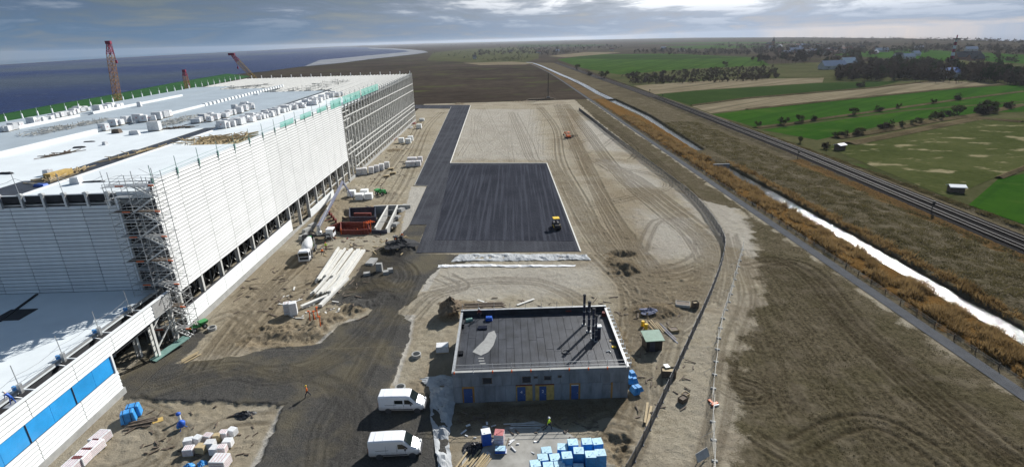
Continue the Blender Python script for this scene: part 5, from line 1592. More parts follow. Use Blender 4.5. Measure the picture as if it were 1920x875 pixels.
# ------------------------------------------------------------------ packs and pallets
def pack(label, p, size, rz, mats, cat='pack', group=None, bands=0, top=None, name='pallet_pack', slats=True):
    t = thing(name, label, cat, p, rz, group)
    L, W, Hh = size
    b = B()
    for k in (-1, 0, 1): b.box((0, k * W * .4, .05), (L * .96, .12, .10))
    for k in range(5): b.box((-L * .4 + L * .2 * k, 0, .125), (.13, W * .98, .03))
    mk('pallet', b, m_wood, t)
    b = B(); b.box((0, 0, .15 + (Hh - .15) / 2), (L, W, Hh - .15), top=.97)
    o = mk('load', b, mats, t)
    md = o.modifiers.new('bevel', 'BEVEL'); md.width = .06; md.segments = 2
    if top is not None:
        b = B(); b.box((0, 0, Hh + .012), (L * .95, W * .95, .03)); b.bar((-L * .2, -W * .3, Hh + .05), (L * .25, W * .3, Hh + .05), .18, .06); mk('cover', b, top, t)
    if bands:
        for k in range(bands):
            b = B()
            z = .25 + (Hh - .35) * (k + .5) / bands
            for s in (-1, 1):
                b.box((0, s * (W / 2 + .003), z), (L * .86, .012, .03)); b.box((s * (L / 2 + .003), 0, z), (.012, W * .86, .035))
            b.box((-L * .4 + L * .8 * (k + .5) / bands, 0, Hh + .005), (.05, W * .8, .012))
            mk('print', b, m_redprint, t)
    return t
# blue insulation packs in front of the building
c3 = lambda x, y: (860 + x / 6.4, 790 + y / 6.4)
tops = [(1055, 340, 1.3), (1010, 425, 1.3), (920, 500, 1.3), (1155, 425, 1.3), (1075, 525, 1.35), (1210, 515, 1.35), (1245, 300, 1.3), (1300, 400, 1.9), (1370, 245, 1.7), (1440, 345, 1.9), (1538, 235, 1.8), (1665, 235, 1.6), (1582, 390, 1.95), (1702, 370, 1.95), (1440, 545, .9), (1300, 545, .9)]
for i, (x, y, h) in enumerate(tops):
    px, py = c3(x, y); p = G(px, py, h); p.z = 0.02
    lab = ['rear blue pack at the left end of the insulation group, farthest back there', 'blue pack in the second row of the insulation group at its left', 'blue pack at the lower left corner of the insulation group', 'small blue pack in the middle left of the insulation group', 'blue pack second from the left in the front row', 'blue pack third from the left in the front row', 'narrow rear blue pack left of the tall stacks', 'tall blue stack at the centre of the insulation group', 'rear tall blue stack in the middle of the insulation group', 'tall blue stack right of the group centre, in front of the rear middle one', 'rear blue stack second from the right', 'rear blue pack at the right end of the group', 'tall front blue stack second from the right', 'tall front blue stack at the right end of the group', 'low blue pack at the lower edge before the tall right stacks', 'low blue pack at the lower edge below the centre stack'][i]
    pack(lab, p, (1.22, 1.15, h), rnd(-.12, .12), m_bluew, 'insulation pack', 'blue insulation packs in front of the building', top=m_bluetop, name='insulation_pack')
p = G(911, 809, 1.8); p.z = 0; pack('tall blue and white wrapped pack at the left of the paved yard', p, (1.15, 1.1, 1.9), .2, m_bluedeep, 'pack', top=m_white2)
p = G(936, 811, 1.4); p.z = 0; pack('white wrapped pack with red print beside the tall blue and white one', p, (1.2, 1.2, 1.5), -.15, m_pallet_w, 'pack', bands=3, top=m_redprint)
p = G(938, 841, .5); p.z = 0; pack('low blue box pack with a pale lid, in front of the red printed pack', p, (1.25, .9, .6), -.05, m_bluedeep, 'pack', top=m_bluetop)
# brick packs at the lower left
c2 = lambda x, y: (90 + x / 5.05, 740 + y / 5.05)
for i, (x, y, sz, mm) in enumerate([(1322, 415, 1, 0), (1412, 395, 1, 0), (1508, 368, 1, 1), (1592, 368, .8, 2), (1658, 340, 1, 1), (1738, 315, 1, 0), (1325, 490, 1.15, 1), (1442, 470, 1.1, 2), (1528, 435, 1.1, 0), (1575, 485, 1.1, 0), (1640, 480, 1.0, 1), (1695, 415, 1.05, 0), (1620, 590, 1.8, 1)]):
    px, py = c2(x, y); h = 1.05 if sz < 1.5 else 1.4; p = G(px, py, h); p.z = terrain_z(p.x, p.y) - .03
    m3 = (m_pallet_w, m_pallet_w, m_wood)[mm]
    labs = ('plain white wrapped brick pack in the cluster at the lower left', 'white brick pack with red print in the cluster at the lower left', 'pack with a bare pale timber top in the cluster at the lower left')
    if sz > 1.5: labs = ('', 'largest red printed white pack, in front of the brick pack cluster')
    lb = labs[mm] if i == 12 else ['left rear pack', 'second rear pack from the left', 'middle rear pack with red print', 'timber topped rear pack', 'red printed pack right of the timber topped one', 'pack farthest to the upper right', 'red printed pack at the left front', 'timber topped pack in the front', 'plain pack in the centre', 'plain front pack right of centre', 'red printed pack behind the largest one', 'plain pack at the right side'][i] + ' of the brick pack cluster'
    pack(lb, p, (1.05 * sz, .9 * sz, h), rnd(-.35, .35), m3, 'brick pack', 'brick packs at the lower left', bands=4 if mm == 1 else 0, name='brick_pack')
# long packs lying along the annex
for i, (px, py) in enumerate([(187, 818), (174, 836), (155, 853), (136, 869)]):
    p = G(px, py, .9); p.z = 0.0
    pack(('first', 'second', 'third', 'fourth')[i] + ' white pack with red stripes along the annex plinth, counted from the blue covered stacks', p, (1.5, 2.1, 1.25), -.06 + rnd(-.08, .08), m_pallet_w, 'panel pack', 'striped packs along the annex', bands=4, name='panel_pack')
for i, (px, py) in enumerate([(240, 780), (250, 768)]):
    p = G(px, py, .8); p.z = 0
    b = B(); b.box((0, 0, .75), (1.7, 1.3, 1.5), top=.86)
    t = thing('covered_stack', ('nearer', 'farther')[i] + ' of the two stacks under blue tarpaulin beside the annex', 'covered stack', p, .5 - .1 * i, 'stacks under blue tarpaulin')
    b = B(); b.box((0, 0, .8), (1.8, 1.4, 1.6), top=.82); o = mk('tarpaulin', b, m_bluew, t); md = o.modifiers.new('bevel', 'BEVEL'); md.width = .15; md.segments = 3
    b = B(); b.box((0, 0, .06), (1.7, 1.3, .12)); mk('pallet', b, m_wood, t)
    b = B()
    for k in (-.4, .4): b.bar((k, -.74, .3), (k, -.64, 1.5), .05); b.bar((k, -.62, 1.62), (k, .62, 1.62), .05)
    mk('strap', b, m_navy, t)
# white wrapped stacks on the strip beside the hall
def stack_at(px, py, size, rz, label, group=None, mm=None, bands=0):
    p = GT(px, py); pack(label, p, size, rz, mm or m_pallet_w, 'pack', group, bands, name='wrapped_pack')
stack_at(541, 588, (1.3, 1.3, 2.3), .3, 'left of the two tall white wrapped stacks by the dirt track', bands=2)
stack_at(552, 590, (1.3, 1.3, 2.5), .3, 'right of the two tall white wrapped stacks by the dirt track')
for i, (px, py) in enumerate([(674, 328), (684, 327), (697, 325), (707, 322), (716, 319), (726, 315)]):
    stack_at(px, py, (1.9, 2.2, 2.5), .1, ORD[i] + ' white pack in the row beside the unclad frame, counted from the camera end', 'row of packs beside the frame', bands=2)
for i, (px, py) in enumerate([(766, 312), (775, 312), (785, 311), (769, 304), (777, 304), (788, 303)]):
    stack_at(px, py, (1.9, 2.2, 2.1), 0, ('front left', 'front middle', 'front right', 'rear left', 'rear middle', 'rear right')[i] + ' pack in the pale block of six by the access road', 'block of packs by the road', bands=3)
for i, (px, py) in enumerate([(660, 368), (675, 374), (684, 366), (692, 373)]):
    stack_at(px, py, (2.4, 2.4, 1.9), .05, ('white block farthest left in the group of four beside the green dumper', 'largest front white block in the group of four beside the green dumper', 'rear white block of the group of four beside the green dumper', 'white block nearest to the green dumper')[i], None, m_white2)
for i, (px, py) in enumerate([(753, 268), (766, 269), (770, 264)]):
    stack_at(px, py, (2.6, 2.6, 2.4), .05, ('left', 'front right', 'rear')[i] + ' block in the white trio on the strip beside the bare frame', 'three white blocks beside the frame', m_white2)
stack_at(786, 241, (2.8, 2.8, 2.4), 0, 'lone white block near the far end of the hall', None, m_white2)
stack_at(791, 227, (3.0, 2.2, 1.6), 0, 'white wrapped bundle at the far corner of the hall', None, m_white2)
for i, (px, py) in enumerate([(725, 332), (737, 327), (733, 319)]):
    p = GT(px, py); b = B()
    for k in range(4): b.box((p.x, p.y, p.z + .12 + .2 * k), (2.2, 1.2, .06), .3); b.box((p.x - .6, p.y, p.z + .05 + .2 * k), (.2, 1.1, .12), .3); b.box((p.x + .6, p.y + .1, p.z + .05 + .2 * k), (.2, 1.1, .12), .3)
    mk('pallet_stack', b, m_wood, label=('front', 'right', 'rear')[i] + ' pile of empty timber pallets near the row of wrapped packs', cat='pallets')
for i, (px, py) in enumerate([(745, 255), (740, 262), (770, 240), (777, 232)]):
    p = GT(px, py); b = B()
    for k in range(7): b.bar((p.x + rnd(-1, 1), p.y - 3 + rnd(-1, 1), p.z + .2 + .05 * k), (p.x + rnd(-1, 1), p.y + 3, p.z + .2 + .06 * k), .25)
    mk('steel_bundle', b, m_red if i % 2 else m_galv, label=('grey', 'rusty red', 'long grey', 'far red')[i] + ' bundle of steel sections lying beside the far frame', cat='steel bundle')

# white concrete beams in two heaps
def lerp2(a, c, t): return (a[0] + (c[0] - a[0]) * t, a[1] + (c[1] - a[1]) * t)
for (s0, s1, e0, e1, n, hh, lab) in (((592, 529), (648, 522), (631, 474), (684, 472), 13, .5, 'long white concrete beam in the rear heap beside the mixer truck'), ((584, 557), (624, 551), (612, 528), (652, 519), 9, .45, 'white concrete beam in the front heap near the dirt track')):
    for k in range(n):
        f = k / (n - 1)
        a, c = lerp2(s0, s1, f), lerp2(e0, e1, f)
        A_, C_ = GT(a[0] + rnd(-2, 2), a[1] + rnd(-3, 3)), GT(c[0] + rnd(-1, 1), c[1] + rnd(-3, 3))
        z = .3 + (.5 if k % 3 == 1 else 0) + rnd(0, .06)
        b = B(); b.bar((A_.x, A_.y, z), (C_.x, C_.y, z + rnd(-.05, .1)), .40, .5)
        mk('concrete_beam', b, m_kerb, label=ORD[k] + ' beam from the left: ' + lab, cat='beam', group='white beams in the ' + ('rear' if 'rear' in lab else 'front') + ' heap')
for a, c, lab in (((601, 577), (652, 525), 'single white beam lying apart in front of the heaps, pointing at the track'), ((566, 579), (618, 557), 'grey channel beam lying slantwise left of the front heap')):
    A_, C_ = GT(*a), GT(*c); b = B(); b.bar((A_.x, A_.y, .45), (C_.x, C_.y, .45), .75, .5); mk('concrete_beam', b, m_kerb, label=lab, cat='beam')
# blocks on the black gravel
for (px, py, s, rz, lab) in ((712, 508, (1.3, 1.0, 1.9), .0, 'upright grey block standing on the black gravel'), (697, 492, (1.8, 3.4, .5), -.15, 'flat sand-coloured slab on the black gravel'), (688, 515, (1.4, 1.1, .7), .2, 'low grey block at the left of the black gravel'), (724, 516, (1.2, 1.2, 1.0), .3, 'front pale block at the right of the black gravel'), (732, 510, (1.2, 1.2, 1.0), .3, 'rear pale block at the right of the black gravel')):
    p = GT(px, py); b = B(); b.box((p.x, p.y, p.z + s[2] / 2 - .1), s, rz, top=.95); mk('stone_block', b, m_stone, label=lab, cat='block')
for k, (px, py) in enumerate(((582, 605), (592, 608), (597, 598), (601, 612))):
    p = GT(px, py); b = B(); b.bar((p.x, p.y, p.z - .2), (p.x + rnd(-.2, .2), p.y, p.z + 2.0), .12); b.box((p.x, p.y, p.z + 1.9), (.4, .3, .1))
    mk('red_post', b, m_orange, label='orange red marker post beside the dug trench', cat='post', group='marker posts beside the trench')

# ------------------------------------------------------------------ odds and ends of the yard
ph = GT(1222, 651)
t = thing('site_hut', 'small dark hut with a sloping green roof near the fence', 'hut', ph, .06)
b = B(); b.box((0, 0, 1.0), (2.5, 2.2, 2.0)); mk('wall', b, m_tarp, t)
b = B(); b.box((0, 0, 2.18), (3.0, 2.8, .12), tilt=Matrix.Rotation(.12, 3, 'X')); mk('roof', b, m_greenroof, t)
b = B(); b.box((-.3, -1.12, .9), (.8, .05, 1.7)); mk('door', b, m_flue, t)
def crate(label, px, py, s, rz, mm=m_wood, lid=None, cat='crate', name='crate'):
    p = GT(px, py); t = thing(name, label, cat, p, rz)
    L, W, Hh = s; b = B()
    for k in range(4): 
        z = Hh * (k + .5) / 4
        b.box((0, -W / 2, z), (L, .05, Hh / 4 - .03)); b.box((0, W / 2, z), (L, .05, Hh / 4 - .03)); b.box((-L / 2, 0, z), (.05, W, Hh / 4 - .03)); b.box((L / 2, 0, z), (.05, W, Hh / 4 - .03))
    mk('side_boards', b, mm, t)
    b = B(); b.box((0, 0, Hh * .42), (L * .94, W * .94, Hh * .8)); mk('contents', b, lid or m_darkwood, t)
    return t
crate('timber crate with a white sheet on top, leaning near the fence', 1253, 704, (1.9, 1.2, 1.1), -.15, m_darkwood, m_wood)
p = GT(1249, 698); b = B(); b.box((p.x, p.y, 1.15), (.7, .9, .06), .2); mk('board', b, m_white2, label='white board lying on the timber crate by the fence', cat='board')
crate('tall brown box on the pallet at the upper fence side', 1303, 576, (1.0, .9, 1.1), .1, m_darkwood, m_wood)
crate('flat pallet loaded with scrap beside the tall brown box', 1280, 573, (2.4, 1.6, .5), -.3, m_kerb, m_darkwood)
crate('open wooden box on the sand above the green hut', 1263, 620, (1.4, 1.2, .5), .2, m_wood, m_darkwood)
crate('dark crate pressed against the lower fence', 1280, 752, (1.1, .8, .7), .6, m_darkwood)
crate('small timber box behind the dark crate at the fence', 1285, 744, (.8, .7, .6), .6, m_wood)
for (px, py, mm, lab) in ((1205, 611, m_yellow, 'yellow drum standing behind the green hut'), (1211, 616, m_yellow, 'second yellow drum, nearer to the green hut')):
    p = GT(px, py); b = B(); b.lathe(p, [(.28, 0), (.3, .05), (.3, .45), (.32, .5), (.3, .55), (.3, .9), (.25, .95)], 12); mk('drum', b, mm, label=lab, cat='drum')
def planks(label, a, c, n, w, mm, cat='planks', name='plank_pile', spread=.8):
    A_, C_ = GT(*a), GT(*c); d = (C_ - A_).normalized(); s = Vector((-d.y, d.x, 0))
    t = thing(name, label, cat, (A_ + C_) / 2)
    for k in range(n):
        o = s * (spread * (k / max(1, n - 1) - .5) * 2 + rnd(-.1, .1)); j = d * rnd(-.5, .5)
        b = B(); b.bar(A_ + o + j + Vector((0, 0, .12 + .1 * (k % 3))), C_ + o + j + s * rnd(-.15, .15) + Vector((0, 0, .12 + .1 * (k % 3))), w, .07); mk('plank', b, mm, t, world=True)
    return t
planks('pale planks in the lower left corner of the paved yard', (878, 882), (900, 852), 9, .2, m_wood, spread=1.3)
planks('crossed pale laths leaning beside the lower planks', (893, 880), (912, 856), 6, .12, m_wood, spread=.7)
planks('single pale plank lying beside the fence below the hut', (1212, 795), (1218, 757), 2, .3, m_wood, spread=.2)
planks('dark pipes lying slantwise behind the green hut', (1238, 612), (1270, 640), 2, .18, m_flue, 'pipes', 'pipe_pair', .15)
planks('loose laths on the sand beside the yellow drums', (1222, 606), (1238, 622), 5, .14, m_wood, spread=.8)
planks('left pale beam on the sand behind the concrete building', (900, 560), (924, 569), 1, .4, m_kerb)
planks('right pale beam slanting on the sand behind the concrete building', (962, 571), (994, 559), 1, .45, m_kerb)
planks('stacked brown planks along the rear wall of the concrete building', (872, 577), (945, 573), 6, .3, m_darkwood, spread=.9)
planks('row of small timber blocks beside the blue covered stacks', (240, 800), (290, 790), 6, .25, m_darkwood, spread=.5)
planks('pale board and laths on the sand at the scaffold foot', (340, 683), (372, 664), 3, .2, m_wood, spread=.4)
planks('long bench of steel sections lying in the shade of the building', (950, 800), (1008, 799), 3, .16, m_galv, 'steel sections', 'steel_pile', .3)
p = GT(296, 788); b = B(); b.box((p.x, p.y, p.z + .1), (1.2, 1.0, .05), .6); mk('plywood_sheet', b, m_ply, label='yellow plywood sheet lying on the sand near the blue mixer', cat='plywood')
# blue cement mixer and its tall lamp
p = GT(342, 803)
t = thing('cement_mixer', 'round blue cement mixer on the sand by the annex', 'cement mixer', p, .4)
b = B(); b.lathe((0, 0, .75), [(.12, -.45), (.42, -.3), (.5, 0), (.36, .4), (.26, .5), (.22, .48)], 14, axis=(.5, .2, .85)); mk('drum', b, m_bluedeep, t, smooth=True)
b = B()
for a in (.3, 2.3, 4.4): b.bar((0, 0, .6), (math.cos(a) * .6, math.sin(a) * .6, 0), .07)
mk('stand', b, m_bluedeep, t)
b = B(); b.box((-.35, 0, .5), (.4, .35, .4)); mk('motor', b, m_bluew, t)
p = GT(338, 789)
t = thing('site_pump', 'white pump with a blue head standing behind the blue mixer', 'pump', p)
b = B(); b.lathe((0, 0, 0), [(.26, 0), (.2, .2), (.2, .9), (.24, 1.0)], 10); mk('body', b, m_white2, t)
b = B(); b.lathe((0, 0, 1.0), [(.1, 0), (.3, .1), (.3, .3), (.12, .42)], 12); mk('head', b, m_bluedeep, t)
for (px, py, nm, lab) in ((1342, 755, 0, ''),):
    pass
p = GT(1340, 758); b = B(); b.box((p.x, p.y, p.z + .12), (1.0, .3, .25), .5); b.box((p.x - .3, p.y + .5, p.z + .1), (.3, .9, .2), .3); b.box((p.x + .1, p.y - .25, p.z + .1), (.8, .15, .2), .2, 1)
mk('barrier_foot', b, [m_orange, m_white2], label='orange and white barrier pieces by the temporary fence', cat='barrier')
p = GT(1316, 862); t = thing('info_board', 'grey board leaning at the lower end of the temporary fence', 'board', p, .55)
b = B(); b.box((0, 0, .75), (2.0, .08, 1.0), tilt=Matrix.Rotation(-.5, 3, 'X')); mk('panel', b, m_galv, t)
b = B(); b.bar((-.8, 0, 0), (-.8, .2, 1.2), .08); b.bar((.8, 0, 0), (.8, .2, 1.2), .08); mk('leg', b, m_dark, t)
p = GT(830, 656); t = thing('covered_crate', 'box under a pale grey sheet left of the concrete building', 'covered box', p, .05)
b = B(); b.box((0, 0, .55), (2.0, 1.5, 1.1), top=.94); mk('cover', b, m_pallet_w, t)
b = B(); b.box((0, 0, .06), (2.1, 1.6, .12)); mk('pallet', b, m_wood, t)
for (px, py, lab) in ((781, 667, 'pale concrete manhole ring on the sand left of the concrete building'), (751, 729, 'half buried concrete ring at the edge of the gravel behind the van'), (398, 617, 'concrete ring on the sand near the scaffold foot')):
    p = GT(px, py); b = B(); b.lathe(p, [(.75, -.1), (.75, .5), (.58, .52), (.55, .0)], 16); mk('manhole_ring', b, m_conc, label=lab, cat='concrete ring')
p = GT(1186, 722); b = B()
for k in range(7): b.box((p.x + rnd(-.5, .5), p.y + rnd(-2, 2), .5 + rnd(0, .5)), (1.0, 1.4, .5 + rnd(0, .4)), rnd(0, 1), top=.6)
mk('tarp_bundle', b, m_bluew, label='bright blue plastic bundle against the right wall of the building', cat='bundle')
def heap(name, label, cat, px, py, r, h, mm, n=24, sq=1.0):
    p = GT(px, py); b = B()
    N, Mm = 20, 8; vs = []
    for j in range(Mm + 1):
        for i in range(N):
            a = 2 * PI * i / N; q = j / Mm
            k = r * q * (1 + .18 * math.sin(3 * a + j) + rnd(-.08, .08))
            vs.append((p.x + k * math.cos(a), p.y + k * math.sin(a) * sq, p.z - .1 + h * (1 - q) ** .8 * (1 + rnd(-.25, .25)) - .15 * q))
    fs = [(j * N + i, (j + 1) * N + i, (j + 1) * N + (i + 1) % N, j * N + (i + 1) % N) for j in range(Mm) for i in range(N)]
    b.add(vs, fs); return mk(name, b, mm, label=label, cat=cat)
heap('tarp_heap', 'crumpled black tarpaulin heap on the sand left of the gravel track', 'tarpaulin', 458, 778, 1.9, .7, m_tarp, sq=.6)
heap('tarp_heap', 'black plastic heap at the left of the paved yard', 'tarpaulin', 886, 843, 1.6, .8, m_tarp, sq=1.2)
heap('plastic_sheet', 'white crumpled plastic beside the pale planks', 'plastic sheet', 915, 850, .9, .3, m_pallet_w)
m_bluestone = mat('bluish_stone', (0.11, 0.125, 0.20), 0.7, var=0.7, scale=7, bump=1.0, bscale=9)
heap('stone_heap', 'flat heap of bluish stones on the rutted sand above the hut', 'stone heap', 1219, 588, 2.1, .45, m_bluestone, sq=.6)
heap('earth_heap', 'brown earth heap at the rear left corner of the concrete building', 'earth heap', 846, 592, 2.4, 1.9, m_earth)
heap('gravel_heap', 'black gravel heap beside the corner of the asphalt', 'gravel heap', 752, 466, 4.2, 1.3, m_blackstone, sq=.7)
heap('tarp_heap', 'small blue bag lying in front of the brick packs', 'bag', 378, 868, .7, .5, m_bluew)
heap('tarp_heap', 'blue wrapped bundle at the lower edge below the brick packs', 'bag', 352, 874, 1.0, .6, m_bluew)

# crumpled geotextile sheets
def crumple(name, label, path_a, path_b, n, mseg, amp, mm, z0=.05):
    vs = []
    for i in range(n + 1):
        t_ = i / n
        def at(path):
            f = t_ * (len(path) - 1); k = min(int(f), len(path) - 2); return lerp2(path[k], path[k + 1], f - k)
        a, c = at(path_a), at(path_b)
        A_, C_ = GT(*a), GT(*c)
        for j in range(mseg + 1):
            q = j / mseg; p = A_.lerp(C_, q)
            p.z += z0 + amp * (fbm(np.array([p.x * .7]), np.array([p.y * .7]), 3, 91)[0] - .35) * 2 * (math.sin(PI * q) * .8 + .35)
            p.x += rnd(-.12, .12); p.y += rnd(-.12, .12)
            vs.append(p)
    w = mseg + 1
    fs = [(i * w + j, (i + 1) * w + j, (i + 1) * w + j + 1, i * w + j + 1) for i in range(n) for j in range(mseg)]
    b = B(); b.add(vs, fs)
    o = mk(name, b, mm, label=label, cat='geotextile')
    md = o.modifiers.new('solid', 'SOLIDIFY'); md.thickness = .03
    return o
crumple('geotextile_sheet', 'crumpled pale geotextile strip along the front edge of the asphalt', [(862, 477), (960, 476), (1060, 477), (1098, 478)], [(845, 490), (950, 489), (1060, 488), (1108, 488)], 90, 8, .5, m_geo)
crumple('geotextile_sheet', 'grey geotextile sheet heaped between the vans and the concrete building', [(786, 712), (806, 728), (806, 762), (812, 820), (824, 890)], [(850, 706), (856, 724), (852, 770), (842, 820), (850, 890)], 40, 8, .75, m_geo)
crumple('geotextile_sheet', 'thin pale geotextile edge on the sand below the black gravel bank', [(822, 497), (860, 495), (960, 497), (1080, 497)], [(820, 502), (860, 500), (960, 501), (1078, 500)], 60, 4, .25, m_pallet_w)
pts = [(-6.2, 45), (8.2, 45), (8.6, 51.5), (6.4, 54.2), (2.5, 56.3), (-1, 55.4), (-3.2, 52.5), (-6.2, 51.8)]
b = B(); b.prism([(x, y) for x, y in pts], -.2, .04); mk('yard_slab', b, mat('screed_floor', (0.30, 0.285, 0.25), .8, var=.35, scale=.35, col2=(0.40, 0.385, 0.35)), kind='structure')

# scattered scraps of the working site
def scraps(label, poly_pts, n, mm, l0, l1, w):
    b = B()
    xs, ys = [q[0] for q in poly_pts], [q[1] for q in poly_pts]
    for _ in range(n):
        p = GT(rnd(min(xs), max(xs)), rnd(min(ys), max(ys))); a = rnd(0, PI); l = rnd(l0, l1) / 2
        b.bar((p.x - math.cos(a) * l, p.y - math.sin(a) * l, p.z + rnd(.03, .15)), (p.x + math.cos(a) * l, p.y + math.sin(a) * l, p.z + rnd(.03, .2)), rnd(w * .6, w * 1.5), .1)
    mk('site_scraps', b, mm, label=label, cat='scraps', kind='stuff')
scraps('scraps of timber around the foundation works', [(600, 385), (760, 480)], 60, m_wood, .6, 2.4, .2)
scraps('dark scraps around the foundation works', [(590, 385), (760, 475)], 70, m_darkwood, .6, 2.6, .35)
scraps('red steel scraps around the foundation works', [(612, 388), (720, 450)], 26, m_red, .6, 2.2, .25)
scraps('scraps on the dirt between the hall and the beams', [(440, 500), (690, 600)], 70, m_darkwood, .5, 2.4, .2)
scraps('pale scraps on the dirt between the hall and the beams', [(520, 540), (640, 600)], 26, m_kerb, .4, 1.6, .2)
scraps('scraps on the strip beside the frame', [(690, 250), (780, 350)], 60, m_darkwood, .6, 2.6, .3)
scraps('scraps on the sand behind and beside the concrete building', [(840, 555), (1200, 600)], 40, m_darkwood, .4, 1.8, .15)
scraps('scraps in the yard before the concrete building', [(850, 765), (1120, 830)], 46, m_darkwood, .3, 1.4, .14)
scraps('pale scraps in the yard before the concrete building', [(860, 790), (1010, 850)], 18, m_pallet_w, .3, 1.0, .2)
scraps('scraps on the rutted sand near the fence', [(1180, 560), (1300, 780)], 40, m_darkwood, .3, 1.6, .14)
scraps('scraps around the brick packs and the blue mixer', [(230, 760), (480, 860)], 50, m_darkwood, .3, 1.3, .14)
# ------------------------------------------------------------------ fences
def pl_len(P):
    L = [0]
    for a, c in zip(P[:-1], P[1:]): L.append(L[-1] + math.hypot(c[0] - a[0], c[1] - a[1]))
    return L
def pl_at(P, L, s):
    k = min(max(0, int(np.searchsorted(L, s)) - 1), len(P) - 2); t_ = (s - L[k]) / (L[k + 1] - L[k])
    return P[k][0] + (P[k + 1][0] - P[k][0]) * t_, P[k][1] + (P[k + 1][1] - P[k][1]) * t_
fp = [(1150, 930)] + [(1185, 875), (1240, 760), (1290, 650), (1330, 560), (1357, 480), (1350, 440), (1300, 375), (1230, 320), (1170, 275), (1120, 235), (1085, 207)]
P = smooth_path(PX(fp), 5); L = pl_len(P)
fence = thing('site_fence', 'dark wire mesh fence on steel posts curving along the edge of the sand', 'fence', (P[0][0], P[0][1], 0))
b = B(); Hf, Wf = 1.95, 3.0
for k in range(22): b.bar((Wf * k / 21, 0, .05), (Wf * k / 21, 0, Hf), .022)
for k in range(11): b.bar((0, 0, .05 + (Hf - .05) * k / 10), (Wf, 0, .05 + (Hf - .05) * k / 10), .022)
b.bar((0, 0, Hf), (Wf, 0, Hf), .05); b.bar((0, 0, .06), (Wf, 0, .06), .05)
m_fence = mat('dark_fence_wire', (0.06, 0.065, 0.075), .55, .3, var=.2)
netm = b.mesh('mesh_panel', m_fence)
b = B(); b.tube((0, 0, -.1), (0, 0, 2.15), .05, n=6); b.box((0, 0, .02), (.3, .3, .12)); postm = b.mesh('post', m_fence)
ns = int(L[-1] / 3.0)
for k in range(ns):
    a, c = pl_at(P, L, 3.0 * k), pl_at(P, L, 3.0 * k + 3)
    ang = math.atan2(c[1] - a[1], c[0] - a[0])
    z = terrain_z(a[0], a[1])
    put('post', postm, fence, (a[0], a[1], z), ang, world=True)
    put('mesh_panel', netm, fence, (a[0], a[1], z), ang, world=True)
# temporary fence panels with concrete feet
P = smooth_path(PX([(1338, 905), (1340, 870), (1336, 760), (1342, 680), (1352, 610), (1368, 560), (1384, 500), (1396, 455)]), 5); L = pl_len(P)
tf = thing('temporary_fence', 'light temporary fence on concrete feet at the edge of the grass', 'fence', (P[0][0], P[0][1], 0))
b = B(); Wf = 3.4
for k in range(12): b.bar((Wf * k / 11, 0, .2), (Wf * k / 11, 0, 1.9), .012)
for z in (.2, .75, 1.3, 1.9): b.bar((0, 0, z), (Wf, 0, z), .022)
tm = b.mesh('mesh_panel', m_rack)
b = B(); b.tube((0, 0, 0), (0, 0, 1.95), .03, n=5); tp = b.mesh('post', m_rack)
b = B(); b.box((0, 0, .08), (.30, .75, .16), top=.85); tfoot = b.mesh('concrete_foot', m_conc)
b = B(); b.bar((0, 0, 1.5), (0, -1.5, .05), .03); tb = b.mesh('stay', m_galv)
for k in range(int(L[-1] / 3.5)):
    a, c = pl_at(P, L, 3.5 * k), pl_at(P, L, 3.5 * k + 3.5)
    ang = math.atan2(c[1] - a[1], c[0] - a[0]) + rnd(-.05, .05); z = terrain_z(a[0], a[1])
    put('mesh_panel', tm, tf, (a[0], a[1], z), ang, world=True)
    put('post', tp, tf, (a[0], a[1], z), ang, world=True)
    put('concrete_foot', tfoot, tf, (a[0], a[1], z), ang, world=True)
    if k % 2 == 0: put('stay', tb, tf, (a[0], a[1], z), ang + PI, world=True)
# low post and wire fence between the path and the reeds
pf = thing('path_fence', 'low post and wire fence along the reed side of the cycle path', 'fence', (69.4, 40, 0))
b = B(); b.box((0, 0, .45), (.11, .11, 1.1)); pm_ = b.mesh('post', m_darkwood)
b = B(); b.bar((0, 0, .5), (0, 4, .5), .02); b.bar((0, 0, .85), (0, 4, .85), .02); wm_ = b.mesh('wire', m_bumper)
for k in range(75):
    y = 40 + 4 * k; z = terrain_z(69.4, y)
    put('post', pm_, pf, (69.4, y, z), 0, world=True); put('wire', wm_, pf, (69.4, y, z), 0, world=True)

# ------------------------------------------------------------------ railway: two tracks on the embankment
b0 = B(); b0.box((0, 0, 0), (2.5, .26, .16))
for side, lab in ((-2.1, 'railway track nearer to the canal'), (2.1, 'railway track nearer to the green fields')):
    tr_ = thing('railway_track', lab, 'railway track', (113 + side, 105, .8))
    ysr = list(np.arange(34, 426, 6.0)) + [430, 520, 650, 800, 1000, 1130]
    xr = lambda y: float(np.interp(y, [30, 105, 213, 432, 480, 734, 1124], [112.4, 113.0, 117.9, 120.0, 119.5, 113.5, 106.5])) + side
    zr_ = lambda y: 1.0 if y < 424 else (.5 if y < 440 else .35)
    for s in (-.75, .75):
        b = B()
        for y0, y1 in zip(ysr[:-1], ysr[1:]): b.bar((xr(y0) + s, y0, zr_(y0)), (xr(y1) + s, y1, zr_(y1)), .11, .18)
        mk('rail', b, m_rail, tr_, world=True)
    b = B()
    for y in np.arange(60, 420, .65): b.add([(x + xr(y), yy_ + y, z + .86) for x, yy_, z in b0.v], b0.f)
    mk('sleepers', b, m_sleeper, tr_, world=True, kind='stuff')
bal = land_mat('far_ballast', (0.03, 0.027, 0.026), (0.085, 0.078, 0.075), .2)
b = B()
for (y0, y1) in ((430, 520), (520, 650), (650, 800), (800, 1000), (1000, 1130)):
    x0, x1 = xr(y0) - 2.1, xr(y1) - 2.1
    b.add([(x0 - 4.6, y0, .2), (x0 + 4.6, y0, .2), (x1 + 4.6, y1, .2), (x1 - 4.6, y1, .2)], [(0, 1, 2, 3)])
mk('ballast_bed', b, bal, kind='structure')
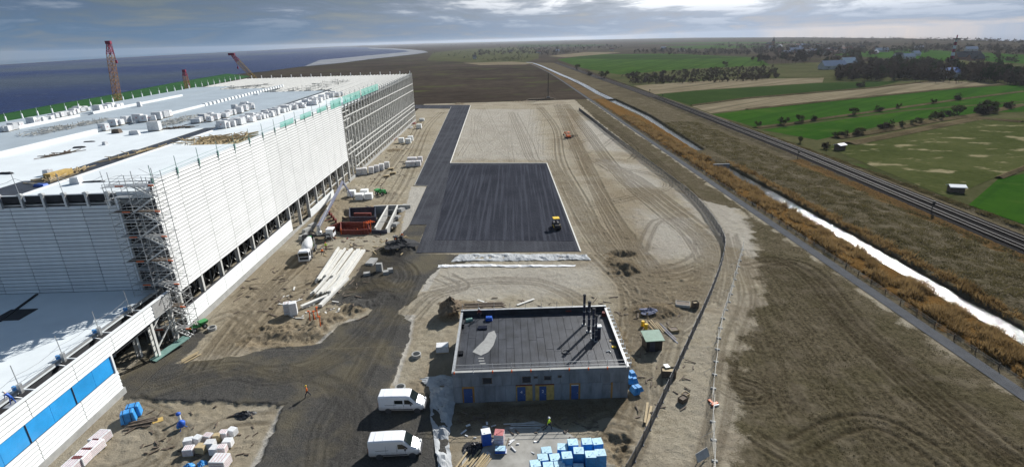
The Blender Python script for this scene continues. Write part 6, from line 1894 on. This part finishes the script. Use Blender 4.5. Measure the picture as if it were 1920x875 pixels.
for (px, py) in ((1242, 186), (1218, 176), (1495, 300), (1745, 402), (1106, 142)):
    p = G(px, py); b = B(); b.tube((p.x, p.y, 0), (p.x, p.y, 3.2), .12, n=6); b.box((p.x, p.y - .15, 3.2), (.6, .3, 1.0)); mk('rail_signal', b, m_black, label='dark signal post standing beside the railway', cat='signal', group='signal posts beside the railway')
p = GT(1343, 303); b = B(); b.tube((p.x - 2, p.y - 9, -.9), (p.x + 1, p.y + 9, -.9), 1.0, n=12); b.box((p.x - 1.2, p.y - 8, -.2), (6, .5, 2.2))
mk('culvert', b, m_conc2, label='dark concrete culvert where the earth dam crosses the canal', cat='culvert')
# ------------------------------------------------------------------ on the roof of the hall
pk = bpy.data.meshes
def roof_pack_proto():
    protos = []
    for (L, W, Hh) in ((1.9, 1.25, 1.5), (1.5, 1.3, 1.25), (2.2, 1.2, 1.0)):
        b = B(); b.box((0, 0, .14 + Hh / 2), (L, W, Hh), top=.97); b.box((0, 0, Hh + .15), (L * .94, W * .9, .06), top=.9)
        load = b.mesh('load', m_pallet_w)
        b = B()
        for k in (-1, 0, 1): b.box((0, k * W * .4, .06), (L, .14, .12))
        pal = b.mesh('pallet', m_wood)
        b = B()
        for s in (-1, 1): b.box((s * (L / 2 + .005), 0, .14 + Hh * .55), (.012, W * .18, Hh * .12)); b.box((0, s * (W / 2 + .005), .14 + Hh * .55), (L * .16, .012, Hh * .12))
        pr_ = b.mesh('print', m_redprint)
        protos.append((load, pal, pr_))
    return protos
RP = roof_pack_proto()
def roof_pack(px, py, label, group, sc=1.0, rz=0.0, base=.1):
    p = R(px, py); p.z += base - .02
    ms = random.choice(RP)
    t = thing('insulation_pack', label, 'insulation pack', p, rz, group); t.scale = (sc, sc, sc)
    put('load', ms[0], t); put('pallet', ms[1], t)
    if rnd(0, 1) < .55: put('print', ms[2], t)
    return t
def pack_line(a, c, n, label, group, jx=3, jy=1.2, sc=1.08, base=.1):
    for k in range(n):
        f = (k + rnd(.1, .9)) / n
        q = lerp2(a, c, f)
        roof_pack(q[0] + rnd(-jx, jx) * .5, q[1] + rnd(-jy, jy), ORD[k] + ' from the left, ' + label, group, sc * rnd(.85, 1.15), rnd(-.25, .25), base)
pack_line((4, 248), (42, 238), 7, 'white pack at the near end of the seaward roof row', 'packs along the seaward roof edge', base=0)
pack_line((60, 232), (165, 207), 26, 'white pack in the long row along the seaward roof edge', 'packs along the seaward roof edge', base=0)
for i, (px, py) in enumerate(((185, 210), (194, 208), (202, 207), (209, 205), (216, 204), (223, 202))):
    roof_pack(px, py, ORD[i] + ' pack from the left in the neat row of six behind the roof ridge', 'row of six packs on the roof', 1.4, 0, 0)
for i, (px, py) in enumerate(((197, 246), (214, 237), (222, 235), (238, 231), (261, 229), (271, 229), (284, 227), (296, 225), (309, 221), (316, 219))):
    roof_pack(px, py, ORD[i] + ' pack from the left in the loose line across the grey roof', 'loose line of packs on the grey roof', 1.35, rnd(-.3, .3))
roof_pack(292, 246, 'single pack standing at the edge where the white membrane ends', None, 1.5, .1)
pack_line((368, 232), (400, 221), 8, 'white pack in the left bunch of the roof stores', 'left bunch of roof packs')
pack_line((395, 228), (478, 203), 18, 'white pack in the rear row of the roof stores', 'rear row of roof packs')
pack_line((440, 205), (475, 200), 6, 'greyish pack of the small bunch behind the rear roof row', 'small bunch of roof packs')
pack_line((412, 243), (520, 216), 26, 'white pack of the front roof row by the dark shade strip', 'front row of roof packs')
pack_line((425, 237), (600, 193), 36, 'white pack of the dense middle roof rows', 'middle rows of roof packs', 5, 2.2)
pack_line((520, 214), (640, 178), 34, 'white pack beside the far teal netting', 'far packs beside the netting', 5, 2.0)
def bars_pile(name, label, a, c, n, spread, mm, hh=.6, w=.10, kind='stuff'):
    A_, C_ = R(*a), R(*c); d = (C_ - A_); s = Vector((-d.y, d.x, 0)).normalized(); b = B()
    for k in range(n):
        p = A_ + d * rnd(0, 1) + s * rnd(-spread, spread); ang = rnd(-.5, .5) if k % 3 else rnd(0, PI)
        q = d.normalized() * math.cos(ang) + s * math.sin(ang); l = rnd(1.5, 4)
        z = .1 + rnd(0, hh)
        b.bar(p + Vector((0, 0, z)), p + q * l + Vector((0, 0, z + rnd(-.05, .25))), w)
        if k % 4 == 0: b.bar(p + Vector((0, 0, .0)), p + Vector((0, 0, hh + .5)), w)
    return mk(name, b, mm, label=label, cat='guard rails' if 'guard' in label else 'debris', kind=kind)
bars_pile('guard_rail_pile', 'tangle of grey guard rails on the roof near the seaward row of packs', (45, 257), (200, 226), 150, 2.6, m_rack)
bars_pile('guard_rail_pile', 'tangle of grey guard rails in front of the loose line of packs', (300, 238), (372, 218), 110, 3.0, m_rack)
bars_pile('guard_rail_pile', 'guard rails lying in the far middle of the grey roof', (425, 168), (505, 160), 80, 3.5, m_rack)
bars_pile('guard_rail_pile', 'guard rails lying before the bare purlins', (560, 172), (640, 152), 130, 7.0, m_rack, .8, .1)
bars_pile('timber_debris', 'yellowish timber and offcuts lying on the dark shade strip', (82, 345), (150, 322), 60, .9, m_wood, .5, .12)
bars_pile('timber_debris', 'timber offcuts farther up the dark shade strip', (205, 303), (300, 277), 36, .5, m_wood, .3, .1)
bars_pile('timber_debris', 'yellowish planks scattered in the open joist field', (335, 268), (465, 256), 90, 4.2, m_wood, .3, .14)
bars_pile('timber_debris', 'planks lying at the end of the white membrane', (300, 244), (355, 240), 30, .8, m_darkwood, .3, .12)
bars_pile('timber_debris', 'boards lying on the white membrane near the left picture edge', (80, 298), (130, 287), 22, .5, m_darkwood, .2, .12)
p = R(112, 333); b = B(); b.box((p.x, p.y, p.z + .7), (1.4, 4.5, .9), -.1); mk('board_stack', b, m_ply, label='stack of yellow insulation boards standing on the dark shade strip', cat='boards')
for (px, py, s, mm, lab) in ((92, 329, (1.4, 1.2, 1.0), m_pallet_w, 'white bag beside the stack of yellow boards'), (145, 345, (1.6, 1.3, 1.1), m_pallet_w, 'white roll lying on the near white membrane'), (165, 343, (2.6, .3, .2), m_dark, 'dark board right of the white roll'), (185, 342, (2.6, .3, .2), m_dark, 'dark bent strip farthest right of the white roll'), (198, 272, (1.0, .9, .7), m_pallet_w, 'small white bag on the upper end of the dark shade strip'), (220, 250, (2.2, 1.4, 1.0), m_darkwood, 'dark brown pallet load beside the loose line of packs'), (253, 253, (2.4, 1.2, 1.0), m_pallet_w, 'white roll beside the planks at the end of the membrane'), (149, 278, (2.6, .7, .3), m_dark, 'dark bundle lying alone on the white membrane'), (168, 267, (2.6, .4, .2), m_dark, 'thin dark board farther up the white membrane'), (12, 327, (2.8, .6, .3), m_dark, 'dark bundle on the white membrane at the picture edge'), (78, 350, (2.2, 1.0, .4), m_bluedeep, 'blue sheet lying at the near edge of the dark shade strip'), (262, 195 + 5, (1.4, 1.2, 1.6), m_pallet_w, 'single upright pack on the grey roof far from the others'), (480, 178, (3.0, .5, .3), m_white2, 'white guttering piece lying behind the packs')):
    p = R(px, py); b = B(); b.box((0, 0, s[2] / 2), s, rnd(-.3, .3), top=.8); b.box((0, 0, s[2] + .02), (s[0] * .5, s[1] * .3, .05), .3)
    mk('roof_item', b, mm, loc=(p.x, p.y, p.z + .1), label=lab, cat='roof item')

# ------------------------------------------------------------------ cranes beyond the hall
def lattice(b, p, q, w0, w1, n, t=.12, mi=0):
    p, q = Vector(p), Vector(q); d = (q - p).normalized()
    s = d.cross(Vector((0, 1, 0))).normalized(); u = d.cross(s).normalized()
    def cor(f):
        w = (w0 + (w1 - w0) * f) / 2; c = p.lerp(q, f)
        return [c + s * w + u * w, c - s * w + u * w, c - s * w - u * w, c + s * w - u * w]
    for k in range(n):
        a, c = cor(k / n), cor((k + 1) / n)
        for i in range(4):
            b.bar(a[i], c[i], t, mi=mi); b.bar(a[i], c[(i + 1) % 4] if k % 2 else c[i - 1], t * .7, mi=mi); b.bar(a[i], a[(i + 1) % 4], t * .7, mi=mi)
def crane(label, top, low, y, ybase, mm, wtop):
    Tp, Lp = at_depth(*top, y), at_depth(*low, ybase)
    k = (Lp.z - 3.0) / max(1e-3, Tp.z - Lp.z); base = Lp - (Tp - Lp) * k
    t = thing('crawler_crane', label, 'crane', (base.x, base.y, 0))
    Qc = dict(parent=t, world=True)
    b = B(); lattice(b, base, Tp.lerp(base, .12), 2.8, 2.4, 22, .2); mk('boom', b, mm, **Qc)
    b = B(); lattice(b, Tp.lerp(base, .12), Tp, 2.4, 1.0, 4, .26); b.box(tuple(Tp), (wtop, 1.4, 1.6)); mk('boom_head', b, m_cranered, **Qc)
    b = B(); b.tube(Tp + Vector((wtop * .6, 0, -.5)), Tp + Vector((wtop * .6, 0, -9)), .12, n=5); b.box(tuple(Tp + Vector((wtop * .6, 0, -9.6))), (.9, .6, 1.6)); mk('hook_block', b, m_cranered, **Qc)
    b = B(); b.box((base.x, base.y + 3, 2.4), (4, 8, 2.4), top=.9); mk('machine_house', b, m_craney, **Qc)
    for s in (-1, 1):
        b = B(); b.box((base.x + s * 2.8, base.y + 1, .7), (1.1, 9, 1.3), top=.85); mk('crawler', b, m_black, **Qc)
crane('tallest rusty lattice crane boom with a dark red head, standing beyond the roof', (203, 80), (221, 190), 300, 300, m_rust, 2.6)
crane('yellow lattice crane boom leaning away to the left beyond the roof', (434, 102), (476, 146), 420, 430, m_craney, 4.5)
crane('small orange lattice boom just showing above the roof edge', (345, 133), (351, 162), 400, 400, m_rust, 2.2)
# slender drilling mast at the end of the sand field
p = G(1028, 186)
t = thing('drill_mast', 'slender dark mast with stays at the far end of the sand field', 'mast', p)
b = B(); lattice(b, (0, 0, 0), (0, 0, 20.5), 1.0, .35, 14, .14); mk('mast', b, m_black, t)
b = B()
for a in (0, 2.1, 4.2): b.bar((0, 0, 9), (8 * math.cos(a), 8 * math.sin(a), 0), .08)
mk('stay', b, m_black, t)
b = B(); b.box((0, 0, 1.0), (3.0, 4.0, 2.0), top=.8); mk('engine', b, m_bumper, t)
b = B(); b.box((-6, -3, .5), (24, 2.5, 1.0), top=.8); mk('earth_bank', b, m_earth, t)

# ------------------------------------------------------------------ trees and shrubs
def leaf_mat(name, lo, hi, trans=0.25):
    m = bpy.data.materials.new(name); m.use_nodes = True
    nt = m.node_tree; bs = nt.nodes['Principled BSDF']
    oi = node(nt, 'ShaderNodeObjectInfo')
    p = node(nt, 'ShaderNodeNewGeometry').outputs['Position']
    f = math_(nt, 'ADD', math_(nt, 'MULTIPLY', ramp(nt, noise(nt, p, .35, 4, .6), [(.35, 0), (.65, 1)]), .65), math_(nt, 'MULTIPLY', oi.outputs['Random'], .35))
    cc = mixc(nt, f, lo, hi)
    nt.links.new(cc, bs.inputs['Base Color'])
    bs.inputs['Roughness'].default_value = .9; bs.inputs['Specular IOR Level'].default_value = 0.0
    tb = node(nt, 'ShaderNodeBsdfTranslucent', {'Color': cc})
    ms = node(nt, 'ShaderNodeMixShader', {0: trans, 1: bs.outputs[0], 2: tb.outputs[0]})
    nt.links.new(ms.outputs[0], nt.nodes['Material Output'].inputs['Surface'])
    return m
lf_bare = leaf_mat('bare_twigs', (0.022, 0.018, 0.016), (0.066, 0.052, 0.041))
lf_ever = leaf_mat('evergreen_leaves', (0.012, 0.022, 0.010), (0.036, 0.050, 0.020))
lf_bush = leaf_mat('shrub_twigs', (0.034, 0.042, 0.018), (0.095, 0.098, 0.044))
def crown_into(b, c, rx, rz, n, s, upward=.5, rs=random):
    lobes = [(Vector((rs.uniform(-.75, .75) * rx, rs.uniform(-.75, .75) * rx, rs.uniform(-.5, .7) * rz)), rs.uniform(.26, .58)) for _ in range(8)]
    for _ in range(n):
        lc, lr = rs.choice(lobes)
        d = Vector((rs.gauss(0, 1), rs.gauss(0, 1), rs.gauss(0, 1))).normalized() * (rs.random() ** .45)
        p = Vector(c) + lc + Vector((d.x * rx * lr, d.y * rx * lr, d.z * rz * lr))
        u = Vector((rs.gauss(0, 1), rs.gauss(0, 1), rs.gauss(0, 1) + upward)).normalized() * s * rs.uniform(.7, 1.5)
        v = u.cross(Vector((rs.gauss(0, 1), rs.gauss(0, 1), rs.gauss(0, 1)))).normalized() * s * rs.uniform(.25, .55)
        b.add([p - v, p + u * .5 - v * .3, p + u, p + v], [(0, 1, 2, 3)])
def tree_proto(h, rx, lm, n, s, kind):
    bt = B()
    bt.tube((0, 0, -.2), (.04 * h, 0, h * .42), .024 * h, .014 * h, 6)
    for k in range(6):
        a = k * 2.4; z = h * (.22 + .055 * k)
        bt.tube((.02 * h, 0, z), (math.cos(a) * rx * .6, math.sin(a) * rx * .6, z + h * .33), .010 * h, .003 * h, 4)
    bt.tube((.04 * h, 0, h * .42), (0, .03 * h, h * .9), .014 * h, .003 * h, 5)
    bc = B(); crown_into(bc, (0, 0, h * .60), rx, h * .40, n, s)
    return bt.mesh('trunk', m_bark), bc.mesh('crown', lm)
PT = {'bare': [tree_proto(10, 3.6, lf_bare, 340, .95, 0), tree_proto(10, 4.2, lf_bare, 380, .95, 0), tree_proto(10, 3.0, lf_bare, 280, .95, 0)],
      'ever': [tree_proto(10, 3.2, lf_ever, 420, 1.0, 0), tree_proto(10, 2.7, lf_ever, 380, 1.0, 0)]}
def bush_proto(lm, n):
    bt = B()
    for k in range(6):
        a = k * 1.05; bt.tube((0, 0, -.1), (math.cos(a) * .8, math.sin(a) * .8, 1.6), .06, .02, 4)
    bc = B(); crown_into(bc, (0, 0, 1.05), 1.35, 1.15, n, .27)
    return bt.mesh('trunk', m_bark), bc.mesh('crown', lm)
PT['bush'] = [bush_proto(lf_bush, 520), bush_proto(lf_bare, 520), bush_proto(lf_bush, 620)]
def tree(kind, p, h, label, group, name):
    tm_, cm_ = random.choice(PT[kind])
    t = put(name, tm_, None, p, rnd(0, 6.28), label=label, cat='shrub' if kind == 'bush' else 'tree', group=group)
    k = h / (2.4 if kind == 'bush' else 10.0); t.scale = (k * rnd(.85, 1.2), k * rnd(.85, 1.2), k)
    put('crown', cm_, t)
    return t
c4_ = lambda x, y: (1400 + x / 3.677, 50 + y / 3.677)
for i, (x, y, h) in enumerate(((75, 692, 3.2), (255, 682, 4.6), (368, 664, 4.8), (450, 650, 3.6), (737, 612, 5.0), (907, 586, 4.2), (1047, 566, 3.2), (1285, 532, 3.2), (1470, 508, 5.0))):
    tree('bush', G(*c4_(x, y)), h, ORD[i] + ' shrub from the railway in the ditch row between two green fields', 'shrubs in the ditch between the green fields', 'shrub')
for i, (x, y, h) in enumerate(((615, 766, 2.8), (665, 762, 3.6), (738, 752, 3.8), (786, 746, 3.6), (940, 716, 4.4), (985, 708, 4.8), (1065, 695, 3.4), (1140, 680, 3.2), (1190, 668, 3.4), (1270, 650, 3.6), (1310, 640, 4.6), (1350, 634, 5.0), (1400, 622, 5.0), (1455, 610, 6.0), (1590, 606, 6.0), (1625, 600, 6.5), (1680, 592, 7.5), (1790, 568, 5.5), (1700, 585, 5.0))):
    tree('bush', G(*c4_(x, y)), h, ORD[i] + ' dark shrub from the railway in the hedge above the olive pasture', 'shrubs in the hedge above the pasture', 'shrub')
for (px, py, h, lab) in ((1500, 268, 3.2, 'reddish brown shrub beside the railway at the corner of the green field'), (1545, 280, 3.8, 'larger brown shrub at the corner of the olive pasture by the small hut'), (1082, 131, 9, 'lone small tree beside the railway before the large green field'), (1107, 142, 6, 'shrubby tree by the railway left of the dark thicket'), (1133, 147, 9, 'bushy tree by the railway at the corner of the dark thicket'), (1360, 126, 9, 'small tree above the dark thicket'), (1612, 165, 6, 'dark shrub island at the edge of the dry strip')):
    tree('bush', G(px, py), h, lab, None, 'shrub')
def sample(poly, n):
    xs, ys = [p[0] for p in poly], [p[1] for p in poly]; out_ = []
    while len(out_) < n:
        x, y = rnd(min(xs), max(xs)), rnd(min(ys), max(ys))
        if sdf_poly(np.array([x]), np.array([y]), poly)[0] > 0: out_.append((x, y))
    return out_
woods = [([(1560, 152), (1572, 136), (1640, 122), (1700, 120), (1790, 131), (1870, 133), (1940, 148), (1940, 166), (1880, 157), (1700, 151), (1610, 152)], 125, 11.5, 'tree of the dark wood', 'trees of the dark wood', .35),
         ([(1402, 117), (1480, 104), (1600, 108), (1650, 120), (1560, 121), (1430, 122)], 60, 12, 'tree of the wood before the village', 'trees of the wood before the village', .1),
         ([(1560, 150), (1700, 151), (1860, 156), (1800, 158), (1650, 154)], 14, 6, 'low tree before the dark wood', 'low trees at the wood edge', .2)]
for poly, n, h, lab, grp, ev in woods:
    px_ = [q[0] for q in poly]; xs3 = (min(px_) + (max(px_) - min(px_)) / 3, min(px_) + (max(px_) - min(px_)) * 2 / 3); ym = sum(q[1] for q in poly) / len(poly)
    for (x, y) in sample(poly, n):
        e_ = rnd(0, 1) < ev
        tree('ever' if e_ else 'bare', G(x, y), h * rnd(.75, 1.25), ('dark evergreen ' if e_ else 'bare brown ') + lab + (', left third' if x < xs3[0] else (', middle third' if x < xs3[1] else ', right third')) + (' at the back' if y < ym else ' at the front'), grp, 'pine_tree' if e_ else 'bare_tree')
for (x, y) in sample([(1168, 143), (1300, 134), (1452, 125), (1460, 146), (1400, 153), (1190, 158)], 60):
    tree('bush', G(x, y), 5.0 * rnd(.7, 1.2), 'brown bush of the dark thicket above the dry field, ' + ('left end' if x < 1260 else ('middle' if x < 1360 else 'right end')), 'bushes of the dark thicket', 'bush')
def mass(name, label, polys, h, nq, s, lm, cat='wood'):
    b = B(); rs = random.Random(3)
    for poly, n in polys:
        for (x, y) in sample(poly, n):
            p = G(x, y); hh = h * rnd(.6, 1.25)
            crown_into(b, (p.x, p.y, hh * .5), hh * .42, hh * .55, nq, s * hh / 10, .3, rs)
    return mk(name, b, lm, label=label, cat=cat, kind='stuff')
mass('thicket_growth', 'dense undergrowth of the dark thicket', [([(1166, 144), (1300, 134), (1452, 126), (1460, 147), (1400, 154), (1188, 159)], 420)], 4.2, 60, 2.0, lf_bare)
mass('wood_undergrowth', 'undergrowth filling the dark wood', [(woods[0][0], 420)], 8.5, 44, 2.6, lf_bare)
mass('far_wood', 'woods and tree belts far beyond the fields', [
    ([(895, 98), (960, 93), (1030, 96), (1100, 99), (1040, 104), (960, 103), (885, 107)], 130), ([(930, 91), (1060, 85), (1170, 87), (1160, 94), (1000, 96)], 150),
    ([(1165, 100), (1240, 95), (1420, 97), (1440, 105), (1250, 104)], 150), ([(1330, 86), (1500, 82), (1650, 84), (1600, 94), (1400, 95)], 230), ([(1400, 92), (1620, 92), (1640, 106), (1500, 104), (1420, 104)], 170),
    ([(1640, 96), (1790, 92), (1800, 99), (1680, 102)], 60), ([(1690, 85), (1920, 91), (2060, 106), (1900, 104), (1760, 97)], 150),
    ([(820, 84.5), (900, 83), (1000, 82.5), (900, 86), (820, 87)], 60), ([(1820, 112), (1920, 117), (2050, 125), (2040, 128), (1920, 120), (1830, 116)], 24)], 10, 40, 2.2, lf_bare)
mass('far_wood', 'pale tree line on the horizon', [([(820, 82.6), (960, 79.3), (1100, 76.4), (1300, 72.6), (1500, 71.8), (1700, 74.0), (1920, 79.2), (2100, 87), (2100, 90), (1920, 82.5), (1700, 76.5), (1500, 73.8), (1300, 75), (1100, 79.4), (960, 81.6), (820, 84.4)], 620)], 10, 12, 3.2, lf_bare)
mass('far_wood', 'dark bushes along the shore and the moor edge', [([(800, 100), (870, 97), (980, 104), (1000, 112), (880, 113), (830, 106)], 60), ([(905, 112), (985, 110), (985, 115), (910, 117)], 40)], 6, 30, 2.0, lf_bush)

# ------------------------------------------------------------------ houses, church and mast
def house(label, p, L, W, Hh, rz, wm, rm, group=None, name='house', cat='house', roofh=.5, win=True):
    t = thing(name, label, cat, p, rz, group)
    b = B(); b.box((0, 0, Hh / 2), (L, W, Hh)); b.add([(-L / 2, -W / 2, Hh), (-L / 2, W / 2, Hh), (-L / 2, 0, Hh + W * roofh * .92), (L / 2, -W / 2, Hh), (L / 2, W / 2, Hh), (L / 2, 0, Hh + W * roofh * .92)], [(0, 2, 1), (3, 4, 5)])
    mk('wall', b, wm, t)
    e = .35; z0 = Hh - e * roofh * 2
    b = B()
    rz_ = Hh + W * roofh
    for s in (-1, 1):
        b.add([(-L / 2 - e, s * (W / 2 + e), z0 + .05), (L / 2 + e, s * (W / 2 + e), z0 + .05), (L / 2 + e, 0, rz_), (-L / 2 - e, 0, rz_), (-L / 2 - e, s * (W / 2 + e), z0 + .25), (L / 2 + e, s * (W / 2 + e), z0 + .25), (L / 2 + e, 0, rz_ + .2), (-L / 2 - e, 0, rz_ + .2)],
              [(0, 1, 2, 3), (7, 6, 5, 4), (0, 4, 5, 1), (1, 5, 6, 2), (3, 2, 6, 7), (0, 3, 7, 4)])
    rf = mk('roof', b, rm, t)
    if win:
        b = B(); b.box((L * .2, W * .1, rz_ + .3), (.7, .7, 1.3)); mk('chimney', b, m_brick, rf)
        for k in (-.3, .05, .32):
            b = B(); b.box((L * k, -W / 2 - .02, Hh * .55), (1.2, .06, 1.3)); mk('window', b, m_glass, t)
    return t
m_pale_roof = mat('pale_sheet_roof', (0.62, 0.60, 0.66), .5, var=.1)
m_blue_roof = mat('blue_sheet_roof', (0.10, 0.18, 0.42), .5, var=.15)
spots = sample([(1430, 90), (1520, 85), (1640, 90), (1650, 103), (1560, 106), (1440, 102)], 36)
for i, (x, y) in enumerate(spots):
    k = i % 3
    house(('pale roofed', 'red roofed', 'dark roofed')[k] + ' village house among trees, ' + ('left' if x < 1500 else 'middle' if x < 1575 else 'right') + ' part of the village, ' + ('far row' if y < 94 else 'near row'), G(x, y), rnd(10, 17), rnd(8, 11), rnd(3, 5), rnd(-.6, .6), m_render if i % 2 else m_brick, (m_pale_roof, m_tile_r, m_tile)[k], ('village houses with pale roofs', 'village houses with red roofs', 'village houses with dark roofs')[k])
for i, (x, y, L, lab) in enumerate(((1244, 93, 16, 'white farmhouse at the left of the far woods'), (1652, 98, 30, 'long pale hall at the edge of the village green'), (1716, 105, 14, 'small house with a pale roof before the long barn, left one'), (1684, 109, 14, 'small dark house left of the pale roofed one before the wide meadow'), (1702, 111, 18, 'low pale shed between the small houses before the meadow'), (1722, 94, 16, 'white house at the far edge of the wide meadow'), (1820, 96, 20, 'pale hall far beyond the mast'), (1278, 96, 14, 'brick house right of the white farmhouse'), (1147, 95, 16, 'red roofed house in the far woods near the railway'), (1010, 100, 14, 'house with a red roof at the end of the railway line'), (1045, 97, 14, 'pale house right of the railway at the far woods'), (958, 98, 14, 'house by the far tree belt left of the railway'))):
    house(lab, G(x, y), L, 9, 4, rnd(-.4, .4), m_render, (m_pale_roof, m_pale_roof, m_pale_roof, m_tile, m_pale_roof, m_pale_roof, m_pale_roof, m_tile, m_tile_r, m_tile_r, m_pale_roof, m_tile)[i])
house('long farm building with a pale violet roof at the edge of the dark wood', G(1560, 130), 30, 12, 4.5, .1, m_render, m_pale_roof, None, 'farm_building', 'farm')
house('white roofed barn right behind the long farm building', G(1588, 125), 20, 13, 5, .2, m_render, m_white2, None, 'barn', 'barn')
house('low outbuilding left of the long farm building', G(1541, 129), 8, 6, 3, .1, m_render, m_tile, None, 'shed', 'shed')
house('shed with a bright blue roof in front of the dark wood', G(1775, 146), 20, 12, 5, .25, m_render, m_blue_roof, None, 'shed', 'shed', .35)
house('long dark roofed barn beside the red and white mast', G(1812, 112), 34, 15, 4, -.1, m_brick, m_tile, None, 'barn', 'barn')
house('lower dark roofed barn wing right of the long barn', G(1828, 114), 18, 12, 3, -.1, m_brick, m_tile, None, 'barn', 'barn')
house('tiny field hut with a pale roof at the corner of the pasture', G(1574, 281), 3.4, 2.6, 2.0, .4, m_darkwood, m_pale_roof, None, 'field_hut', 'hut', .2, False)
house('tiny white roofed hut between pasture and bright green field', G(1791, 360), 3.6, 2.4, 1.7, -.3, m_darkwood, m_white2, None, 'field_hut', 'hut', .2, False)
house('small pale boathouse near the shore left of the railway', G(890, 111), 9, 8, 6, .2, m_render, m_tile, None, 'boathouse', 'house')
p = G(1449, 88); t = thing('church', 'dark church tower with a pointed spire rising above the village', 'church', p)
b = B(); b.box((0, 0, 9), (7, 7, 18)); mk('tower', b, m_brick, t)
b = B(); b.box((0, 0, 18 + 7), (7, 7, 14), top=.04); mk('spire', b, m_tile, t)
b = B(); b.box((-13, 3, 4.5), (20, 11, 9)); mk('nave', b, m_brick, t)
b = B(); b.box((-13, 3, 12), (21, 12, 6), top=.5); mk('roof', b, m_tile, t)
for s in (-1, 1): b = B(); b.box((s * 1.6, -3.55, 14), (1.2, .1, 2.4)); mk('window', b, m_dark, t)
base = G(1780, 130); tz = at_depth(1788.5, 66, base.y).z
t = thing('radio_mast', 'red and white banded mast standing behind the dark wood', 'mast', base)
n = 9
for k in range(n):
    z0, z1 = tz * .9 * k / n, tz * .9 * (k + 1) / n
    w = 5.0 - 2.8 * k / n
    b = B(); b.tube((0, 0, z0), (0, 0, z1), w / 2, w / 2 - .11, n=10); mk('mast_section', b, m_cranered if k % 2 else m_white2, t)
b = B(); b.tube((0, 0, tz * .87), (0, 0, tz * .91), 3.4, n=14); mk('platform', b, m_bumper, t)
b = B(); b.tube((0, 0, tz * .9), (0, 0, tz), .7, .5, n=8); mk('antenna', b, m_cranered, t)

# ------------------------------------------------------------------ reeds and rough grass (uncountable)
def blades(name, n, xr_, yr, h, w, mm, label, lean=.35, keep=None, thr=.30):
    rs = np.random.RandomState(5)
    u = rs.rand(n); y = yr[0] * (yr[1] / yr[0]) ** u
    x = xr_[0] + (xr_[1] - xr_[0]) * rs.rand(n)
    cl2 = fbm(x * .5, y * .35, 3, 63)
    ok = cl2 > thr
    if keep is not None: ok &= keep(x, y)
    x, y, cl2 = x[ok], y[ok], cl2[ok]; n = len(x)
    ii = np.clip(np.searchsorted(XS, x), 1, nx - 1); jj = np.clip(np.searchsorted(YS, y), 1, ny - 1)
    z = TZ[jj, ii]
    hh = h * (.5 + rs.rand(n) * .8) * (.4 + 1.4 * (cl2 - .35) / .4)
    a = rs.rand(n) * 2 * PI; ww = w * (1 + y / 160.0)
    lx, ly = rs.randn(n) * lean * hh, rs.randn(n) * lean * hh
    v = np.zeros((n, 3, 3), np.float32)
    v[:, 0] = np.stack([x - np.cos(a) * ww, y - np.sin(a) * ww, z - .05], 1)
    v[:, 1] = np.stack([x + np.cos(a) * ww, y + np.sin(a) * ww, z - .05], 1)
    v[:, 2] = np.stack([x + lx, y + ly, z + hh], 1)
    me = bpy.data.meshes.new(name)
    me.vertices.add(n * 3); me.vertices.foreach_set('co', v.ravel())
    me.loops.add(n * 3); me.loops.foreach_set('vertex_index', np.arange(n * 3, dtype=np.int32))
    me.polygons.add(n); me.polygons.foreach_set('loop_start', np.arange(0, n * 3, 3, dtype=np.int32))
    me.update(); me.materials.append(mm)
    return put(name, me, kind='stuff', label=label, cat='grass')
m_reed = leaf_mat('dry_reed', (0.070, 0.042, 0.016), (0.27, 0.185, 0.085), .5)
m_tuft = leaf_mat('rough_grass', (0.040, 0.036, 0.014), (0.150, 0.128, 0.064), .5)
m_tuft2 = leaf_mat('field_grass', (0.032, 0.030, 0.014), (0.120, 0.104, 0.062), .5)
blades('reed_bed', 42000, (70.6, 78.9), (44, 330), .85, .055, m_reed, 'orange brown reed bed along the near bank of the canal', thr=.43)
blades('reed_bed', 9000, (83.6, 86.8), (44, 200), .8, .06, m_reed, 'narrow reed fringe on the far bank of the canal')
blades('rough_grass', 70000, (86.5, 108), (50, 300), .24, .075, m_tuft, 'rough tufted grass between the canal and the railway')
blades('rough_grass', 12000, (124, 126), (60, 300), .35, .08, m_tuft, 'coarse grass beside the ditch beyond the railway')
blades('field_grass', 30000, (26, 66), (42, 150), .08, .05, m_tuft2, 'short worn grass of the field right of the temporary fence', .8, lambda x, y: np.interp(y, [28, 50, 68, 84, 104, 128, 150], [24, 28, 35, 46, 55, 63.5, 66]) < x)

# ------------------------------------------------------------------ the air
xs_ = [p.x for p in farP]; ys_ = [p.y for p in farP]
x0, x1, y0, y1 = min(xs_ + [-420]) - 200, max(xs_ + [700]) + 200, -120, max(ys_) + 200
b = B(); b.box(((x0 + x1) / 2, (y0 + y1) / 2, (HAZE_TOP - 3.5) / 2), (x1 - x0, y1 - y0, HAZE_TOP + 3.5))
hm = bpy.data.materials.new('haze'); hm.use_nodes = True
nt = hm.node_tree; nt.nodes.clear()
pv = node(nt, 'ShaderNodeVolumePrincipled', {'Color': (0.80, 0.87, 0.98, 1), 'Density': HAZE_D, 'Anisotropy': 0.25})
node(nt, 'ShaderNodeOutputMaterial', {'Volume': pv.outputs[0]})
mk('haze', b, hm, kind='stuff')
